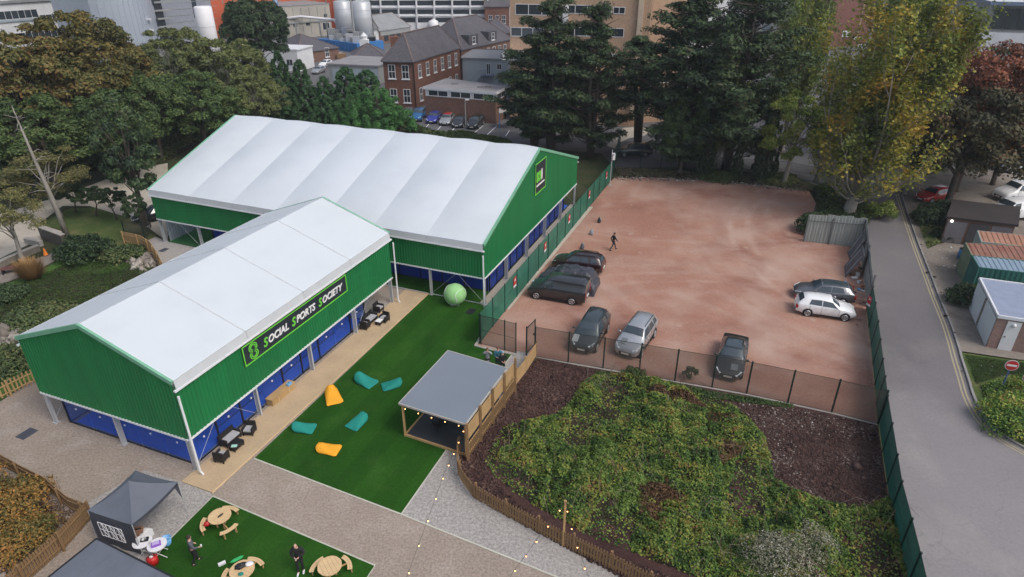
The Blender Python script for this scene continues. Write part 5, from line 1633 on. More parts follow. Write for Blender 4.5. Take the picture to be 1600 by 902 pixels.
back_car('white van beyond the dark shed roof at the right edge', 'van', (1545, 345), (1610, 340), p_white, None, 'parked_van', 'van', scale=1.12, z0=pave_z)
back_car('second white van standing further back behind the first one', 'van', (1560, 315), (1618, 312), p_white, None, 'parked_van', 'van', scale=1.15, z0=pave_z)
back_car('dark car half hidden under the red-brown tree', 'saloon', (1508, 262), (1550, 262), p_dark, None)
back_car('pale car glimpsed through the red-brown tree', 'hatch', (1568, 268), (1610, 268), p_silver, None)
back_car('silver car in the yard left of the brick block', 'hatch', (489, 118), (508, 111), p_silver, 'cars in the works yard')
back_car('white car at the back of the works yard', 'hatch', (500, 107), (518, 101), p_white, 'cars in the works yard')
back_car('small silver car in the gap between the yellow poplar stems', 'hatch', (1384, 158), (1398, 150), p_silver, None)
back_car('dark car beyond the fence at the left corner of the larger hall', 'saloon', (231, 345), (262, 338), p_van, None)

# ------------------------------------------------------------------ people
def skin(name, chains, mat, parent, sub=1):
    """chains: list of lists of (x,y,z,r); the first vertex of later chains may be an index (join point)"""
    V, E_, R_ = [], [], []
    for ch in chains:
        prev = None
        for q in ch:
            if isinstance(q, int): prev = q; continue
            V.append(q[:3]); R_.append(q[3])
            if prev is not None: E_.append((prev, len(V) - 1))
            prev = len(V) - 1
    me = bpy.data.meshes.new(name); me.from_pydata(V, E_, [])
    o = bpy.data.objects.new(name, me); COL.objects.link(o)
    o.modifiers.new('skin', 'SKIN')
    sv = me.skin_vertices[0].data
    for i, r_ in enumerate(R_):
        rr_ = r_ if isinstance(r_, (tuple, list)) else (r_, r_)
        sv[i].radius = rr_
    sv[0].use_root = True
    if sub: s_ = o.modifiers.new('sub', 'SUBSURF'); s_.levels = sub; s_.render_levels = sub
    dg = bpy.context.evaluated_depsgraph_get()
    m2 = bpy.data.meshes.new_from_object(o.evaluated_get(dg))
    bpy.data.objects.remove(o)
    m2.materials.clear(); m2.materials.append(mat)
    if len(m2.polygons): m2.polygons.foreach_set('use_smooth', [True] * len(m2.polygons))
    return link(name, m2, parent)
def person(label, px, yaw, H, legs, arms, skinc, hair, top, trouser, shoe, coat=0.0, bald=False, lean=0.0, headtilt=0.0, group=None, dz=0.0, pos=None):
    """local frame: +y forward. legs: [(kneeFwd, footFwd)] L,R ; arms: [(elbow xyz),(wrist xyz)] L,R"""
    p = pos or G(*px)
    r = thing('person', label, 'person', (p.x, p.y, dz), yaw, group)
    s = H / 1.75
    def q(x, y, z, r_): return (x * s, (y + lean * max(0, z - .9)) * s, z * s, r_ * s if not isinstance(r_, tuple) else (r_[0] * s, r_[1] * s))
    hy = .02 + headtilt
    body = [[q(0, 0, .95, (.13, .10)), q(0, 0, 1.12, (.12, .09)), q(0, 0, 1.30, (.14, .10)), q(0, 0, 1.43, (.12, .08)), q(0, hy * .3, 1.50, .052), q(0, hy * .6, 1.565, .06), q(0, hy, 1.63, (.078, .09)), q(0, hy, 1.70, (.07, .08)), q(0, hy - .01, 1.745, .035)]]
    body.append([6, q(0, hy + .10, 1.625, .018)])
    for sd, (kn, ft) in zip((-1, 1), legs):
        body.append([0, q(sd * .09, 0, .90, .085), q(sd * .10, kn * .5, .70, .078), q(sd * .10, kn, .50, .056), q(sd * .10, (kn + ft) / 2 + (-.01), .30, .052), q(sd * .10, ft, .09, .036), q(sd * .11, ft + .10, .04, .036), q(sd * .115, ft + .17, .035, .028)])
    hands = []
    for sd, (el, wr) in zip((-1, 1), arms):
        e = (sd * abs(el[0]), el[1], el[2]); w = (wr[0] * sd, wr[1], wr[2])
        d = Vector((w[0] - e[0], w[1] - e[1], w[2] - e[2])).normalized()
        sidev = d.cross(Vector((0, 1, 0))); sidev = sidev.normalized() if sidev.length > .1 else Vector((1, 0, 0))
        palm = Vector(w) + d * .06
        n0 = sum(len([1 for z in ch if not isinstance(z, int)]) for ch in body)
        body.append([3, q(sd * .17, 0, 1.40, .055), q(*e, .042), q(*w, .028), q(*palm, (.036, .018))])
        pi_ = n0 + 3
        for k in range(4):
            a = palm + sidev * (.03 - .02 * k) + d * .045
            b_ = a + d * (.03 + .008 * (1.5 - abs(k - 1.5))) + Vector((0, .012, -.012))
            body.append([pi_, q(*a, .0095), q(*b_, .0075)])
        th_ = Vector(w) + d * .03 + sidev * .035
        body.append([pi_, q(*th_, .010), q(*(th_ + d * .035 + sidev * .008), .008)])
    skin('body', body, skinc, r, 1)
    t_ = [[q(0, 0, .90 if not coat else .92, (.155, .125)), q(0, 0, 1.10, (.17 if coat else .15, .14 if coat else .12)), q(0, 0, 1.30, (.19 if coat else .17, .14)), q(0, 0, 1.42, (.14, .10)), q(0, hy * .3, 1.48, .07)]]
    for sd, (el, wr) in zip((-1, 1), arms):
        e = Vector((sd * abs(el[0]), el[1], el[2])); w = Vector((wr[0] * sd, wr[1], wr[2]))
        cw = 1.25 if coat else 1.0
        t_.append([3, q(sd * .18, 0, 1.40, .078 * cw), q(*e, .062 * cw), q(*(e.lerp(w, .92)), .045 * cw)])
    if coat: t_.append([0, q(0, -.01, .78, (.20, .15)), q(0, -.01, .95 - coat, (.23, .17))])
    skin('jacket' if coat else 'top', t_, top, r, 1)
    g = [[q(0, 0, .96, (.14, .11))]]
    for sd, (kn, ft) in zip((-1, 1), legs):
        g.append([0, q(sd * .09, 0, .88, .10), q(sd * .10, kn * .5, .70, .088), q(sd * .10, kn, .50, .068), q(sd * .10, (kn + ft) / 2, .30, .062), q(sd * .10, ft, .10, .055)])
    skin('trousers', g, trouser, r, 1)
    for sd, (kn, ft) in zip((-1, 1), legs):
        skin('shoe', [[q(sd * .10, ft - .04, .055, .045), q(sd * .11, ft + .06, .05, .05), q(sd * .115, ft + .17, .04, .04), q(sd * .117, ft + .21, .035, .028)]], shoe, r, 1)
    if not bald: MB().sphere((0, (hy - .018) * s + lean * .7 * s, 1.675 * s), .098 * s, 12, 8, 0, (.92, 1.05, 1.0)).build('hair', hair, r, True)
    ey = MB()
    for sd in (-1, 1): ey.sphere((sd * .032 * s, (hy + .082 + lean * .7) * s, 1.645 * s), .010 * s, 6, 4)
    ey.build('eyes', m_black, r)
    return r
sk = M('light_skin', (.55, .33, .24), rough=.6, var=.03); sk2 = M('brown_skin', (.22, .11, .07), rough=.6, var=.03)
hr_d = M('dark_hair', (.03, .02, .015)); hr_b = M('brown_hair', (.10, .05, .03)); hr_r = M('auburn_hair', (.16, .05, .03))
cl_black = M('black_cloth', (.012, .012, .014), rough=.9, var=.1); cl_grey = M('slate_grey_cloth', (.09, .10, .12), rough=.9); cl_lg = M('light_grey_coat_cloth', (.26, .28, .32), rough=.9)
cl_teal = M('petrol_blue_cloth', (.03, .13, .18), rough=.9); cl_jean = M('dark_jeans', (.03, .035, .05), rough=.9)
# man in black looking down at his phone
pb = G(471, 893)
pm_ = person('man in a long black jacket and white trainers looking down at a phone', None, pi + .12, 1.84, [(.03, -.02), (.05, .10)], [((.27, .02, 1.14), (.06, .27, 1.13)), ((.27, .02, 1.14), (.06, .27, 1.13))], sk, hr_d, cl_black, cl_black, m_plastic, coat=.22, bald=True, headtilt=.06, pos=pb)
ph_ = pb + Matrix.Rotation(pi + .12, 3, 'Z') @ Vector((0, .36, 0))
r = thing('phone', 'small phone held by the man in the long black jacket', 'phone', (ph_.x, ph_.y, 1.22), pi + .12); MB().bar((0, -.06, -.03), (0, .06, .03), .075, .01).build('phone', m_alu, r)
# man in grey seen from behind
pg = G(307, 880)
person('man in a slate grey jumper and black trousers walking away on the picnic lawn', None, radians(-55), 1.76, [(.10, .12), (.02, -.16)], [((.27, -.05, 1.15), (.27, .12, .98)), ((.26, .05, 1.14), (.20, .27, 1.05))], sk, hr_d, cl_grey, cl_black, cl_black, pos=pg)
qg = pg + Matrix.Rotation(radians(-55), 3, 'Z') @ Vector((.20, .38, 0))
r = thing('paper_cup', 'pale cup in the hand of the man in slate grey', 'cup', (qg.x, qg.y, 1.02)); MB().tube([(0, 0, 0), (0, 0, .11)], [.03, .042], 10).build('cup', m_plastic, r)
person('woman in a long light grey coat raising both arms to her face behind the shelter', None, pi, 1.68, [(.0, .0), (.02, .02)], [((.30, .08, 1.28), (.12, .16, 1.52)), ((.30, .08, 1.28), (.12, .16, 1.52))], sk, hr_r, cl_lg, cl_black, cl_black, coat=.35, pos=G(762, 577))
person('person in a petrol blue coat standing behind the dark-clothed person by the shelter', None, pi + .4, 1.70, [(.0, .0), (.02, .02)], [((.26, .04, 1.14), (.15, .22, 1.10)), ((.26, .04, 1.14), (.15, .22, 1.10))], sk, hr_r, cl_teal, cl_jean, cl_black, coat=.2, pos=G(778, 576))
person('person in black with a pale blue hat, nearest the gate path behind the shelter', None, pi + .3, 1.66, [(.02, .0), (.02, .04)], [((.27, .05, 1.12), (.10, .25, 1.06)), ((.27, .05, 1.12), (.10, .25, 1.06))], sk, M('pale_blue_hat', (.25, .4, .5)), cl_black, cl_black, cl_black, coat=.2, pos=G(785.5, 582))
person('walker in dark clothes striding across the red yard', None, radians(-75), 1.76, [(.22, .30), (-.10, -.36)], [((.24, -.16, 1.14), (.24, -.10, .90)), ((.24, .14, 1.14), (.24, .28, .96))], sk2, hr_d, cl_black, cl_jean, cl_black, lean=.06, pos=G(957.5, 391))
person('tiny figure in dark clothes walking on the road behind the yellow poplar', None, 0, 1.75, [(.1, .14), (-.04, -.16)], [((.25, -.05, 1.14), (.25, .0, .9)), ((.25, .05, 1.14), (.25, .14, .92))], sk, hr_d, cl_black, cl_jean, cl_black, pos=G(1335, 121))
for k, (x, y, l, mt) in enumerate(((936, 348, 'furthest dark blue and white bundle standing in the red yard', cl_jean), (924, 367, 'small pale grey bundle in the red yard between two others', cl_lg), (909.5, 389, 'small grey and white bundle just behind the dark red-black car', cl_grey))):
    r = thing('rubble_bag', l, 'bag', G(x, y), .4 * k, 'small bundles in the red yard')
    mb = MB(); mb.tube([(0, 0, 0), (0, 0, .2), (.03, 0, .42), (0, 0, .55)], [.17, .2, .16, .08], 10); mb.build('sack', mt, r, True)
    MB().tube([(.12, -.08, .3), (.12, -.06, .5), (.08, 0, .62)], [.06, .08, .04], 8).build('white_top', m_conc, r, True)
# ------------------------------------------------------------------ buildings behind and at the right
WINCACHE = {}
def winmesh(w, h, style):
    k = (round(w, 2), round(h, 2), style)
    if k in WINCACHE: return WINCACHE[k]
    t = .09 if style != 'dark' else .05
    f = MB()
    f.box(-w / 2, w / 2, -.06, 0, 0, t).box(-w / 2, w / 2, -.06, 0, h - t, h).box(-w / 2, -w / 2 + t, -.06, 0, t, h - t).box(w / 2 - t, w / 2, -.06, 0, t, h - t)
    if style == 'sash':
        f.box(-w / 2 + t, w / 2 - t, -.05, 0, h / 2 - .05, h / 2 + .05).box(-.03, .03, -.045, 0, t, h - t)
        f.box(-w / 2 - .12, w / 2 + .12, -.16, 0, -.16, 0)
    elif style == 'ribbon':
        n = max(2, int(w / 1.6))
        for i in range(1, n): f.box(-w / 2 + w * i / n - .05, -w / 2 + w * i / n + .05, -.05, 0, t, h - t)
    elif style == 'plain':
        f.box(-.03, .03, -.045, 0, t, h - t)
    g = MB(); g.box(-w / 2 + t * .8, w / 2 - t * .8, -.02, 0, t * .8, h - t * .8)
    fm = f.mesh('window', m_white if style in ('sash', 'plain', 'ribbon') else m_darkband)
    gm = g.mesh('pane', m_windowglass)
    WINCACHE[k] = (fm, gm)
    return WINCACHE[k]
def put_window(root, p, n, w, h, style='sash', name='window'):
    fm, gm = winmesh(w, h, style)
    ang = atan2(n.y, n.x) + pi / 2
    inv = (Matrix.Translation(root.location) @ root.rotation_euler.to_matrix().to_4x4()).inverted()
    q = inv @ Vector(p)
    o = link(name, fm, root, q, ang - root.rotation_euler.z)
    link('pane', gm, o)
    return o
def poly_building(name, label, P, h, wall, roof, cat='building', group=None, over=.2, roofh=.25, parapet=False):
    c = sum(P, Vector()) / len(P); c.z = 0
    r = thing(name, label, cat, c, 0, group)
    MB().prism([(p.x, p.y) for p in P], 0, h - roofh).build('wall', wall, r, world=True)
    if roof:
        Q = [p + (p - c).normalized() * over for p in P]
        MB().prism([(p.x, p.y) for p in Q], h - roofh, h).build('roof', roof, r, world=True)
        if parapet:
            for i in range(len(Q)):
                a, b_ = Q[i], Q[(i + 1) % len(Q)]
                MB().bar(P0(a, h + .12), P0(b_, h + .12), .3, .24).build('parapet', parapet if not isinstance(parapet, bool) else wall, r, world=True)
    return r, c
def flat(p): return Vector((p.x, p.y, 0))
def facade_from(label, a, b_, topy, depth, wall, roof, name='building', rise=0, gable=0.0, h=None, over=.25, group=None, cat='building', parapet=False, ridge_along=True):
    A_, B_ = G(*a), G(*b_)
    if h is None: h = HT(a[0], a[1], topy)
    d = (B_ - A_); n = Vector((-d.y, d.x, 0)).normalized()
    if n.dot(A_) < 0: n = -n
    P = [A_, B_, B_ + n * depth, A_ + n * depth]
    r, c = poly_building(name, label, P, h, wall, roof if not rise else None, cat, group, over, parapet=parapet)
    if rise: pitched(r, P, h - .25, rise, gable, roof, over, ridge_along, wall)
    return r, P, h, -n
def pitched(r, P, h, rise, gable, mat, over, ridge_along=True, wall=None):
    c = sum(P, Vector()) / 4
    Q = [p + (p - c).normalized() * over * 1.4 for p in P]
    if not ridge_along: Q = Q[1:] + Q[:1]; P = P[1:] + P[:1]
    m0 = (Q[0] + Q[3]) / 2; m1 = (Q[1] + Q[2]) / 2
    W_ = (Q[3] - Q[0]).length / 2
    u = (m1 - m0).normalized()
    r0 = m0 + u * W_ * (1 - gable); r1 = m1 - u * W_ * (1 - gable)
    if (r1 - r0).dot(u) < 0: r0 = r1 = (m0 + m1) / 2
    V = [P0(q, h) for q in Q] + [P0(r0, h + rise), P0(r1, h + rise)] + [P0(q, h - .18) for q in Q]
    mb = MB(); mb.add(V, [(0, 1, 5, 4), (2, 3, 4, 5), (3, 0, 4), (1, 2, 5), (6, 7, 1, 0), (7, 8, 2, 1), (8, 9, 3, 2), (9, 6, 0, 3), (9, 8, 7, 6)])
    mb.build('roof', mat, r, world=True)
    mb = MB(); mb.bar(V[4] + Vector((0, 0, .04)), V[5] + Vector((0, 0, .04)), .25, .12)
    for k_, q_ in ((0, 4), (3, 4), (1, 5), (2, 5)): mb.bar(V[k_] + Vector((0, 0, .04)), V[q_] + Vector((0, 0, .04)), .2, .08)
    mb.build('ridge_tiles', M('ridge_tile', (.16, .11, .10)), r, world=True)
    return V
def row(root, a, b_, n_, z, w, h, count, style='sash', m0=.1, m1=.1):
    d = b_ - a
    for i in range(count):
        t = m0 + (1 - m0 - m1) * ((i + .5) / count)
        p = a + d * t + n_ * .0
        put_window(root, (p.x, p.y, z), n_, w, h, style)
def pxwin(root, rect_, p, n, style='ribbon', name='window'):
    x0, y0, x1, y1 = rect_
    a = onplane(x0, (y0 + y1) / 2, p, n); b_ = onplane(x1, (y0 + y1) / 2, p, n)
    t = onplane((x0 + x1) / 2, y0, p, n); bt = onplane((x0 + x1) / 2, y1, p, n)
    c = (a + b_) / 2
    return put_window(root, (c.x, c.y, bt.z), n, (b_ - a).length, t.z - bt.z, style, name)
def pxpanel(root, nm, rect_, p, n, mat, proud=.06):
    x0, y0, x1, y1 = rect_
    a = onplane(x0, (y0 + y1) / 2, p, n); b_ = onplane(x1, (y0 + y1) / 2, p, n)
    t = onplane((x0 + x1) / 2, y0, p, n).z; bt = onplane((x0 + x1) / 2, y1, p, n).z
    mb = MB(); mb.bar(Vector((a.x, a.y, (t + bt) / 2)) + n * proud / 2, Vector((b_.x, b_.y, (t + bt) / 2)) + n * proud / 2, proud, t - bt)
    return mb.build(nm, mat, root, world=True)

# Victorian brick block (hipped slate roof)
hb_ = 7.8
a, b_, c3_ = flat(G(598, 95, hb_)), flat(G(646.7, 96.3, hb_)), flat(G(718, 75, hb_))
P = [a, b_, c3_, a + (c3_ - b_)]
cc = sum(P, Vector()) / 4
r = thing('brick_building', 'two-storey Victorian red brick block with hipped slate roof and white sash windows', 'building', cc)
MB().prism([(p.x, p.y) for p in P], 0, hb_ - .1).build('wall', m_brick, r, world=True)
pitched(r, [P[1], P[2], P[3], P[0]], hb_, 4.2, .0, m_slate, .35)
def nrm_out(p, q, c): 
    d = (q - p); n = Vector((d.y, -d.x, 0)).normalized()
    return n if n.dot((p + q) / 2 - c) > 0 else -n
n1, n2 = nrm_out(P[0], P[1], cc), nrm_out(P[1], P[2], cc)
row(r, P[0], P[1], n1, 4.9, 1.25, 2.3, 2, m0=.05, m1=.08); row(r, P[0], P[1], n1, .9, 1.25, 2.3, 2, m0=.05, m1=.08)
row(r, P[1], P[2], n2, 4.9, 1.05, 2.2, 6, m0=.02, m1=.02); row(r, P[1], P[2], n2, 1.0, 1.05, 2.2, 6, m0=.02, m1=.02)
MB().tube([P0(P[1] + n1 * .12 - (P[1] - P[0]).normalized() * .1, .1), P0(P[1] + n1 * .12 - (P[1] - P[0]).normalized() * .1, hb_ - .2)], .08, 6).build('drain_pipe', m_black, r, world=True)
for t in (.25,): 
    q = P[0].lerp(P[3], t)
    MB().box(q.x - .7, q.x + .7, q.y - .5, q.y + .5, hb_ - 1, hb_ + 3.4).build('chimney', m_brick, r, world=True)
# dormered continuation
u = (c3_ - b_).normalized(); q0 = flat(G(719, 75, hb_)); q1 = flat(G(800, 66, hb_))
r, P, h_, n_ = facade_from('slate-roofed brick wing with dormers continuing behind the Victorian block', (723, 139), (800, 116), 75, 11, m_brick2, m_slate, rise=5.0, name='brick_wing', h=7.6)
row(r, P[0], P[1], n_, 4.6, 1.1, 2.0, 7)
u_ = (P[1] - P[0]).normalized()
for t in (.25, .62):
    q = P[0].lerp(P[1], t) - n_ * 1.2
    mb = MB(); mb.prism([tuple((q - u_ * 1.6 + n_ * .9)[:2]), tuple((q + u_ * 1.6 + n_ * .9)[:2]), tuple((q + u_ * 1.6 - n_ * 2.5)[:2]), tuple((q - u_ * 1.6 - n_ * 2.5)[:2])], 7.4, 9.6)
    o = mb.build('dormer', m_slate, r, world=True)
    put_window(r, (q + n_ * .92)[:2] + (7.9,), n_, 1.2, 1.4, 'sash')
# low brick block with clerestory
hl = 5.0
P = [flat(G(x, y, hl)) for x, y in ((663, 135.5), (774.3, 143.7), (791, 135), (699, 122.4))]
cc = sum(P, Vector()) / 4
r = thing('low_brick_building', 'low brown brick block with white-framed clerestory windows and flat roof behind the parked cars', 'building', cc)
MB().prism([(p.x, p.y) for p in P], 0, 3.55).build('wall', m_brick2, r, world=True)
ins_ = [p + (cc - p).normalized() * .12 for p in P]
MB().prism([(p.x, p.y) for p in ins_], 3.55, 4.6).build('clerestory_wall', m_white, r, world=True)
Q = [p + (p - cc).normalized() * .25 for p in P]
MB().prism([(p.x, p.y) for p in Q], 4.6, 5.0, 0, 1).build('roof', [m_white, m_flatroof], r, world=True)
n1, n2 = nrm_out(P[0], P[1], cc), nrm_out(P[1], P[2], cc)
L_ = (P[1] - P[0]).length
for i in range(3): 
    p = P[0].lerp(P[1], .035 + (i + .5) * .32)
    put_window(r, (p.x, p.y, 3.62), n1, L_ * .285, .95, 'ribbon')
p = P[1].lerp(P[2], .5); put_window(r, (p.x, p.y, 3.62), n2, (P[2] - P[1]).length * .8, .95, 'ribbon')
for (x_, y_) in ((.3, .5), (.72, .4), (.8, .55)):
    q = P[0].lerp(P[1], x_).lerp(P[3].lerp(P[2], x_), y_); MB().box(q.x - .5, q.x + .5, q.y - .4, q.y + .4, 5.0, 5.35).build('roof_vent', m_flatroof, r, world=True)
# blue-grey prefab
r, P, h_, n_ = facade_from('pale blue-grey prefab office with a small door and steps', (724, 140), (793, 143), 95, 9, m_bluegrey, m_metalroof, name='prefab_office', h=6.3, rise=1.0, gable=1)
p = P[0].lerp(P[1], .58); put_window(r, (p.x, p.y, 3.1), n_, .9, 2.0, 'plain', 'door'); p = P[0].lerp(P[1], .82); put_window(r, (p.x, p.y, 4.0), n_, 1.0, 1.1, 'plain')
u_ = (P[1] - P[0]).normalized(); p = P[0].lerp(P[1], .58)
mb = MB(); mb.bar(P0(p - u_ * 1.1 + n_ * .8, 3.0), P0(p + u_ * 1.1 + n_ * .8, 3.0), 1.4, .12)
for k in range(9): mb.bar(P0(p - u_ * (1.2 + k * .3) + n_ * .3, 2.8 - k * .3), P0(p - u_ * (1.2 + k * .3) + n_ * 1.3, 2.8 - k * .3), .3, .06)
mb.bar(P0(p - u_ * 1.1 + n_ * 1.5, 4.0), P0(p + u_ * 1.1 + n_ * 1.5, 4.0), .05, .05).bar(P0(p - u_ * 1.1 + n_ * 1.5, 4.0), P0(p - u_ * 4 + n_ * 1.5, 1.2), .05, .05)
for k in range(6): mb.bar(P0(p + u_ * (-1.1 + k * .44) + n_ * 1.5, 3), P0(p + u_ * (-1.1 + k * .44) + n_ * 1.5, 4), .04, .04)
mb.build('stair', m_bluepipe, r, world=True)
# big beige block
r, P, h_, n_ = facade_from('large beige brick block with long ribbon windows behind the dark cypresses', (797, 188), (1001, 199), -60, 26, m_beige, m_flatroof, name='beige_block', h=24)
p_ = P[0]
pxwin(r, (805, 6.5, 868, 24), p_, n_); pxwin(r, (798, 43, 850, 57.5), p_, n_); pxwin(r, (958, 11, 977, 22), p_, n_); pxwin(r, (880, 8, 956, 22), p_, n_); pxwin(r, (860, 43, 975, 57), p_, n_); pxwin(r, (805, 82, 975, 95), p_, n_); pxwin(r, (805, 120, 975, 132), p_, n_)
pxpanel(r, 'white_panel', (868, 8, 888, 45), p_, n_, m_white, .8); pxpanel(r, 'white_canopy', (791, 80, 830, 90), p_, n_, m_white, 3.0)
pxpanel(r, 'pilaster', (993, -40, 1001, 180), p_, n_, M('pale_stone', (.55, .44, .33)), .5)
r, P, h_, n_ = facade_from('beige brick return wing with blank wall right of the dark cypress', (1003, 192), (1052, 190), -60, 20, m_beige, m_flatroof, name='beige_wing', h=23)
pxwin(r, (1010, 120, 1045, 130), P[0], n_)
r, P, h_, n_ = facade_from('pale wing with dark glazing beside the beige block, above the big cypress', (1053, 180), (1115, 178), -60, 20, m_white, m_flatroof, name='glazed_wing', h=23)
pxwin(r, (1074, -20, 1105, 12), P[0], n_, 'dark'); pxwin(r, (1074, 30, 1105, 50), P[0], n_, 'dark')
# long white concrete block at the top
r, P, h_, n_ = facade_from('long white concrete hospital block with dark window bands at the top edge', (560, 52), (800, 50), -60, 18, m_white, m_flatroof, name='concrete_block', h=26)
for y0, y1 in ((-16, -9), (1, 8.5), (15, 22), (28, 35)):
    for k in range(8): pxwin(r, (568 + k * 28, y0, 593 + k * 28, y1), P[0], n_, 'dark')
for k in range(9):
    x_ = 566 + k * 28; pxpanel(r, 'column', (x_ - .9, -40, x_ + .9, 44), P[0], n_, m_white, .6)
for y_ in (10.5, 24): pxpanel(r, 'spandrel', (560, y_, 795, y_ + 1.6), P[0], n_, m_white, .5)
r, P, h_, n_ = facade_from('long white works block with dark window strip behind the tanks', (470, 40), (575, 42), -20, 18, m_white, m_flatroof, name='works_block', h=17)
for k in range(4): pxwin(r, (482 + k * 24, -6, 503 + k * 24, 4), P[0], n_, 'dark')
# hipped brick house
r, P, h_, n_ = facade_from('low brick house with wide hipped slate roof below the white concrete block', (675, 47), (752, 47), 24, 14, m_brick2, m_slate, name='brick_house', rise=3.0)
row(r, P[0], P[1], n_, 1.2, 1.6, 2.0, 5)
r, P, h_, n_ = facade_from('tall red brick gable house beside the beige block at the top', (758, 52), (796, 52), 9, 14, m_brick, m_slate, name='brick_gable_house', rise=4, gable=1)
row(r, P[0], P[1], n_, 3, 1.3, 2.4, 3)
r, P, h_, n_ = facade_from('brick outbuilding with dark slate roof between the gable house and the dormered wing', (752, 66), (797, 66), 50, 12, m_brick2, m_slate, name='slate_outbuilding', rise=3.5, gable=.3)
row(r, P[0], P[1], n_, 1, 1.0, 1.5, 3)
# pitched metal shed
r, P, h_, n_ = facade_from('grey metal-roofed works shed right of the tall white tanks', (594, 69), (642, 61), 47, 14, m_brick2, m_metalroof, name='works_shed', rise=3.6, gable=1)
pxpanel(r, 'band', (594, 46, 640, 53), P[0], n_, m_greywall, .1)
row(r, P[0], P[1], n_, .6, 1.8, 2.0, 4, 'dark')
r, P, h_, n_ = facade_from('white-fronted gable of the works store beside the tanks', (575, 70), (593, 69), 44, 14, m_white, m_metalroof, name='works_store', rise=3, gable=1, ridge_along=False)
p = P[0].lerp(P[1], .4); put_window(r, (p.x, p.y, .1), n_, 1.4, 2.4, 'dark', 'door')
# beige industrial building with bands
r, P, h_, n_ = facade_from('long beige rendered works building with stained walls behind the blue hoarding', (402, 66), (520, 55), 12, 16, m_beigewall, m_metalroof, name='works_building')
for k in range(9):
    x_ = 410 + k * 12.5; pxpanel(r, 'panel_joint', (x_ - .35, 15 - k * .6, x_ + .35, 60 - k), P[0], n_, m_greywall, .12)
pxpanel(r, 'eaves_band', (412, 34, 518, 36.5), P[0], n_, m_greywall, .3)
pxwin(r, (458, 36, 464, 42), P[0], n_, 'dark'); pxwin(r, (478, 34, 484, 40), P[0], n_, 'dark'); pxwin(r, (504, 35, 515, 47), P[0], n_, 'plain'); pxwin(r, (506, 22, 511, 27), P[0], n_, 'dark')
# orange and grey clad buildings
r, P, h_, n_ = facade_from('orange-clad building at the top behind the tall blue pipe', (322, 60), (545, 42), 0, 14, m_orange, m_metalroof, name='orange_building', h=22)
for k in range(10): pxpanel(r, 'mullion', (345 + k * 18, -20, 346.5 + k * 18, 6), P[0], n_, m_greywall, .2)
r, P, h_, n_ = facade_from('grey-blue panelled building with one dark vertical window strip', (262, 74), (341, 64), 0, 20, M('grey_blue_panelling', (.25, .27, .32)), m_metalroof, name='panelled_building', h=26)
pxwin(r, (299, -20, 306, 28), P[0], n_, 'dark')
for k in range(8): pxpanel(r, 'panel_joint', (264, -18 + k * 10, 340, -17.4 + k * 10), P[0], n_, m_greywall, .08)
r, P, h_, n_ = facade_from('dark glazed stair block right of the silver curved building', (238, 80), (268, 76), 0, 12, m_darkband, m_metalroof, name='glazed_stair_block', h=24)
for k in range(5): pxpanel(r, 'floor_band', (238, 2 + k * 13, 268, 4.5 + k * 13), P[0], n_, m_greywall, .5)
# white banded building at far left
r, P, h_, n_ = facade_from('white banded building with long windows at the top left corner', (-120, 95), (136, 66), 0, 20, m_white, m_metalroof, name='banded_building', h=22)
pxwin(r, (-60, 18, 60, 32), P[0], n_); pxwin(r, (62, 21, 128, 33), P[0], n_); pxwin(r, (-60, -16, 112, -2), P[0], n_, 'dark'); pxwin(r, (-60, 52, 110, 64), P[0], n_)
pxpanel(r, 'grey_band', (-60, 0, 112, 4.5), P[0], n_, m_metalroof, .5); pxpanel(r, 'grey_band', (-60, 32, 60, 36), P[0], n_, m_bluegrey, .3)
# silver curved building
a, b_ = G(164, 99), G(257, 86)
d_ = b_ - a; Ls = d_.length; u_ = d_.normalized(); nn_ = Vector((u_.y, -u_.x, 0))
if nn_.dot(a) > 0: nn_ = -nn_
K = 14
arc = [a + u_ * Ls * k / K + nn_ * (4.5 * sin(pi * k / K) ** .8) for k in range(K + 1)]
back = [b_ - nn_ * 16, a - nn_ * 16]
r, c = poly_building('silver_building', 'tall curved silver panel-clad building at the top left', arc + back, 30, m_silver, m_metalroof)
zz = [2.2 + 2.0 * k for k in range(14)]
for k in range(K):
    p, q = arc[k], arc[k + 1]
    n_ = (q - p); n_ = Vector((n_.y, -n_.x, 0)).normalized()
    if n_.dot((p + q) / 2 - c) < 0: n_ = -n_
    w_ = (q - p).length - .05
    pm_ = MB().box(-w_ / 2, w_ / 2, -.07, .0, 0, 1.95).mesh('cladding_panel', m_silver)
    m_ = (p + q) / 2
    for z_ in zz: link('cladding_panel', pm_, r, (m_.x - c.x, m_.y - c.y, z_ + random.uniform(-.01, .01)), atan2(n_.y, n_.x) + pi / 2)
MB().prism([((p - c) * 1.02 + c)[:2] for p in arc + back], 0, 2.0).build('plinth', m_greywall, r, world=True)
q = arc[10] + (arc[10] - arc[9]).cross(Z3).normalized() * .2
for z_ in (9.0, 6.5): MB().box(q.x - .6, q.x + .6, q.y - .6, q.y + .1, z_, z_ + .35).build('wall_light', m_plastic, r, world=True)
for z_ in (7, 12, 17, 22, 3): put_window(r, (P0(b_, z_) + nn_ * .05 - u_ * .9 + nn_ * 1.0), nn_, 1.4, 1.9, 'dark')
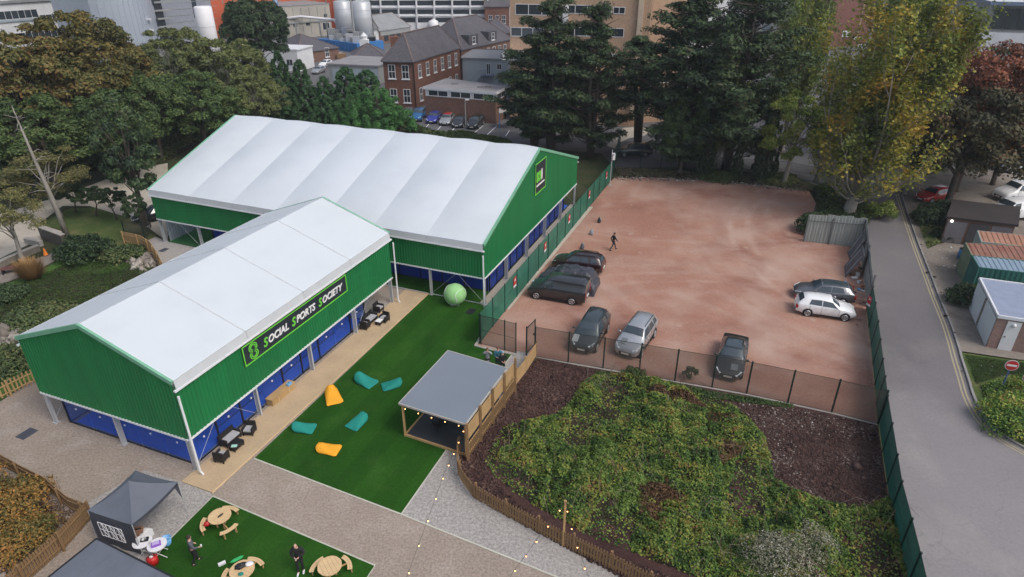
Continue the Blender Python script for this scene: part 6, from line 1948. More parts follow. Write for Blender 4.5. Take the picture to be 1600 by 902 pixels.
# chimney and pipes
p = G(336, 108); h_ = HT(336, 108, 12)
r = thing('white_flue', 'wide white round flue standing behind the olive trees', 'chimney', p); MB().tube([(0, 0, 0), (0, 0, h_), (0, 0, h_ + .3)], [1.9, 1.9, 1.6], 24).build('stack', m_plastic, r, True)
for z_ in (h_ * .35, h_ * .7): MB().tube([(0, 0, z_), (0, 0, z_ + .12)], 1.95, 24).build('band', m_white, r)
p = G(440, 66); h_ = HT(440, 66, -30)
r = thing('steel_chimney', 'slim blue-grey steel chimney rising from the slate roof', 'chimney', p); MB().tube([(0, 0, 0), (0, 0, h_)], .75, 16).build('stack', m_bluepipe, r, True); MB().box(-2.2, 2.2, -1.5, 1.5, 0, 3.2).build('base_housing', m_greywall, r)
p1, p2, p3_ = G(438, 62), G(475, 60), G(531, 64)
r = thing('overhead_pipe', 'long white overhead duct from the steel chimney to the tanks', 'pipe', p1)
z_ = HT(438, 62, 31)
MB().tube([(0, 0, z_), (p2.x - p1.x, p2.y - p1.y, z_ + .6), (p3_.x - p1.x - 1, p3_.y - p1.y, z_ + .2), (p3_.x - p1.x, p3_.y - p1.y, z_ - 1.5)], .38, 10).build('duct', m_plastic, r, True)
for k in (.3, .7): MB().box((p3_.x - p1.x) * k - .15, (p3_.x - p1.x) * k + .15, (p3_.y - p1.y) * k - .15, (p3_.y - p1.y) * k + .15, 0, z_ - .3).build('support', m_greywall, r)
for (bx, by, ty, rr_, l) in ((541, 66, 3, 2.5, 'left of two tall white storage tanks'), (570, 74, 4, 2.7, 'right of two tall white storage tanks, beside the metal shed')):
    p = G(bx, by); h_ = HT(bx, by, ty)
    r = thing('storage_tank', l, 'tank', p, 0, 'tall white tanks')
    MB().tube([(0, 0, 0), (0, 0, h_), (0, 0, h_ + .25), (0, 0, h_ + .5)], [rr_, rr_, rr_ * .85, .2], 28).build('shell', m_tank, r, True)
    for k in range(1, 6): MB().tube([(0, 0, h_ * k / 6), (0, 0, h_ * k / 6 + .08)], rr_ + .03, 28).build('seam_band', m_tank, r, True)
    MB().tube([(rr_ + .1, 0, 0), (rr_ + .1, 0, h_ + .8)], .08, 6).build('pipe', m_black, r)
p = G(566, 72) ; r = thing('vent_stack', 'thin dark vent stack between the tanks', 'chimney', G(556, 78)); MB().tube([(0, 0, 0), (0, 0, HT(556, 78, -10))], .28, 10).build('stack', m_greywall, r)
r, P, h_, n_ = facade_from('bright blue hoarding enclosure in front of the white tanks', (498, 74), (559, 83), 59, 9, m_bluesteel, None, name='blue_enclosure', cat='enclosure')
for k in range(12):
    q = P[0].lerp(P[1], (k + .5) / 12); MB().box(q.x - .06, q.x + .06, q.y - .16, q.y, 0, h_ - .2).build('panel_post', m_bluesteel, r, world=True)
mb = MB(); rn = random.Random(8)
for k in range(26):
    q = P[0].lerp(P[1], rn.random()).lerp(P[3].lerp(P[2], rn.random()), rn.uniform(.1, .9)); s_ = rn.uniform(.4, 1.2)
    mb.box(q.x - s_, q.x + s_, q.y - s_ * .6, q.y + s_ * .6, h_ - .3, h_ + rn.uniform(.2, 2.6), rn.choice((0, 0, 1, 2)))
o = mb.build('roof_plant', [m_greywall, m_black, m_tank], r, world=True); o['kind'] = 'stuff'
r, P, h_, n_ = facade_from('small brick lodge with hipped slate roof beside the blue hoarding', (418, 93), (468, 101), 74, 12, m_brick2, m_slate, name='brick_lodge', rise=3.2)
n2 = nrm_out(P[1], P[2], sum(P, Vector()) / 4); row(r, P[1], P[2], n2, .8, 1.2, 2.2, 2)
row(r, P[0], P[1], n_, 1, 1.2, 1.8, 3)
r, P, h_, n_ = facade_from('white flat-roofed annexe behind the tall conifers', (375, 108), (468, 112), 74, 7, m_white, m_white, name='white_annexe', cat='building')
p = P[0].lerp(P[1], .86); put_window(r, (p.x, p.y, 1.2), n_, 1.6, 1.4, 'plain')
r, P, h_, n_ = facade_from('grey flat-roofed garage in front of the Victorian brick block', (515, 128), (593, 132), 99, 11, m_greywall, m_flatroof, name='grey_garage', cat='building')
for k in range(3): pxpanel(r, 'garage_door', (520 + k * 25, 108, 541 + k * 25, 127), P[0], n_, m_bluegrey, .05)
r, P, h_, n_ = facade_from('dark slate-roofed side range joined to the Victorian brick block', (552, 112), (606, 110), 91, 12, m_brick2, m_slate, name='slate_range', rise=2.6, cat='building')
row(r, P[0], P[1], n_, 1, 1.2, 1.6, 3)
p = G(572, 92); r = thing('white_turret', 'small white vent turret on the yard side of the slate range', 'vent', (p.x, p.y, 0)); MB().box(-1, 1, -1, 1, 0, 4.6).build('base', m_white, r); MB().tube([(0, 0, 4.6), (0, 0, 5.4), (0, 0, 6.2)], [.8, .9, .1], 8).build('cap', m_white, r)
# yard clutter
def crate(name, label, px, sz, mat, cat, rz=.2):
    r = thing(name, label, cat, G(*px), rz)
    x_, y_, z_ = sz
    MB().box(-x_ / 2, x_ / 2, -y_ / 2, y_ / 2, .15, z_).build('body', mat, r)
    for s in (-1, 1): MB().box(s * x_ * .42 - .1, s * x_ * .42 + .1, -y_ / 2 - .04, y_ / 2 + .04, 0, z_ + .04).build('frame', mat, r)
    return r
crate('red_container', 'red site container behind the grey metal shed', (646, 38), (4.5, 3, 4.5), m_red, 'container')
crate('red_skip', 'long faded red skip near the white plastic water tank', (664, 44), (7, 3, 2.6), M('faded_red_paint', (.4, .04, .04)), 'skip')
r = thing('water_tank', 'white plastic water tank on the yard behind the slate roof', 'tank', G(678, 52)); MB().tube([(0, 0, 0), (0, 0, 3.6), (0, 0, 4.1)], [1.6, 1.6, .6], 16).build('tank', m_plastic, r, True); MB().tube([(0, 0, 4.1), (0, 0, 4.4)], .3, 8).build('cap', m_plastic, r)
r, P, h_, n_ = facade_from('terracotta flat-roofed shed behind the grey metal roof', (610, 46), (652, 44), 28, 10, m_brick3, M('terracotta_roof', (.3, .12, .08)), name='terracotta_shed', cat='building')
crate('small_van_body', 'white builders van body in the works yard', (508, 90), (4.2, 2, 2), m_white, 'van')
for k, (x, y) in enumerate(((511, 88), (519, 88), (528, 90), (534, 92), (503, 92))): crate('pallet_stack', ['orange pallet stack in the works yard, left', 'reddish pallet stack in the works yard behind the garage', 'pale pallet stack in the works yard by the blue hoarding', 'brown pallet stack nearest the slate range', 'yellow pallet stack by the brick lodge'][k], (x, y), (2.2, 1.6, 1.2), [M('orange_plastic', (.7, .2, .03)), m_red, m_conc, m_timber_old, m_yellow][k], 'pallets')

# right-hand background
r, P, h_, n_ = facade_from('low grey building with a strip of dark windows behind the green poplar', (1200, 66), (1292, 68), -20, 14, m_greywall, m_metalroof, name='grey_office', h=16)
pxpanel(r, 'fascia', (1215, -4, 1288, 11), P[0], n_, M('pale_grey_fascia', (.36, .37, .39)), .4)
for k in range(6): pxwin(r, (1226 + k * 7.2, 12, 1232 + k * 7.2, 20), P[0], n_, 'dark')
pxwin(r, (1275, 15, 1284, 26), P[0], n_, 'plain'); pxwin(r, (1226, 34, 1262, 44), P[0], n_, 'dark')
r, P, h_, n_ = facade_from('tall windowless red brick block with a white square notice', (1289, 73), (1352, 73), -60, 14, m_brick3, m_flatroof, name='brick_tower', h=32)
pxpanel(r, 'white_notice', (1316, 48, 1327.5, 58), P[0], n_, m_plastic, .1); pxpanel(r, 'white_plate', (1334, 57, 1338, 62), P[0], n_, m_plastic, .1); pxpanel(r, 'white_plate', (1341, 58, 1346, 61), P[0], n_, m_plastic, .1)
pxpanel(r, 'concrete_strip', (1299, -40, 1303, 22), P[0], n_, m_conc, .15); pxpanel(r, 'corner_strip', (1349, -40, 1351, 60), P[0], n_, m_beige, .12)
# modern white and grey building, top right
C0, L0, R0 = G(1512, 128), G(1443, 84), G(1720, 140)
bk = L0 + (R0 - C0)
hw, hg = HT(1512, 128, 48), HT(1512, 128, 8)
Pm = [L0, C0, R0, bk]
r, c = poly_building('modern_building', 'modern white and grey building with a dark glazed upper corner at the top right', Pm, hw, m_white, None)
MB().prism([(p.x, p.y) for p in [q + (c - q).normalized() * .15 for q in Pm]], hw - .25, hg).build('upper_wall', m_greywall, r, world=True)
MB().prism([(p.x, p.y) for p in [q + (q - c).normalized() * .9 for q in Pm]], hg, hg + .7, 0, 1).build('roof', [m_bluepipe, M('pale_roof_sheet', (.5, .52, .54))], r, world=True)
nL, nR = nrm_out(L0, C0, c), nrm_out(C0, R0, c)
d_ = (R0 - C0)
for k in range(8):
    a = C0 + d_ * (.035 + k * .1); b_ = C0 + d_ * (.035 + (k + 1) * .1 - .004)
    q = (a + b_) / 2; put_window(r, (q.x, q.y, hw + .4), nR, (b_ - a).length, hg - hw - .9, 'dark', 'glazing')
pxpanel(r, 'green_band', (1550, 76, 1592, 84), C0, nR, M('green_band_paint', (.01, .25, .1)), .15)
for k in range(9): pxpanel(r, 'louvre', (1449 + k * .9, 60 - k * 3.0, 1464 + k * 2.0, 61.2 - k * 3.0), L0, nL, m_plastic, .3)
# far background: low-rise blocks beyond the frame top, so that the town goes on
rn = random.Random(11)
lbls = ['cream', 'grey', 'brick', 'white', 'brown', 'pale', 'dark brick', 'beige']

# sheds at the right edge
P = [flat(G(x, y, 2.7)) for x, y in ((1482, 338), (1588, 350), (1600, 322), (1492, 313))]
P = [P[0], P[1], P[1] + (P[3] - P[0]), P[3]]
for p in P: p.z = 0
cc = sum(P, Vector()) / 4
r = thing('garage_block', 'dark flat-roofed garage with mossy roof and grey doors below the red-brown tree', 'garage', cc)
MB().prism([(p.x, p.y) for p in P], 0, 2.5).build('wall', m_brick2, r, world=True)
MB().prism([((p + (p - cc).normalized() * .25))[:2] for p in P], 2.5, 2.7).build('roof', m_brownshed, r, world=True)
n_ = nrm_out(P[0], P[1], cc); d_ = P[1] - P[0]
for k in range(3):
    a, b_ = P[0] + d_ * (.02 + k * .33) + n_ * .03, P[0] + d_ * (.31 + k * .33) + n_ * .03
    mb = MB()
    for q in range(8): mb.bar(P0(a, .25 + q * .27), P0(b_, .25 + q * .27), .04, .255)
    mb.build('garage_door', m_shedwall if k != 1 else M('dark_garage_door', (.07, .065, .07)), r, world=True)
MB().sphere((P0(P[0] + d_ * .07 + n_ * .1, 2.3)), .12, 8, 6).build('security_lamp', M('lit_lamp', (1, 1, 1), emit=((1, 1, 1), 3)), r, world=True)
def container(label, roofpx, h, wallmat, roofmat, name='shipping_container', ribs=.28):
    P = [flat(G(x, y, h)) for x, y in roofpx]
    cc = sum(P, Vector()) / 4
    r = thing(name, label, 'container', cc)
    for i in range(4):
        a, b_ = P[i], P[(i + 1) % 4]
        n_ = nrm_out(a, b_, cc)
        mb = MB(); cladding(mb, a, b_, n_, .1, lambda q: h - .06, ribs, .05); mb.build('side_sheet', wallmat, r, world=True)
    # ribbed roof: strips running from edge 0-1 to edge 3-2
    a, b_, c_, d_ = P
    nst = int((b_ - a).length / ribs); vs = []; k_ = 0
    for i in range(nst):
        for off, up in ((0, 0), (.4, 0), (.5, 1), (.9, 1)):
            t = (i + off) / nst
            for e in (a.lerp(b_, t), d_.lerp(c_, t)): vs.append((e.x, e.y, h + .04 * up))
    mb = MB(); mb.add(vs, [(2 * i, 2 * i + 2, 2 * i + 3, 2 * i + 1) for i in range(len(vs) // 2 - 1)]); mb.build('roof_sheet', roofmat, r, world=True)
    mb = MB()
    for i in range(4): mb.bar(P0(P[i], h - .02), P0(P[(i + 1) % 4], h - .02), .08, .1)
    for p in P: mb.box(p.x - .05, p.x + .05, p.y - .05, p.y + .05, 0, h)
    mb.build('frame', wallmat, r, world=True)
    return r, P
container('rusty-roofed pale green container furthest back of the three at the right edge', [(1534, 378), (1640, 390), (1630, 371), (1527.7, 361)], 2.6, m_hoard, m_rust, ribs=.4)
container('container with red and green rusted roof, middle of the three', [(1518.8, 399), (1640, 411.5), (1624, 387), (1508.8, 380)], 2.6, M('weathered_green_sheet', (.16, .2, .13), var=.3), m_rust2, ribs=.4)
container('container with pale blue ribbed roof and dark green sides, nearest the white shed', [(1530, 418), (1650, 432), (1640, 412.5), (1519.5, 400)], 2.6, m_containerg, m_bluesheet, ribs=.35)
r = thing('blue_drum', 'small blue drum by the end of the rusty container', 'drum', G(1500, 405)); r.location.z = pave_z; MB().tube([(0, 0, 0), (0, 0, .9)], .3, 12).build('drum', m_bluesteel, r, True); MB().tube([(0, 0, .9), (0, 0, .95)], .31, 12).build('rim', m_black, r)
hs_ = 2.6
F0, F1, Bk = flat(G(1560, 494, hs_)), flat(G(1640, 506, hs_)), flat(G(1531, 435.4, hs_))
P = [F0, F1, F1 + (Bk - F0), Bk]; cc = sum(P, Vector()) / 4
r = thing('white_store', 'white-doored brick store with a pale blue-grey flat roof at the right edge', 'shed', cc)
MB().prism([(p.x, p.y) for p in P], 0, hs_ - .12).build('wall', brickmat('pinkish_brick', (.30, .19, .16), (.26, .16, .14), (.32, .25, .22)), r, world=True)
MB().prism([(p + (p - cc).normalized() * .12)[:2] for p in P], hs_ - .12, hs_ - .01, 0, 1).build('roof', [m_white, M('pale_blue_roof_felt', (.24, .28, .38), rough=.8)], r, world=True)
mb = MB()
for i in range(4): mb.bar(P0(P[i], hs_), P0(P[(i + 1) % 4], hs_), .12, .16)
mb.build('roof_edge', m_white, r, world=True)
n_ = nrm_out(P[0], P[1], cc); n2_ = nrm_out(P[3], P[0], cc)
d_ = P[1] - P[0]
MB().bar(P0(P[0] + d_ * .22 + n_ * .03, 1.2), P0(P[0] + d_ * .50 + n_ * .03, 1.2), .05, 2.3).build('door', m_white, r, world=True)
MB().sphere(P0(P[0] + d_ * .36 + n_ * .08, 2.1), .14, 10, 6).build('bulkhead_lamp', m_plastic, r, world=True)
MB().bar(P0(P[0] + d_ * .25 + n_ * .08, 1.15), P0(P[0] + d_ * .28 + n_ * .08, 1.15), .05, .06).build('door_handle', m_black, r, world=True)
d2 = P[0] - P[3]
MB().bar(P0(P[3] + d2 * .02 + n2_ * .03, 1.2), P0(P[3] + d2 * .46 + n2_ * .03, 1.2), .05, 2.35).build('side_panel', m_white, r, world=True)
MB().bar(P0(P[3] + d2 * .52 + n2_ * .03, 1.2), P0(P[3] + d2 * .98 + n2_ * .03, 1.2), .05, 2.35).build('side_panel', m_white, r, world=True)
MB().tube([P0(P[3] + d2 * .49 + n2_ * .09, .1), P0(P[3] + d2 * .49 + n2_ * .09, 2.4)], .05, 8).build('down_pipe', m_conc, r, world=True)

# parking bay lines, canopy shelter
for (x0, y0, x1, y1) in ((741, 208, 755, 196.5), (761, 211, 776, 197), (706, 205, 714, 196), (684, 203, 690, 196), (665, 200, 671, 193), (790, 213, 796, 204)): kerbline('parking_line', [G(x0, y0), G(x1, y1)], .12, .008, .012, m_line)
r = thing('canopy_shelter', 'small pale canopy shelter at the right end of the parked row', 'shelter', G(796, 200), 0)
MB().hexa([(-1.6, -1.2, 2.5), (1.8, -1.2, 2.5), (1.8, 1.2, 2.9), (-1.6, 1.2, 2.9), (-1.6, -1.2, 2.58), (1.8, -1.2, 2.58), (1.8, 1.2, 2.98), (-1.6, 1.2, 2.98)]).build('canopy', m_conc, r)
for x_ in (-1.5, 1.7):
    for y_ in (-1.1, 1.1): MB().box(x_ - .05, x_ + .05, y_ - .05, y_ + .05, 0, 2.6).build('post', m_bluesteel, r)
# low boundary wall and rail along the back road
low_wall('pale kerb wall along the back road behind the red yard', [G(1125, 262), G(1180, 270), G(1245, 277)], .35, .25, m_conc)
bf = [G(1000, 262), G(1032, 262), G(1068, 262), G(1130, 270), G(1193, 274), G(1230, 277), G(1290, 290)]
mesh_fence('thin dark mesh fence along the back road between the cypress trunks', bf, 1.9, netmat('thin_dark_wires', (.03, .04, .035), .22))
# ------------------------------------------------------------------ vegetation
NR = np.random.default_rng(12)
def leaf_quads(C, Nn, size, asp=.62, jitter=.5):
    """kite-shaped leaves at centres C with normals Nn"""
    n = len(C)
    Nn = Nn + NR.normal(0, jitter, (n, 3))
    Nn /= np.linalg.norm(Nn, axis=1, keepdims=True) + 1e-9
    R_ = NR.normal(0, 1, (n, 3))
    U = np.cross(Nn, R_); U /= np.linalg.norm(U, axis=1, keepdims=True) + 1e-9
    V_ = np.cross(Nn, U)
    s = (size if np.ndim(size) else np.full(n, size)) * NR.uniform(.6, 1.35, n)
    s = s[:, None] * .5
    p0 = C - U * s; p2 = C + U * s
    p1 = C + V_ * s * asp + U * s * .15; p3 = C - V_ * s * asp + U * s * .15
    dr = Nn * s * .25
    P = np.stack([p0 - dr, p1, p2 - dr, p3], axis=1).reshape(-1, 3)
    F_ = np.arange(n * 4).reshape(n, 4)
    return P, F_
def crown_mesh(name, blobs, n, leaf, mat, up=.25, shell=.55, asp=.62, jitter=.5, flat_=None):
    """blobs: array of (x,y,z, rx,ry,rz)"""
    Bl = np.array(blobs)
    w = Bl[:, 3] * Bl[:, 4] + Bl[:, 3] * Bl[:, 5]
    k = NR.choice(len(Bl), n, p=w / w.sum())
    D = NR.normal(0, 1, (n, 3)); D /= np.linalg.norm(D, axis=1, keepdims=True)
    D[:, 2] = np.where(D[:, 2] < -.35, -D[:, 2], D[:, 2])
    rr_ = shell + (1 - shell) * NR.random(n) ** .6
    rr_ *= 1 + .16 * np.sin(D[:, 0] * 5 + k) * np.sin(D[:, 1] * 6 + k * 2)
    C = Bl[k, :3] + D * Bl[k, 3:6] * rr_[:, None]
    Nn = D / Bl[k, 3:6]; Nn /= np.linalg.norm(Nn, axis=1, keepdims=True)
    Nn[:, 2] += up
    P, F_ = leaf_quads(C, Nn, leaf, asp, jitter)
    return npmesh(name, P, F_, mat)
def rand_dir(): 
    a = random.uniform(0, 2 * pi); return Vector((cos(a), sin(a), 0))
def limbs_to(mb, base, targets, r0, bend=.25, mi=0, n=5):
    for t in targets:
        t = Vector(t); d = t - base
        m1 = base + d * .35 + Vector((0, 0, d.length * bend * .35)) + Vector([random.uniform(-.3, .3) for _ in range(3)])
        m2 = base + d * .7 + Vector((0, 0, d.length * bend * .25)) + Vector([random.uniform(-.3, .3) for _ in range(3)])
        rr_ = r0 * random.uniform(.7, 1)
        mb.tube([base, m1, m2, t], [rr_, rr_ * .65, rr_ * .4, rr_ * .12], n, mi)

def make_broad(H, R, nb, n, leaf, lm, tm, seed, zc=.60, zr=.38, trunk=.32, trunkr=.35, gap=.0, shell=.5, blob=(.20, .34)):
    random.seed(seed)
    blobs, tg = [], []
    for i in range(nb):
        ph = math.acos(1 - 1.75 * (i + .5) / nb); th = i * 2.399 + random.uniform(-.3, .3)
        q = random.uniform(.62, .98)
        x, y, z = R * q * sin(ph) * cos(th), R * q * sin(ph) * sin(th), H * zc + H * zr * q * cos(ph)
        br = R * random.uniform(*blob) * (1.05 - .3 * abs(cos(ph)))
        if random.random() < gap: continue
        blobs.append((x, y, z, br, br, br * random.uniform(.6, .85))); tg.append((x, y, z))
    mb = MB()
    top = Vector((random.uniform(-.4, .4), random.uniform(-.4, .4), H * trunk))
    mb.tube([(0, 0, -.1), (0, 0, .5), top * .6, top, top + Vector((random.uniform(-.5, .5), random.uniform(-.5, .5), H * .25))], [trunkr * 1.35, trunkr, trunkr * .9, trunkr * .75, trunkr * .4], 9)
    for t in tg[::2]: limbs_to(mb, top + Vector((0, 0, random.uniform(-.1, .15) * H)), [t], trunkr * .35)
    return mb.mesh('trunk', tm, True), crown_mesh('crown', blobs, n, leaf, lm, shell=shell)
def make_cypress(H, R, n, leaf, lm, tm, seed, levels=15, low=.24):
    random.seed(seed)
    blobs, mb = [], MB()
    stems = [Vector((random.uniform(-.8, .8), random.uniform(-.8, .8), 0)) for _ in range(3)]
    for s_ in stems:
        e = s_ * 2.2 + Vector((0, 0, H * random.uniform(.8, .97)))
        mb.tube([s_ * .5, s_ + Vector((0, 0, H * .3)), s_ * 1.7 + Vector((0, 0, H * .6)), e], [.45, .36, .24, .06], 8)
    for l in range(levels):
        f = low + (1 - low) * (l + .3) / levels
        prof = R * (1.0 - .78 * max(0, (f - .38) / .62) ** 1.4) * (.72 + .28 * min(1, f / .35))
        k = max(4, int(9 * (1 - f * .5)))
        for i in range(k):
            a = 2 * pi * (i + random.random()) / k
            Lr = prof * random.uniform(.45, 1.12) * (1 + .22 * sin(3 * a + seed))
            z = H * f + random.uniform(-1.1, 1.1) * H / 20
            st_ = random.choice(stems)
            d = Vector((cos(a), sin(a), 0))
            p0 = st_ * (1 + f) + Vector((0, 0, z - Lr * .12))
            tip = d * Lr + Vector((0, 0, z + Lr * random.uniform(.0, .5)))
            mb.tube([p0, p0.lerp(tip, .5) + Vector((0, 0, -.2)), tip], [.13, .08, .02], 5)
            nbl = max(2, int(Lr / 1.5))
            if random.random() < .16: continue
            for j in range(nbl):
                t = .42 + .58 * (j + .5) / nbl
                q = p0.lerp(tip, t)
                sd = Vector((-d.y, d.x, 0)) * random.uniform(-.9, .9) * (Lr * .2)
                rx = random.uniform(.9, 1.6) * (R / 6.5)
                blobs.append((q.x + sd.x, q.y + sd.y, q.z + .25, rx, rx, rx * random.uniform(.32, .62)))
    for i in range(6): blobs.append((random.uniform(-.6, .6), random.uniform(-.6, .6), H * (.9 + .016 * i), .9, .9, .6))
    return mb.mesh('trunk', tm, True), crown_mesh('crown', blobs, n, leaf, lm, up=.5, shell=.25, jitter=.35, asp=.45)
def make_conifer(H, R, n, leaf, lm, tm, seed, power=.85, spread=1.0):
    random.seed(seed)
    blobs, mb = [], MB()
    mb.tube([(0, 0, 0), (0, 0, H * .5), (0, 0, H * .97)], [.25, .16, .03], 7)
    L_ = int(H * 1.5)
    for l in range(L_):
        f = .04 + .94 * l / L_
        rad = R * (1 - f) ** power
        k = max(3, int(10 * (1 - f) + 3))
        for i in range(k):
            a = 2 * pi * (i + random.random() * .8) / k
            q = rad * random.uniform(.55, 1.05)
            b_ = .28 * R * (.55 + .5 * (1 - f)) * random.uniform(.7, 1.1)
            blobs.append((q * cos(a) * spread, q * sin(a) * spread, H * f + b_ * .6, b_ * .62, b_ * .62, b_ * 1.25))
            if i % 2 == 0: mb.tube([(0, 0, H * f), (q * cos(a), q * sin(a), H * f + b_)], [.05, .012], 4)
    return mb.mesh('trunk', tm, True), crown_mesh('crown', blobs, n, leaf, lm, up=.35, shell=.4, jitter=.35, asp=.4)
def make_poplar(H, R, n, leaf, lm, tm, seed, stems=9, gap=.25, low=.12, narrow=False):
    """ascending, open habit: bare pale branches with leaf clusters along their upper parts"""
    random.seed(seed)
    blobs, mb = [], MB()
    base = Vector((0, 0, H * low * .6))
    mb.tube([(0, 0, -.1), (0, 0, .5), base, base * 2.2], [.62 * H / 20, .5 * H / 20, .42 * H / 20, .3 * H / 20], 12)
    def branch(p, d, Ln, r0, lev):
        pts, rd = [p], [r0]
        q = p.copy(); dd = d.copy()
        K = 6
        for i in range(K):
            dd = (dd + Vector((random.uniform(-.14, .14), random.uniform(-.14, .14), (.34 if lev == 0 else .2) if not narrow else .2))).normalized()
            q = q + dd * (Ln / K)
            pts.append(q.copy()); rd.append(max(.012, r0 * (1 - (i + 1) / K * .9)))
            if lev < 2 and i >= (0 if lev == 0 else 1):
                for _ in range(2 if lev == 0 else 1):
                    sd = rand_dir(); nd = (dd * .75 + sd * random.uniform(.35, .75)).normalized()
                    branch(q, nd, Ln * (random.uniform(.28, .5) if narrow or lev else random.uniform(.16, .36)), rd[-1] * .6, lev + 1)
            if lev >= 1 or i >= 2:
                if random.random() > gap:
                    s_ = random.uniform(.45, .95) * (H / 20)
                    blobs.append((q.x + random.uniform(-.4, .4), q.y + random.uniform(-.4, .4), q.z + random.uniform(-.2, .4), s_, s_, s_ * random.uniform(.9, 1.6)))
        mb.tube(pts, rd, 5 if lev else 8)
    for i in range(stems):
        a = 2 * pi * i / stems + random.uniform(-.3, .3)
        tilt = random.uniform(.10, .85) * (R / (H * .38)) if i else .05
        d = Vector((cos(a) * tilt, sin(a) * tilt, 1)).normalized()
        bb = base * random.uniform(.85, 2.2)
        branch(bb, d, H * random.uniform(.55, .86) * (1 - .25 * min(1, tilt)), .20 * H / 20 * random.uniform(.6, 1.1), 0)
    if not narrow:
        for i in range(13):
            a = 2 * pi * i / 13 + random.uniform(-.2, .2)
            branch(base * random.uniform(.7, 2.0), Vector((cos(a), sin(a), random.uniform(.1, .5))).normalized(), R * random.uniform(.6, .95), .1 * H / 20, 1)
    return mb.mesh('trunk', tm, True), crown_mesh('crown', blobs, n, leaf, lm, up=.2, shell=.15, jitter=.7, asp=.75)
def make_bush(R, H, n, leaf, lm, seed, nb=26):
    random.seed(seed)
    blobs, mb = [], MB()
    for i in range(nb):
        a = i * 2.399; q = R * sqrt((i + .5) / nb) * .8
        z = H * (1 - (q / R) ** 2) * random.uniform(.35, .75)
        b_ = R * random.uniform(.25, .38)
        blobs.append((q * cos(a), q * sin(a), z, b_, b_, min(b_, H * .4)))
        if i % 3 == 0: mb.tube([(0, 0, 0), (q * cos(a) * .6, q * sin(a) * .6, z * .7), (q * cos(a), q * sin(a), z + b_ * .6)], [.06, .035, .01], 4)
    return mb.mesh('stems', m_trunk), crown_mesh('foliage', blobs, n, leaf, lm, shell=.55)

lf_oak = leafmat('leaves_autumn_oak', [(.05, .06, .022), (.085, .10, .03), (.13, .13, .04), (.17, .14, .045), (.22, .12, .045), (.08, .10, .035)], .5)
lf_gold = leafmat('leaves_gold_green', [(.05, .06, .022), (.085, .095, .03), (.13, .13, .038), (.18, .155, .042), (.24, .17, .045), (.20, .12, .04)], .5)
lf_olive = leafmat('leaves_olive', [(.07, .09, .04), (.11, .14, .05), (.16, .19, .06), (.22, .22, .08)], .5)
lf_green = leafmat('leaves_mid_green', [(.03, .055, .02), (.055, .095, .03), (.085, .135, .04), (.13, .165, .05)], .45)
lf_dark = leafmat('leaves_dark_green', [(.019, .040, .019), (.035, .067, .029), (.056, .096, .035), (.080, .112, .048)], .4)
lf_cyp = leafmat('needles_cypress', [(.015, .027, .017), (.027, .050, .026), (.048, .084, .036), (.083, .132, .048), (.075, .060, .038)], .55, .1)
lf_con = leafmat('needles_conifer', [(.025, .070, .028), (.043, .109, .039), (.070, .155, .050)], .45, .1)
lf_bright = leafmat('needles_bright', [(.031, .093, .028), (.054, .155, .040), (.085, .217, .056)], .4, .12)
lf_yel = leafmat('leaves_poplar_yellow', [(.08, .12, .03), (.13, .18, .035), (.20, .25, .045), (.32, .31, .05), (.48, .36, .05), (.50, .27, .05)], .7, .25, .28)
lf_pop = leafmat('leaves_poplar_green', [(.08, .13, .03), (.13, .20, .04), (.20, .26, .055), (.30, .28, .06)], .4, .25)
lf_red = leafmat('leaves_red_brown', [(.046, .031, .022), (.093, .046, .028), (.202, .070, .039), (.310, .093, .046), (.085, .093, .031)], .6, .15, .2)
lf_darkbrown = leafmat('leaves_dark_brown_green', [(.025, .031, .019), (.046, .050, .025), (.078, .070, .031), (.139, .070, .031)], .6, .12, .2)
lf_bram = leafmat('leaves_bramble', [(0.025, 0.050, 0.020), (0.056, 0.119, 0.031), (0.112, 0.210, 0.042), (0.210, 0.308, 0.056), (0.364, 0.364, 0.084), (0.336, 0.168, 0.070)], .55, .22, .9)
lf_ivy = leafmat('leaves_bank', [(.039, .062, .028), (.070, .109, .039), (.116, .147, .054), (.171, .171, .070)], .45, .15, .3)
lf_orange = leafmat('leaves_orange_bush', [(.078, .093, .031), (.155, .132, .039), (.310, .171, .046), (.434, .202, .062)], .5, .2, .5)
lf_pale = leafmat('pale_seed_heads', [(.09, .10, .05), (.16, .16, .10), (.26, .25, .18), (.46, .44, .38)], .35, .1, 1.0)
lf_tan = leafmat('dry_grass_blades', [(.300, .180, .070), (.420, .260, .110)], .4, .1)
lf_larch = leafmat('leaves_larch', [(.109, .116, .046), (.171, .171, .062), (.232, .202, .070)], .4, .15)

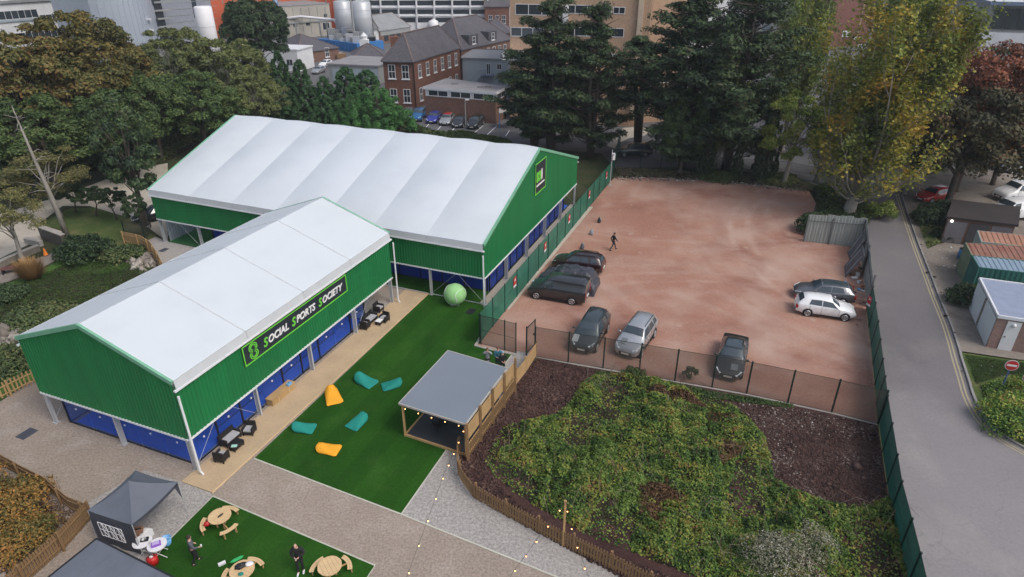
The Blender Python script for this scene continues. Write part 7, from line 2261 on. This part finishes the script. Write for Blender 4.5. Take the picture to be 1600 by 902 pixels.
TREES = {
 'oak': make_broad(15, 6.5, 120, 42000, .34, lf_oak, m_trunk, 1, blob=(.12, .26), gap=.08, shell=.3),
 'gold': make_broad(15, 6.0, 120, 42000, .32, lf_gold, m_trunk, 2, blob=(.12, .26), gap=.08, shell=.3),
 'olive': make_broad(13, 5.5, 100, 30000, .30, lf_olive, m_trunk_pale, 3, gap=.15, shell=.2, blob=(.12, .25)),
 'green': make_broad(12, 5.5, 95, 30000, .32, lf_green, m_trunk, 4, gap=.08, shell=.3, blob=(.13, .27)),
 'dark': make_broad(14, 5.0, 60, 22000, .42, lf_dark, m_trunk, 5, zc=.56, zr=.42),
 'cyp1': make_cypress(20, 7.0, 38000, .48, lf_cyp, m_trunk, 6, 17, .12),
 'cyp2': make_cypress(22, 8.0, 42000, .48, lf_cyp, m_trunk, 7, 19, .13),
 'cyp3': make_cypress(20, 6.0, 20000, .48, lf_cyp, m_trunk, 19, 11, .5),
 'con': make_conifer(13, 3.2, 20000, .42, lf_con, m_trunk, 8, .8),
 'bright': make_conifer(9, 4.2, 22000, .34, lf_bright, m_trunk, 9, .5),
 'poplar': make_poplar(21, 8.5, 44000, .28, lf_yel, m_trunk_pale, 10, 15, gap=.3),
 'column': make_poplar(16, 2.6, 14000, .28, lf_pop, m_trunk_pale, 11, 7, .05, narrow=True),
 'lime': make_broad(12, 5.0, 50, 14000, .30, lf_pop, m_trunk_pale, 18, gap=.2, shell=.2),
 'red': make_broad(15, 7.5, 80, 34000, .36, lf_red, m_trunk, 12, gap=.1, zc=.62),
 'redlow': make_broad(13, 6.5, 70, 28000, .36, lf_darkbrown, m_trunk, 13),
 'small': make_broad(5.5, 1.9, 24, 5000, .22, lf_dark, m_trunk, 14, zc=.68, zr=.26, trunk=.4, trunkr=.09),
 'larch': make_broad(13, 5.0, 44, 8000, .28, lf_larch, m_trunk_pale, 15, gap=.45, shell=.1),
 'ivy': make_conifer(9, 2.2, 12000, .30, lf_dark, m_trunk, 16, .45),
 'pine': make_broad(12, 3.3, 40, 16000, .32, lf_cyp, m_trunk, 17, zc=.55, zr=.44, shell=.3),
}
TDIM = {'oak': (15, 6.5), 'gold': (15, 6), 'olive': (13, 5.5), 'green': (12, 5.5), 'dark': (14, 5), 'cyp1': (20, 7), 'cyp2': (22, 8), 'cyp3': (20, 6), 'con': (13, 3.2), 'bright': (9, 4.2), 'poplar': (21, 8.5), 'column': (16, 2.9), 'lime': (12, 5), 'red': (15, 7.5), 'redlow': (13, 6.5), 'small': (5.5, 1.9), 'larch': (13, 5), 'ivy': (9, 2.4), 'pine': (12, 3.3)}
def tree(name, label, kind, topx, topy, basey, wpx, rz=None, group=None):
    """put a tree with its tip at photo pixel (topx, topy), its foot on the row basey and a crown wpx wide"""
    bx = topx + (785 - topx) * (basey - topy) / (2700 - topy)
    p = G(bx, basey)
    h = HT(bx, basey, topy)
    dist = (p - Vector((0, 0, CAM_H))).length
    R = wpx / 2 * dist / 1018 * .97
    H0, R0 = TDIM[kind]
    r = thing(name, label, 'tree', p, rz if rz is not None else random.uniform(0, 6.28), group)
    sc = (R / R0, R / R0, h / H0)
    t, c = TREES[kind]
    link('trunk', t, r, scale=sc); link('crown', c, r, scale=sc)
    return r
random.seed(33)
T_ = tree
# left background
T_('oak_tree', 'big autumn tree turning orange at the far left edge', 'oak', 15, 45, 270, 170)
T_('oak_tree', 'big gold and green tree left of the silver curved building', 'gold', 112, 14, 245, 165)
T_('broadleaf_tree', 'green tree low in front of the orange one at the far left', 'green', 50, 150, 300, 150)
T_('broadleaf_tree', 'dull olive tree right of the silver building, left of the white flue', 'olive', 268, 38, 205, 115)
T_('broadleaf_tree', 'dull olive tree right of the white flue', 'olive', 350, 52, 200, 130)
T_('broadleaf_tree', 'tall dark broadleaf tree in front of the orange building', 'dark', 392, -22, 130, 82)
T_('broadleaf_tree', 'green tree between the olive trees, in front of the white flue base', 'green', 300, 112, 235, 130)
T_('broadleaf_tree', 'mid green tree under the silver building', 'green', 222, 108, 250, 100)
T_('broadleaf_tree', 'dark green tree low below the gold tree', 'green', 155, 140, 285, 120)
T_('conifer', 'tall dark green conifer with a pointed tip, left of the twin pair', 'con', 434, 78, 195, 62)
T_('conifer', 'lighter green conifer right beside the taller pointed one', 'con', 468, 92, 195, 60)
T_('conifer', 'dark green conifer behind the bright green pine', 'con', 540, 104, 190, 85)
T_('conifer', 'dark green conifer touching the brick block corner', 'con', 572, 108, 186, 95)
T_('pine_tree', 'bright green rounded pine nearest the big white roof', 'bright', 588, 140, 206, 105)
T_('pine_tree', 'bright green rounded pine left of the brighter larger one', 'bright', 552, 150, 203, 70)
T_('conifer', 'dark green small conifer between the pointed pair and the pines', 'con', 505, 118, 192, 60)
T_('broadleaf_tree', 'grey-green tree behind the left end of the big white roof', 'olive', 395, 112, 215, 90)
T_('pine_tree', 'dark crooked pine standing beside the sandy track', 'pine', 178, 145, 352, 74)
T_('larch_tree', 'thin leaning larch with yellowish sparse needles at far left', 'larch', 62, 228, 340, 100)
T_('larch_tree', 'feathery olive conifer at the very left edge', 'larch', -5, 285, 410, 80)
for k, (tx, ty, by, l) in enumerate(((106, 286, 333, 'small dark lawn tree nearest the leaning larch'), (138, 290, 338, 'middle one of the three small dark lawn trees'), (170, 292, 343, 'small dark lawn tree nearest the crooked pine'))):
    T_('small_tree', l, 'small', tx, ty, by, 40, group='three small lawn trees')
T_('small_tree', 'small dark tree beside the black mesh gate posts', 'small', 206, 300, 372, 34)
# leaning bare trunk
p0 = G(106, 372); q = onplane(18, 165, p0, Vector((0, 1, 0)))
r = thing('dead_tree', 'bare leaning grey trunk across the sandy track at far left', 'tree', p0)
mb = MB(); e = q - p0
mb.tube([(0, 0, 0), e * .3 + Vector((.1, 0, 0)), e * .65, e], [.26, .2, .13, .03], 8)
random.seed(4)
for k in range(22):
    t = random.uniform(.35, .97); d = rand_dir() * random.uniform(1.2, 3.4) * (1.2 - t)
    mb.tube([e * t, e * t + d * .5 + Vector((0, 0, .2)), e * t + d + Vector((0, 0, random.uniform(-.3, .5)))], [.05, .03, .008], 4)
mb.build('trunk', m_trunk_pale, r, True)
# right background
T_('cypress_tree', 'dark spreading cypress nearest the larger hall, tallest left one', 'cyp1', 868, 10, 240, 150)
T_('cypress_tree', 'dark cypress in the middle of the left group, in front of the beige block', 'cyp1', 935, 18, 246, 130)
T_('cypress_tree', 'lower dark cypress at the left end of the group by the parked row', 'cyp1', 838, 62, 232, 120)
T_('cypress_tree', 'dark cypress over the sandy path in the gap between both groups', 'cyp3', 1012, 66, 226, 118)
T_('cypress_tree', 'huge dark cypress with the widest crown, right of the beige wing', 'cyp2', 1095, -10, 262, 200)
T_('cypress_tree', 'huge dark cypress beside the widest one, nearest the green poplars', 'cyp2', 1175, -22, 265, 190)
T_('broadleaf_tree', 'light green young tree under the huge cypresses', 'green', 1078, 135, 272, 78)
T_('broadleaf_tree', 'yellow-green slim tree beside the sloping path', 'column', 1132, 142, 270, 50)
T_('ivy_tree', 'ivy-clad dark trunk left of the sloping path', 'ivy', 1112, 190, 276, 34)
T_('ivy_tree', 'ivy-clad dark column right of the sloping path', 'ivy', 1212, 165, 282, 42)
T_('ivy_tree', 'leaning ivy-clad stem behind the thin mesh fence', 'ivy', 1158, 215, 280, 22)
T_('broadleaf_tree', 'low green tree behind the red yard, under the left cypress', 'dark', 1072, 196, 270, 60)
T_('poplar_tree', 'slender bright green poplar right of the huge cypresses', 'column', 1262, 2, 240, 66)
T_('poplar_tree', 'shorter green poplar standing left of the slender one', 'column', 1232, 42, 245, 46)
T_('poplar_tree', 'green-yellow poplar behind the big yellowing one', 'column', 1310, 118, 285, 60)
bigp = T_('poplar_tree', 'big spreading poplar with yellow and orange leaves above the hoarding', 'poplar', 1398, 12, 338, 285, rz=0)
bigp.rotation_euler = (0, radians(6), 0)
T_('poplar_tree', 'tall upright poplar rising behind the right side of the big yellow one', 'column', 1440, 0, 250, 90)
T_('poplar_tree', 'upright yellow-green poplar at the top edge, left of the modern building', 'column', 1412, -30, 215, 70)
T_('broadleaf_tree', 'yellow-green bushy tree at the left foot of the big poplar', 'lime', 1252, 140, 290, 95)
T_('maple_tree', 'red-leaved tree in front of the modern white building', 'red', 1560, 66, 300, 165)
T_('maple_tree', 'dark brown-green tree below the red one', 'redlow', 1535, 130, 322, 165)
T_('maple_tree', 'russet tree cut by the right edge behind the white vans', 'red', 1610, 100, 290, 130)
T_('broadleaf_tree', 'small orange-leaved tree left of the red one', 'gold', 1488, 66, 240, 70)
T_('broadleaf_tree', 'green tree between the big poplar and the red car', 'lime', 1440, 200, 305, 80)

# shrubs as separate things
def bush(label, px, R, H, n, leaf, lm, seed, z=0, cat='shrub', nb=26):
    r = thing('shrub', label, cat, G(*px)); r.location.z = z
    s_, f_ = make_bush(R, H, n, leaf, lm, seed, nb)
    link('stems', s_, r); link('foliage', f_, r)
    return r
bush('round dark green shrub on the grass below the leaning larch', (136, 402), 2.6, 2.1, 5000, .26, lf_dark, 21)
bush('dark shrub at the left end of the grey hoarding', (1272, 362), 1.9, 2.2, 4000, .22, lf_dark, 22)
bush('dark shrub growing against the garage block corner', (1462, 350), 2.4, 2.4, 4500, .26, lf_dark, 23, pave_z)
bush('low dark shrub beneath the garage door corner', (1474, 374), 1.3, .9, 2200, .2, lf_dark, 24, pave_z)
bush('dark shrub leaning on the white store wall', (1506, 474), 1.5, 1.9, 4500, .17, lf_dark, 25, pave_z)
bush('green and yellow shrub around the no entry signs', (1590, 668), 2.3, 1.7, 8000, .15, lf_bram, 26, pave_z)
bush('green shrub at the far right of the verge, under the sign pair', (1640, 640), 2.4, 1.6, 7000, .15, lf_bram, 27, pave_z)
bush('orange-leaved bush at the bottom left inside the timber fence', (8, 810), 2.3, 2.0, 9000, .13, lf_orange, 28)
bush('green-orange bush in the very bottom left corner', (40, 850), 1.6, 1.3, 6000, .12, lf_orange, 29)
bush('tall orange bush at the left edge above the bottom corner', (-60, 790), 2.2, 2.6, 7000, .13, lf_orange, 30)
bush('dark green shrub at the left edge of the lower grass', (8, 468), 1.8, 1.1, 4500, .22, lf_dark, 31)
bush('greyish shrub behind the left slope of the smaller hall roof', (192, 402), 2.0, 1.1, 3000, .22, lf_ivy, 32)
bush('low scrub beside the rock heap at the left', (60, 500), 2.8, .9, 4500, .22, lf_ivy, 33)
bush('scrub at the left edge above the picket fence', (5, 575), 2.8, 1.2, 5000, .2, lf_ivy, 34)
bush('pale silvery seed-head shrub at the bottom of the bramble bed', (1220, 893), 1.9, 1.9, 5200, .08, lf_pale, 35, cat='shrub')
bush('second pale seed-head shrub beside the silvery one at the bottom', (1268, 862), 1.3, 1.5, 2600, .07, lf_pale, 36)
bush('small sapling shrub pushing through the see-through fence', (1078, 592), .55, 1.3, 700, .12, lf_green, 37, nb=10)
bush('small shrub below the black fence post left of the sapling', (990, 590), .9, .7, 1200, .12, lf_green, 38, nb=10)
bush('green shrub at the right foot of the big poplar', (1376, 340), 1.7, 2.4, 3000, .2, lf_pop, 39)
bush('green weeds at the foot of the ivy-clad trunks', (1120, 280), 2.2, 1.0, 2500, .22, lf_green, 40)
bush('green weeds at the far corner of the red yard, by the ivy column', (1215, 284), 2.6, 1.1, 2500, .22, lf_olive, 41)
# dry grass clump
p = G(52, 436)
r = thing('grass_clump', 'tall tan dry grass clump beside the red bench', 'grass clump', p)
n = 1500; a = NR.uniform(0, 2 * pi, n); q = NR.random(n) ** .5
bx = np.stack([np.cos(a) * q * .35, np.sin(a) * q * .35, np.zeros(n)], 1); tx = np.stack([np.cos(a) * q * 1.3, np.sin(a) * q * 1.3, NR.uniform(.5, 1.8, n)], 1)
sd = np.stack([-np.sin(a), np.cos(a), np.zeros(n)], 1) * .035
P = np.stack([bx - sd, bx + sd, tx + sd * .3, tx - sd * .3], 1).reshape(-1, 3)
link('blades', npmesh('blades', P, np.arange(n * 4).reshape(n, 4), lf_tan), r)
MB().disc((0, 0), .3, 0, .08, 10).build('tussock', m_timber_old, r)

# thickets: uncountable ground cover on a rolling heightfield
def inside(poly, X, Y):
    c = np.zeros(len(X), bool)
    for i in range(len(poly)):
        x0, y0 = poly[i]; x1, y1 = poly[(i + 1) % len(poly)]
        m_ = ((y0 > Y) != (y1 > Y)) & (X < (x1 - x0) * (Y - y0) / (y1 - y0 + 1e-12) + x0)
        c ^= m_
    return c
def edge_dist(poly, X, Y):
    d = np.full(len(X), 1e9)
    for i in range(len(poly)):
        x0, y0 = poly[i]; x1, y1 = poly[(i + 1) % len(poly)]
        dx, dy = x1 - x0, y1 - y0
        t = np.clip(((X - x0) * dx + (Y - y0) * dy) / (dx * dx + dy * dy + 1e-9), 0, 1)
        d = np.minimum(d, np.hypot(X - x0 - t * dx, Y - y0 - t * dy))
    return d
def thicket(name, label, cat, px, hmax, n, leaf, mat, seed, fs=1.0, edge=1.2, holes=.0, z0=0.0, soil=None, asp=.7, rough=.22):
    rg = np.random.default_rng(seed)
    poly = [tuple(G(*p)[:2]) for p in px]
    xs = [p[0] for p in poly]; ys = [p[1] for p in poly]
    K = 16
    kx = rg.normal(0, fs, K); ky = rg.normal(0, fs, K); ph_ = rg.uniform(0, 6.28, K)
    def hgt(X, Y, ed):
        s = sum(np.sin(kx[i] * X + ky[i] * Y + ph_[i]) for i in range(K)) / sqrt(K)
        s2 = sum(np.sin(3 * kx[i] * X + 3 * ky[i] * Y + ph_[i]) for i in range(K)) / sqrt(K)
        bl = np.abs(np.sin(kx[0] * 2.6 / fs * X * .5 + ph_[1] + s2) * np.sin(2.1 * Y + .9 * X + ph_[2] + s)) ** .6
        h = hmax * np.clip(.42 + .30 * s + .14 * s2 + rough * (bl - .55), .05, 1.3)
        return h * np.clip(ed / edge, 0, 1) ** .6, s
    X = rg.uniform(min(xs), max(xs), n * 4); Y = rg.uniform(min(ys), max(ys), n * 4)
    # denser near the camera
    m_ = inside(poly, X, Y); X, Y = X[m_][:n], Y[m_][:n]
    ed = edge_dist(poly, X, Y)
    h, s = hgt(X, Y, ed)
    keep = (s > -1.6 + holes * 1.6) | (rg.random(len(X)) < .15)
    keep &= (ed > .25 * rg.random(len(X)) * edge)
    X, Y, h = X[keep], Y[keep], h[keep]
    e = .15
    hx, _ = hgt(X + e, Y, edge_dist(poly, X + e, Y)); hy, _ = hgt(X, Y + e, edge_dist(poly, X, Y + e))
    Nn = np.stack([-(hx - h) / e * .6, -(hy - h) / e * .6, np.ones(len(X))], 1)
    Z = z0 + h - rg.random(len(X)) ** 2 * np.minimum(.35, h) + rg.normal(0, .03, len(X)) + .04
    P, F_ = leaf_quads(np.stack([X, Y, np.maximum(Z, z0 + .03)], 1), Nn, leaf, asp, .55)
    o = link(name, npmesh(name, P, F_, mat))
    tagit(o, label, cat, kind='stuff')
    # woody under-layer
    gx = np.linspace(min(xs), max(xs), 90); gy = np.linspace(min(ys), max(ys), 90)
    GX, GY = np.meshgrid(gx, gy, indexing='ij'); fx, fy = GX.ravel(), GY.ravel()
    ins_m = inside(poly, fx, fy); ed = edge_dist(poly, fx, fy); hh, _ = hgt(fx, fy, ed)
    hh = np.where(ins_m, hh * .72 - .03, -.2)
    Vv = np.stack([fx, fy, z0 + hh], 1)
    idx = np.arange(90 * 90).reshape(90, 90)
    Fq = np.stack([idx[:-1, :-1], idx[1:, :-1], idx[1:, 1:], idx[:-1, 1:]], -1).reshape(-1, 4)
    ok = ins_m[Fq].sum(1) >= 2
    o2 = link('undergrowth', npmesh('undergrowth', Vv, Fq[ok], soil or m_under, True))
    tagit(o2, 'brown stems beneath the ' + ' '.join(label.split()[:11]), 'undergrowth', kind='stuff')
    return o
m_under = ground_mat('brown_stem_tangle', [(.8, [(.3, (.018, .016, .010)), (.7, (.045, .036, .022))])], fine=6, grain=.5, bump=.8)
BR = [(925, 588), (965, 583), (1010, 592), (1060, 604), (1110, 618), (1150, 635), (1172, 655), (1195, 680), (1205, 712), (1212, 750), (1245, 770), (1300, 785), (1350, 790), (1400, 770), (1412, 830), (1422, 905), (1440, 1010), (1180, 1010), (1115, 915), (1040, 885), (975, 860), (935, 848), (890, 822), (850, 800), (805, 775), (775, 748), (757, 722), (768, 690), (790, 663), (830, 655), (868, 648), (893, 625), (905, 603)]
thicket('bramble_thicket', 'large mounded bramble patch in green, yellow and rust beside the picket fence', 'brambles', BR, .85, 130000, .135, lf_bram, 41, .85, .8, .55, rough=.6)
lf_brown = leafmat('leaves_dead_brown', [(.05, .03, .018), (.11, .06, .03), (.19, .10, .05), (.10, .10, .035)], .4)
lf_nettle = leafmat('leaves_fresh_green', [(.05, .09, .02), (.09, .16, .03), (.15, .24, .05), (.22, .26, .07)], .4)
for k_, (pp, mt_, nn_, l_) in enumerate((([(1110, 640), (1160, 650), (1190, 700), (1195, 740), (1120, 730), (1080, 690)], lf_brown, 9000, 'browned bramble patch beside the stony bed'),
    ([(990, 760), (1060, 745), (1090, 790), (1040, 840), (990, 810)], lf_brown, 7000, 'rust brown patch in the middle of the brambles'),
    ([(890, 700), (950, 690), (985, 740), (930, 770), (880, 745)], lf_nettle, 8000, 'fresh green nettle patch left of the middle of the brambles'),
    ([(950, 740), (1010, 735), (1020, 790), (970, 810), (935, 780)], lf_nettle, 6000, 'bright green weed patch in front of the timber pole'),
    ([(1000, 600), (1080, 612), (1110, 645), (1040, 650), (990, 630)], lf_brown, 6000, 'thin brown growth near the fence foot'),
    ([(1290, 800), (1400, 790), (1412, 850), (1330, 850)], lf_nettle, 7000, 'fresh green weeds against the teal fence'),
    ([(820, 670), (880, 660), (890, 700), (830, 710)], lf_nettle, 4000, 'light green weeds at the left tip of the brambles'))):
    thicket('bramble_patch', l_, 'brambles', pp, .95, nn_, .13, mt_, 141 + k_, .9, 1.1, .6, rough=.7)
mb = MB(); random.seed(77)
brp = [tuple(G(*p)[:2]) for p in BR]
bx_ = [p[0] for p in brp]; by_ = [p[1] for p in brp]; cnt = 0
while cnt < 240:
    x_, y_ = random.uniform(min(bx_), max(bx_)), random.uniform(min(by_), min(max(by_), 36))
    pin = sum(((brp[i][1] > y_) != (brp[i - 1][1] > y_)) and (x_ < (brp[i - 1][0] - brp[i][0]) * (y_ - brp[i][1]) / (brp[i - 1][1] - brp[i][1]) + brp[i][0]) for i in range(len(brp))) % 2
    if not pin: continue
    d = rand_dir() * random.uniform(.5, 1.3); z_ = random.uniform(.5, 1.3)
    mb.tube([(x_, y_, .1), (x_ + d.x * .5, y_ + d.y * .5, z_), (x_ + d.x, y_ + d.y, z_ * .8), (x_ + d.x * 1.5, y_ + d.y * 1.5, z_ * .45)], [.014, .012, .010, .006], 4, random.choice((0, 1, 0)), False); cnt += 1
o = mb.build('bramble_canes', [M('reddish_cane', (.13, .06, .045)), M('pale_dry_cane', (.2, .16, .11))]); tagit(o, 'arching reddish and dry canes sticking out of the bramble patch', 'canes', kind='stuff')
thicket('bramble_thicket', 'ragged pinkish dead bramble stems at the bottom edge of the bed', 'brambles', [(1190, 902), (1200, 870), (1240, 860), (1275, 880), (1300, 905), (1300, 1000), (1180, 1000)], 1.5, 9000, .09, leafmat('dead_stems', [(.100, .060, .050), (.200, .130, .110), (.260, .240, .180)], .4), 42, .9, .8)
thicket('ivy_bank', 'wide dark green bramble bank behind the sandy track and the big white roof', 'undergrowth', [(-150, 340), (0, 300), (100, 272), (215, 262), (262, 252), (330, 212), (372, 185), (430, 190), (430, 170), (330, 165), (150, 190), (0, 240), (-200, 280)], 2.4, 90000, .40, lf_ivy, 43, .25, 3)
thicket('ivy_bank', 'low green undergrowth between conifers and the big white roof', 'undergrowth', [(370, 195), (470, 196), (640, 207), (700, 215), (790, 225), (790, 219), (690, 208), (640, 196), (600, 184), (480, 180), (380, 170)], 1.6, 24000, .32, lf_green, 44, .4, 1.5)
thicket('verge_weeds', 'dark scrub under the big poplar behind the hoarding', 'undergrowth', [(1268, 296), (1325, 290), (1352, 300), (1362, 335), (1352, 372), (1340, 384), (1262, 374), (1262, 345), (1278, 325)], 1.1, 14000, .2, lf_green, 53, .8, .8, .4)
thicket('hedge', 'low clipped green hedge in front of the parked row', 'hedge', [(676, 206), (740, 216), (800, 224), (800, 230), (735, 222), (672, 211)], 1.2, 14000, .25, lf_green, 45, .3, .6)
thicket('verge_weeds', 'dark scrubby bank between the red yard and the back road', 'undergrowth', [(962, 262), (1010, 266), (1090, 270), (1180, 279), (1262, 290), (1272, 300), (1236, 295), (1150, 285), (1060, 279), (965, 276)], .7, 16000, .26, leafmat('leaf_litter_bank', [(.078, .062, .046), (.139, .109, .078), (.093, .116, .046), (.217, .171, .124)], .5), 46, .5, 1.2, .5)
thicket('verge_weeds', 'brambles and yellow weeds spreading over the right-hand verge', 'undergrowth', [(1530, 605), (1570, 590), (1640, 585), (1760, 600), (1900, 800), (1690, 735), (1602, 694), (1560, 668), (1540, 645)], .8, 42000, .14, lf_bram, 47, .7, 1.0, .4, z0=pave_z)
thicket('verge_weeds', 'thin line of weeds along the foot of the see-through fence', 'undergrowth', [(930, 580), (1000, 590), (1060, 600), (1110, 612), (1175, 622), (1240, 634), (1240, 640), (1170, 632), (1100, 622), (1040, 606), (930, 590)], .35, 9000, .12, lf_green, 48, .9, .5, .2)
thicket('verge_weeds', 'brown weeds between the garage block and the kerb', 'undergrowth', [(1426, 330), (1455, 325), (1478, 345), (1488, 378), (1462, 385), (1448, 392)], .5, 9000, .17, lf_olive, 49, .8, 1.0, .3, z0=pave_z)
thicket('grass_tufts', 'rough lush grass tufts on the lower lawn left of the hall', 'grass', [(-80, 560), (-80, 490), (60, 432), (120, 405), (225, 400), (270, 425), (190, 470), (60, 560), (0, 600)], .28, 40000, .16, leafmat('grass_blades', [(.035, .070, .015), (.060, .120, .022), (.100, .150, .035)], .5), 50, .8, .6, .1, asp=.25)
thicket('grass_tufts', 'grass tufts with litter on the roadside verge', 'grass', [(1506, 556), (1580, 567), (1700, 578), (1660, 590), (1560, 592), (1524, 604)], .16, 16000, .09, MATS['grass_blades'], 51, .8, .4, .2, z0=pave_z, asp=.25)
thicket('bed_litter', 'leaf litter scattered at the left bottom corner inside the timber fence', 'leaf litter', [(20, 745), (70, 770), (140, 815), (100, 850), (30, 900), (-60, 900), (-60, 760)], .15, 9000, .09, leafmat('litter_leaves', [(.120, .070, .050), (.200, .130, .090), (.080, .050, .030)], .3), 52, .8, .5)

# chips, stones and litter on the beds
def scatter(name, label, cat, px, n, size, mats, seed, z=.012, flat_=.5, sheetz=0):
    rg = np.random.default_rng(seed)
    poly = [tuple(G(*p)[:2]) for p in px]
    xs = [p[0] for p in poly]; ys = [p[1] for p in poly]
    X = rg.uniform(min(xs), max(xs), n * 4); Y = rg.uniform(min(ys), max(ys), n * 4)
    m_ = inside(poly, X, Y); X, Y = X[m_][:n], Y[m_][:n]; n = len(X)
    s = size * rg.lognormal(0, .45, n)
    # irregular octahedra
    base = np.array([(1, 0, 0), (0, 1, 0), (-1, 0, 0), (0, -1, 0), (0, 0, 1), (0, 0, -1)], float)
    V = base[None] * s[:, None, None] * rg.uniform(.5, 1.2, (n, 6, 3))
    V[:, :, 2] *= flat_
    a = rg.uniform(0, 6.28, n); ca, sa = np.cos(a)[:, None], np.sin(a)[:, None]
    x = V[:, :, 0] * ca - V[:, :, 1] * sa; y = V[:, :, 0] * sa + V[:, :, 1] * ca
    V = np.stack([x + X[:, None], y + Y[:, None], V[:, :, 2] + sheetz + s[:, None] * flat_ * .35], -1).reshape(-1, 3)
    T = np.array([(0, 1, 4), (1, 2, 4), (2, 3, 4), (3, 0, 4), (1, 0, 5), (2, 1, 5), (3, 2, 5), (0, 3, 5)])
    F_ = (np.arange(n)[:, None, None] * 6 + T[None]).reshape(-1, 3)
    me = npmesh(name, V, F_, mats)
    o = link(name, me); tagit(o, label, cat, kind='stuff'); return o
m_chip = leafmat('bark_chips', [(.022, .011, .010), (.045, .022, .019), (.070, .036, .030), (.110, .068, .056)], .3, 0, .8)
m_stone = leafmat('mixed_stones', [(.100, .060, .050), (.200, .150, .130), (.300, .260, .230), (.500, .470, .430)], .3, 0, .8)
m_rock = leafmat('rock_pile_stones', [(.140, .120, .100), (.240, .210, .180), (.360, .330, .290)], .3, 0, .5)
scatter('bark_chips', 'dark reddish bark chips covering the bed along the picket fence', 'bark chips', [(719, 705), (838, 560), (930, 577), (935, 590), (900, 625), (860, 655), (800, 665), (765, 700), (757, 730), (805, 785), (900, 845), (1000, 885), (1080, 910), (1080, 950), (1010, 925), (900, 865), (800, 812), (742, 778), (719, 740)], 26000, .045, m_chip, 61, sheetz=.006)
scatter('bark_chips', 'reddish chips and pale stones covering the bed by the teal fence', 'bark chips', [(1150, 622), (1299, 649), (1370, 666), (1382, 757), (1390, 800), (1290, 790), (1215, 775), (1190, 700), (1160, 660)], 20000, .04, m_chip, 62, sheetz=.013)
scatter('rubble_stones', 'pale broken stones strewn on the bed below the fence', 'stones', [(1150, 622), (1299, 649), (1370, 666), (1375, 690), (1250, 680), (1240, 730), (1300, 790), (1215, 775), (1195, 700)], 1500, .038, m_stone, 63, sheetz=.013)
scatter('rock_heap', 'heap of pale rocks at the left edge beside the smaller hall', 'rocks', [(0, 522), (22, 514), (38, 530), (44, 560), (20, 565), (-30, 590), (-60, 560)], 260, .34, m_rock, 64, flat_=.9)
scatter('rock_heap', 'pale stones along the grey-green slope behind the hall roof', 'rocks', [(200, 408), (235, 400), (245, 420), (215, 430)], 90, .25, m_rock, 65, flat_=.8)
scatter('kerb_litter', 'white scraps of litter scattered on the verge and pavement', 'litter', [(1440, 385), (1490, 380), (1500, 420), (1505, 560), (1580, 566), (1590, 590), (1520, 600), (1470, 440)], 40, .10, m_plastic, 66, sheetz=pave_z + .02, flat_=.3)
scatter('yard_stones', 'loose pale stones along the edges of the red yard', 'stones', [(1320, 440), (1352, 440), (1362, 560), (1366, 640), (1340, 640), (1345, 540)], 260, .05, m_stone, 67, sheetz=.008)
scatter('yard_stones', 'stones and rubble along the far edge of the red yard', 'stones', [(960, 276), (1110, 280), (1262, 297), (1262, 302), (1110, 285), (960, 282)], 500, .12, m_stone, 68, sheetz=.008)
scatter('road_leaves', 'fallen leaves and brown clumps along the kerb', 'fallen leaves', [(1425, 330), (1440, 380), (1470, 460), (1500, 550), (1535, 645), (1600, 700), (1598, 706), (1530, 655), (1490, 548), (1462, 466), (1432, 385), (1420, 335)], 500, .06, m_chip, 69, sheetz=.10)

# ------------------------------------------------------------------ thin air between the camera and the far town
hm = bpy.data.materials.new('haze_air'); hm.use_nodes = True
hn = hm.node_tree
hn.nodes.remove(hn.nodes['Principled BSDF'])
pv = hn.nodes.new('ShaderNodeVolumePrincipled')
pv.inputs['Color'].default_value = (.86, .92, 1.0, 1)
pv.inputs['Density'].default_value = .00033
pv.inputs['Anisotropy'].default_value = .2
hn.links.new(pv.outputs[0], hn.nodes['Material Output'].inputs['Volume'])
hz = MB().box(-1450, 1450, -250, 1650, -1.0, 38.0).build('haze', hm)
hz['kind'] = 'stuff'
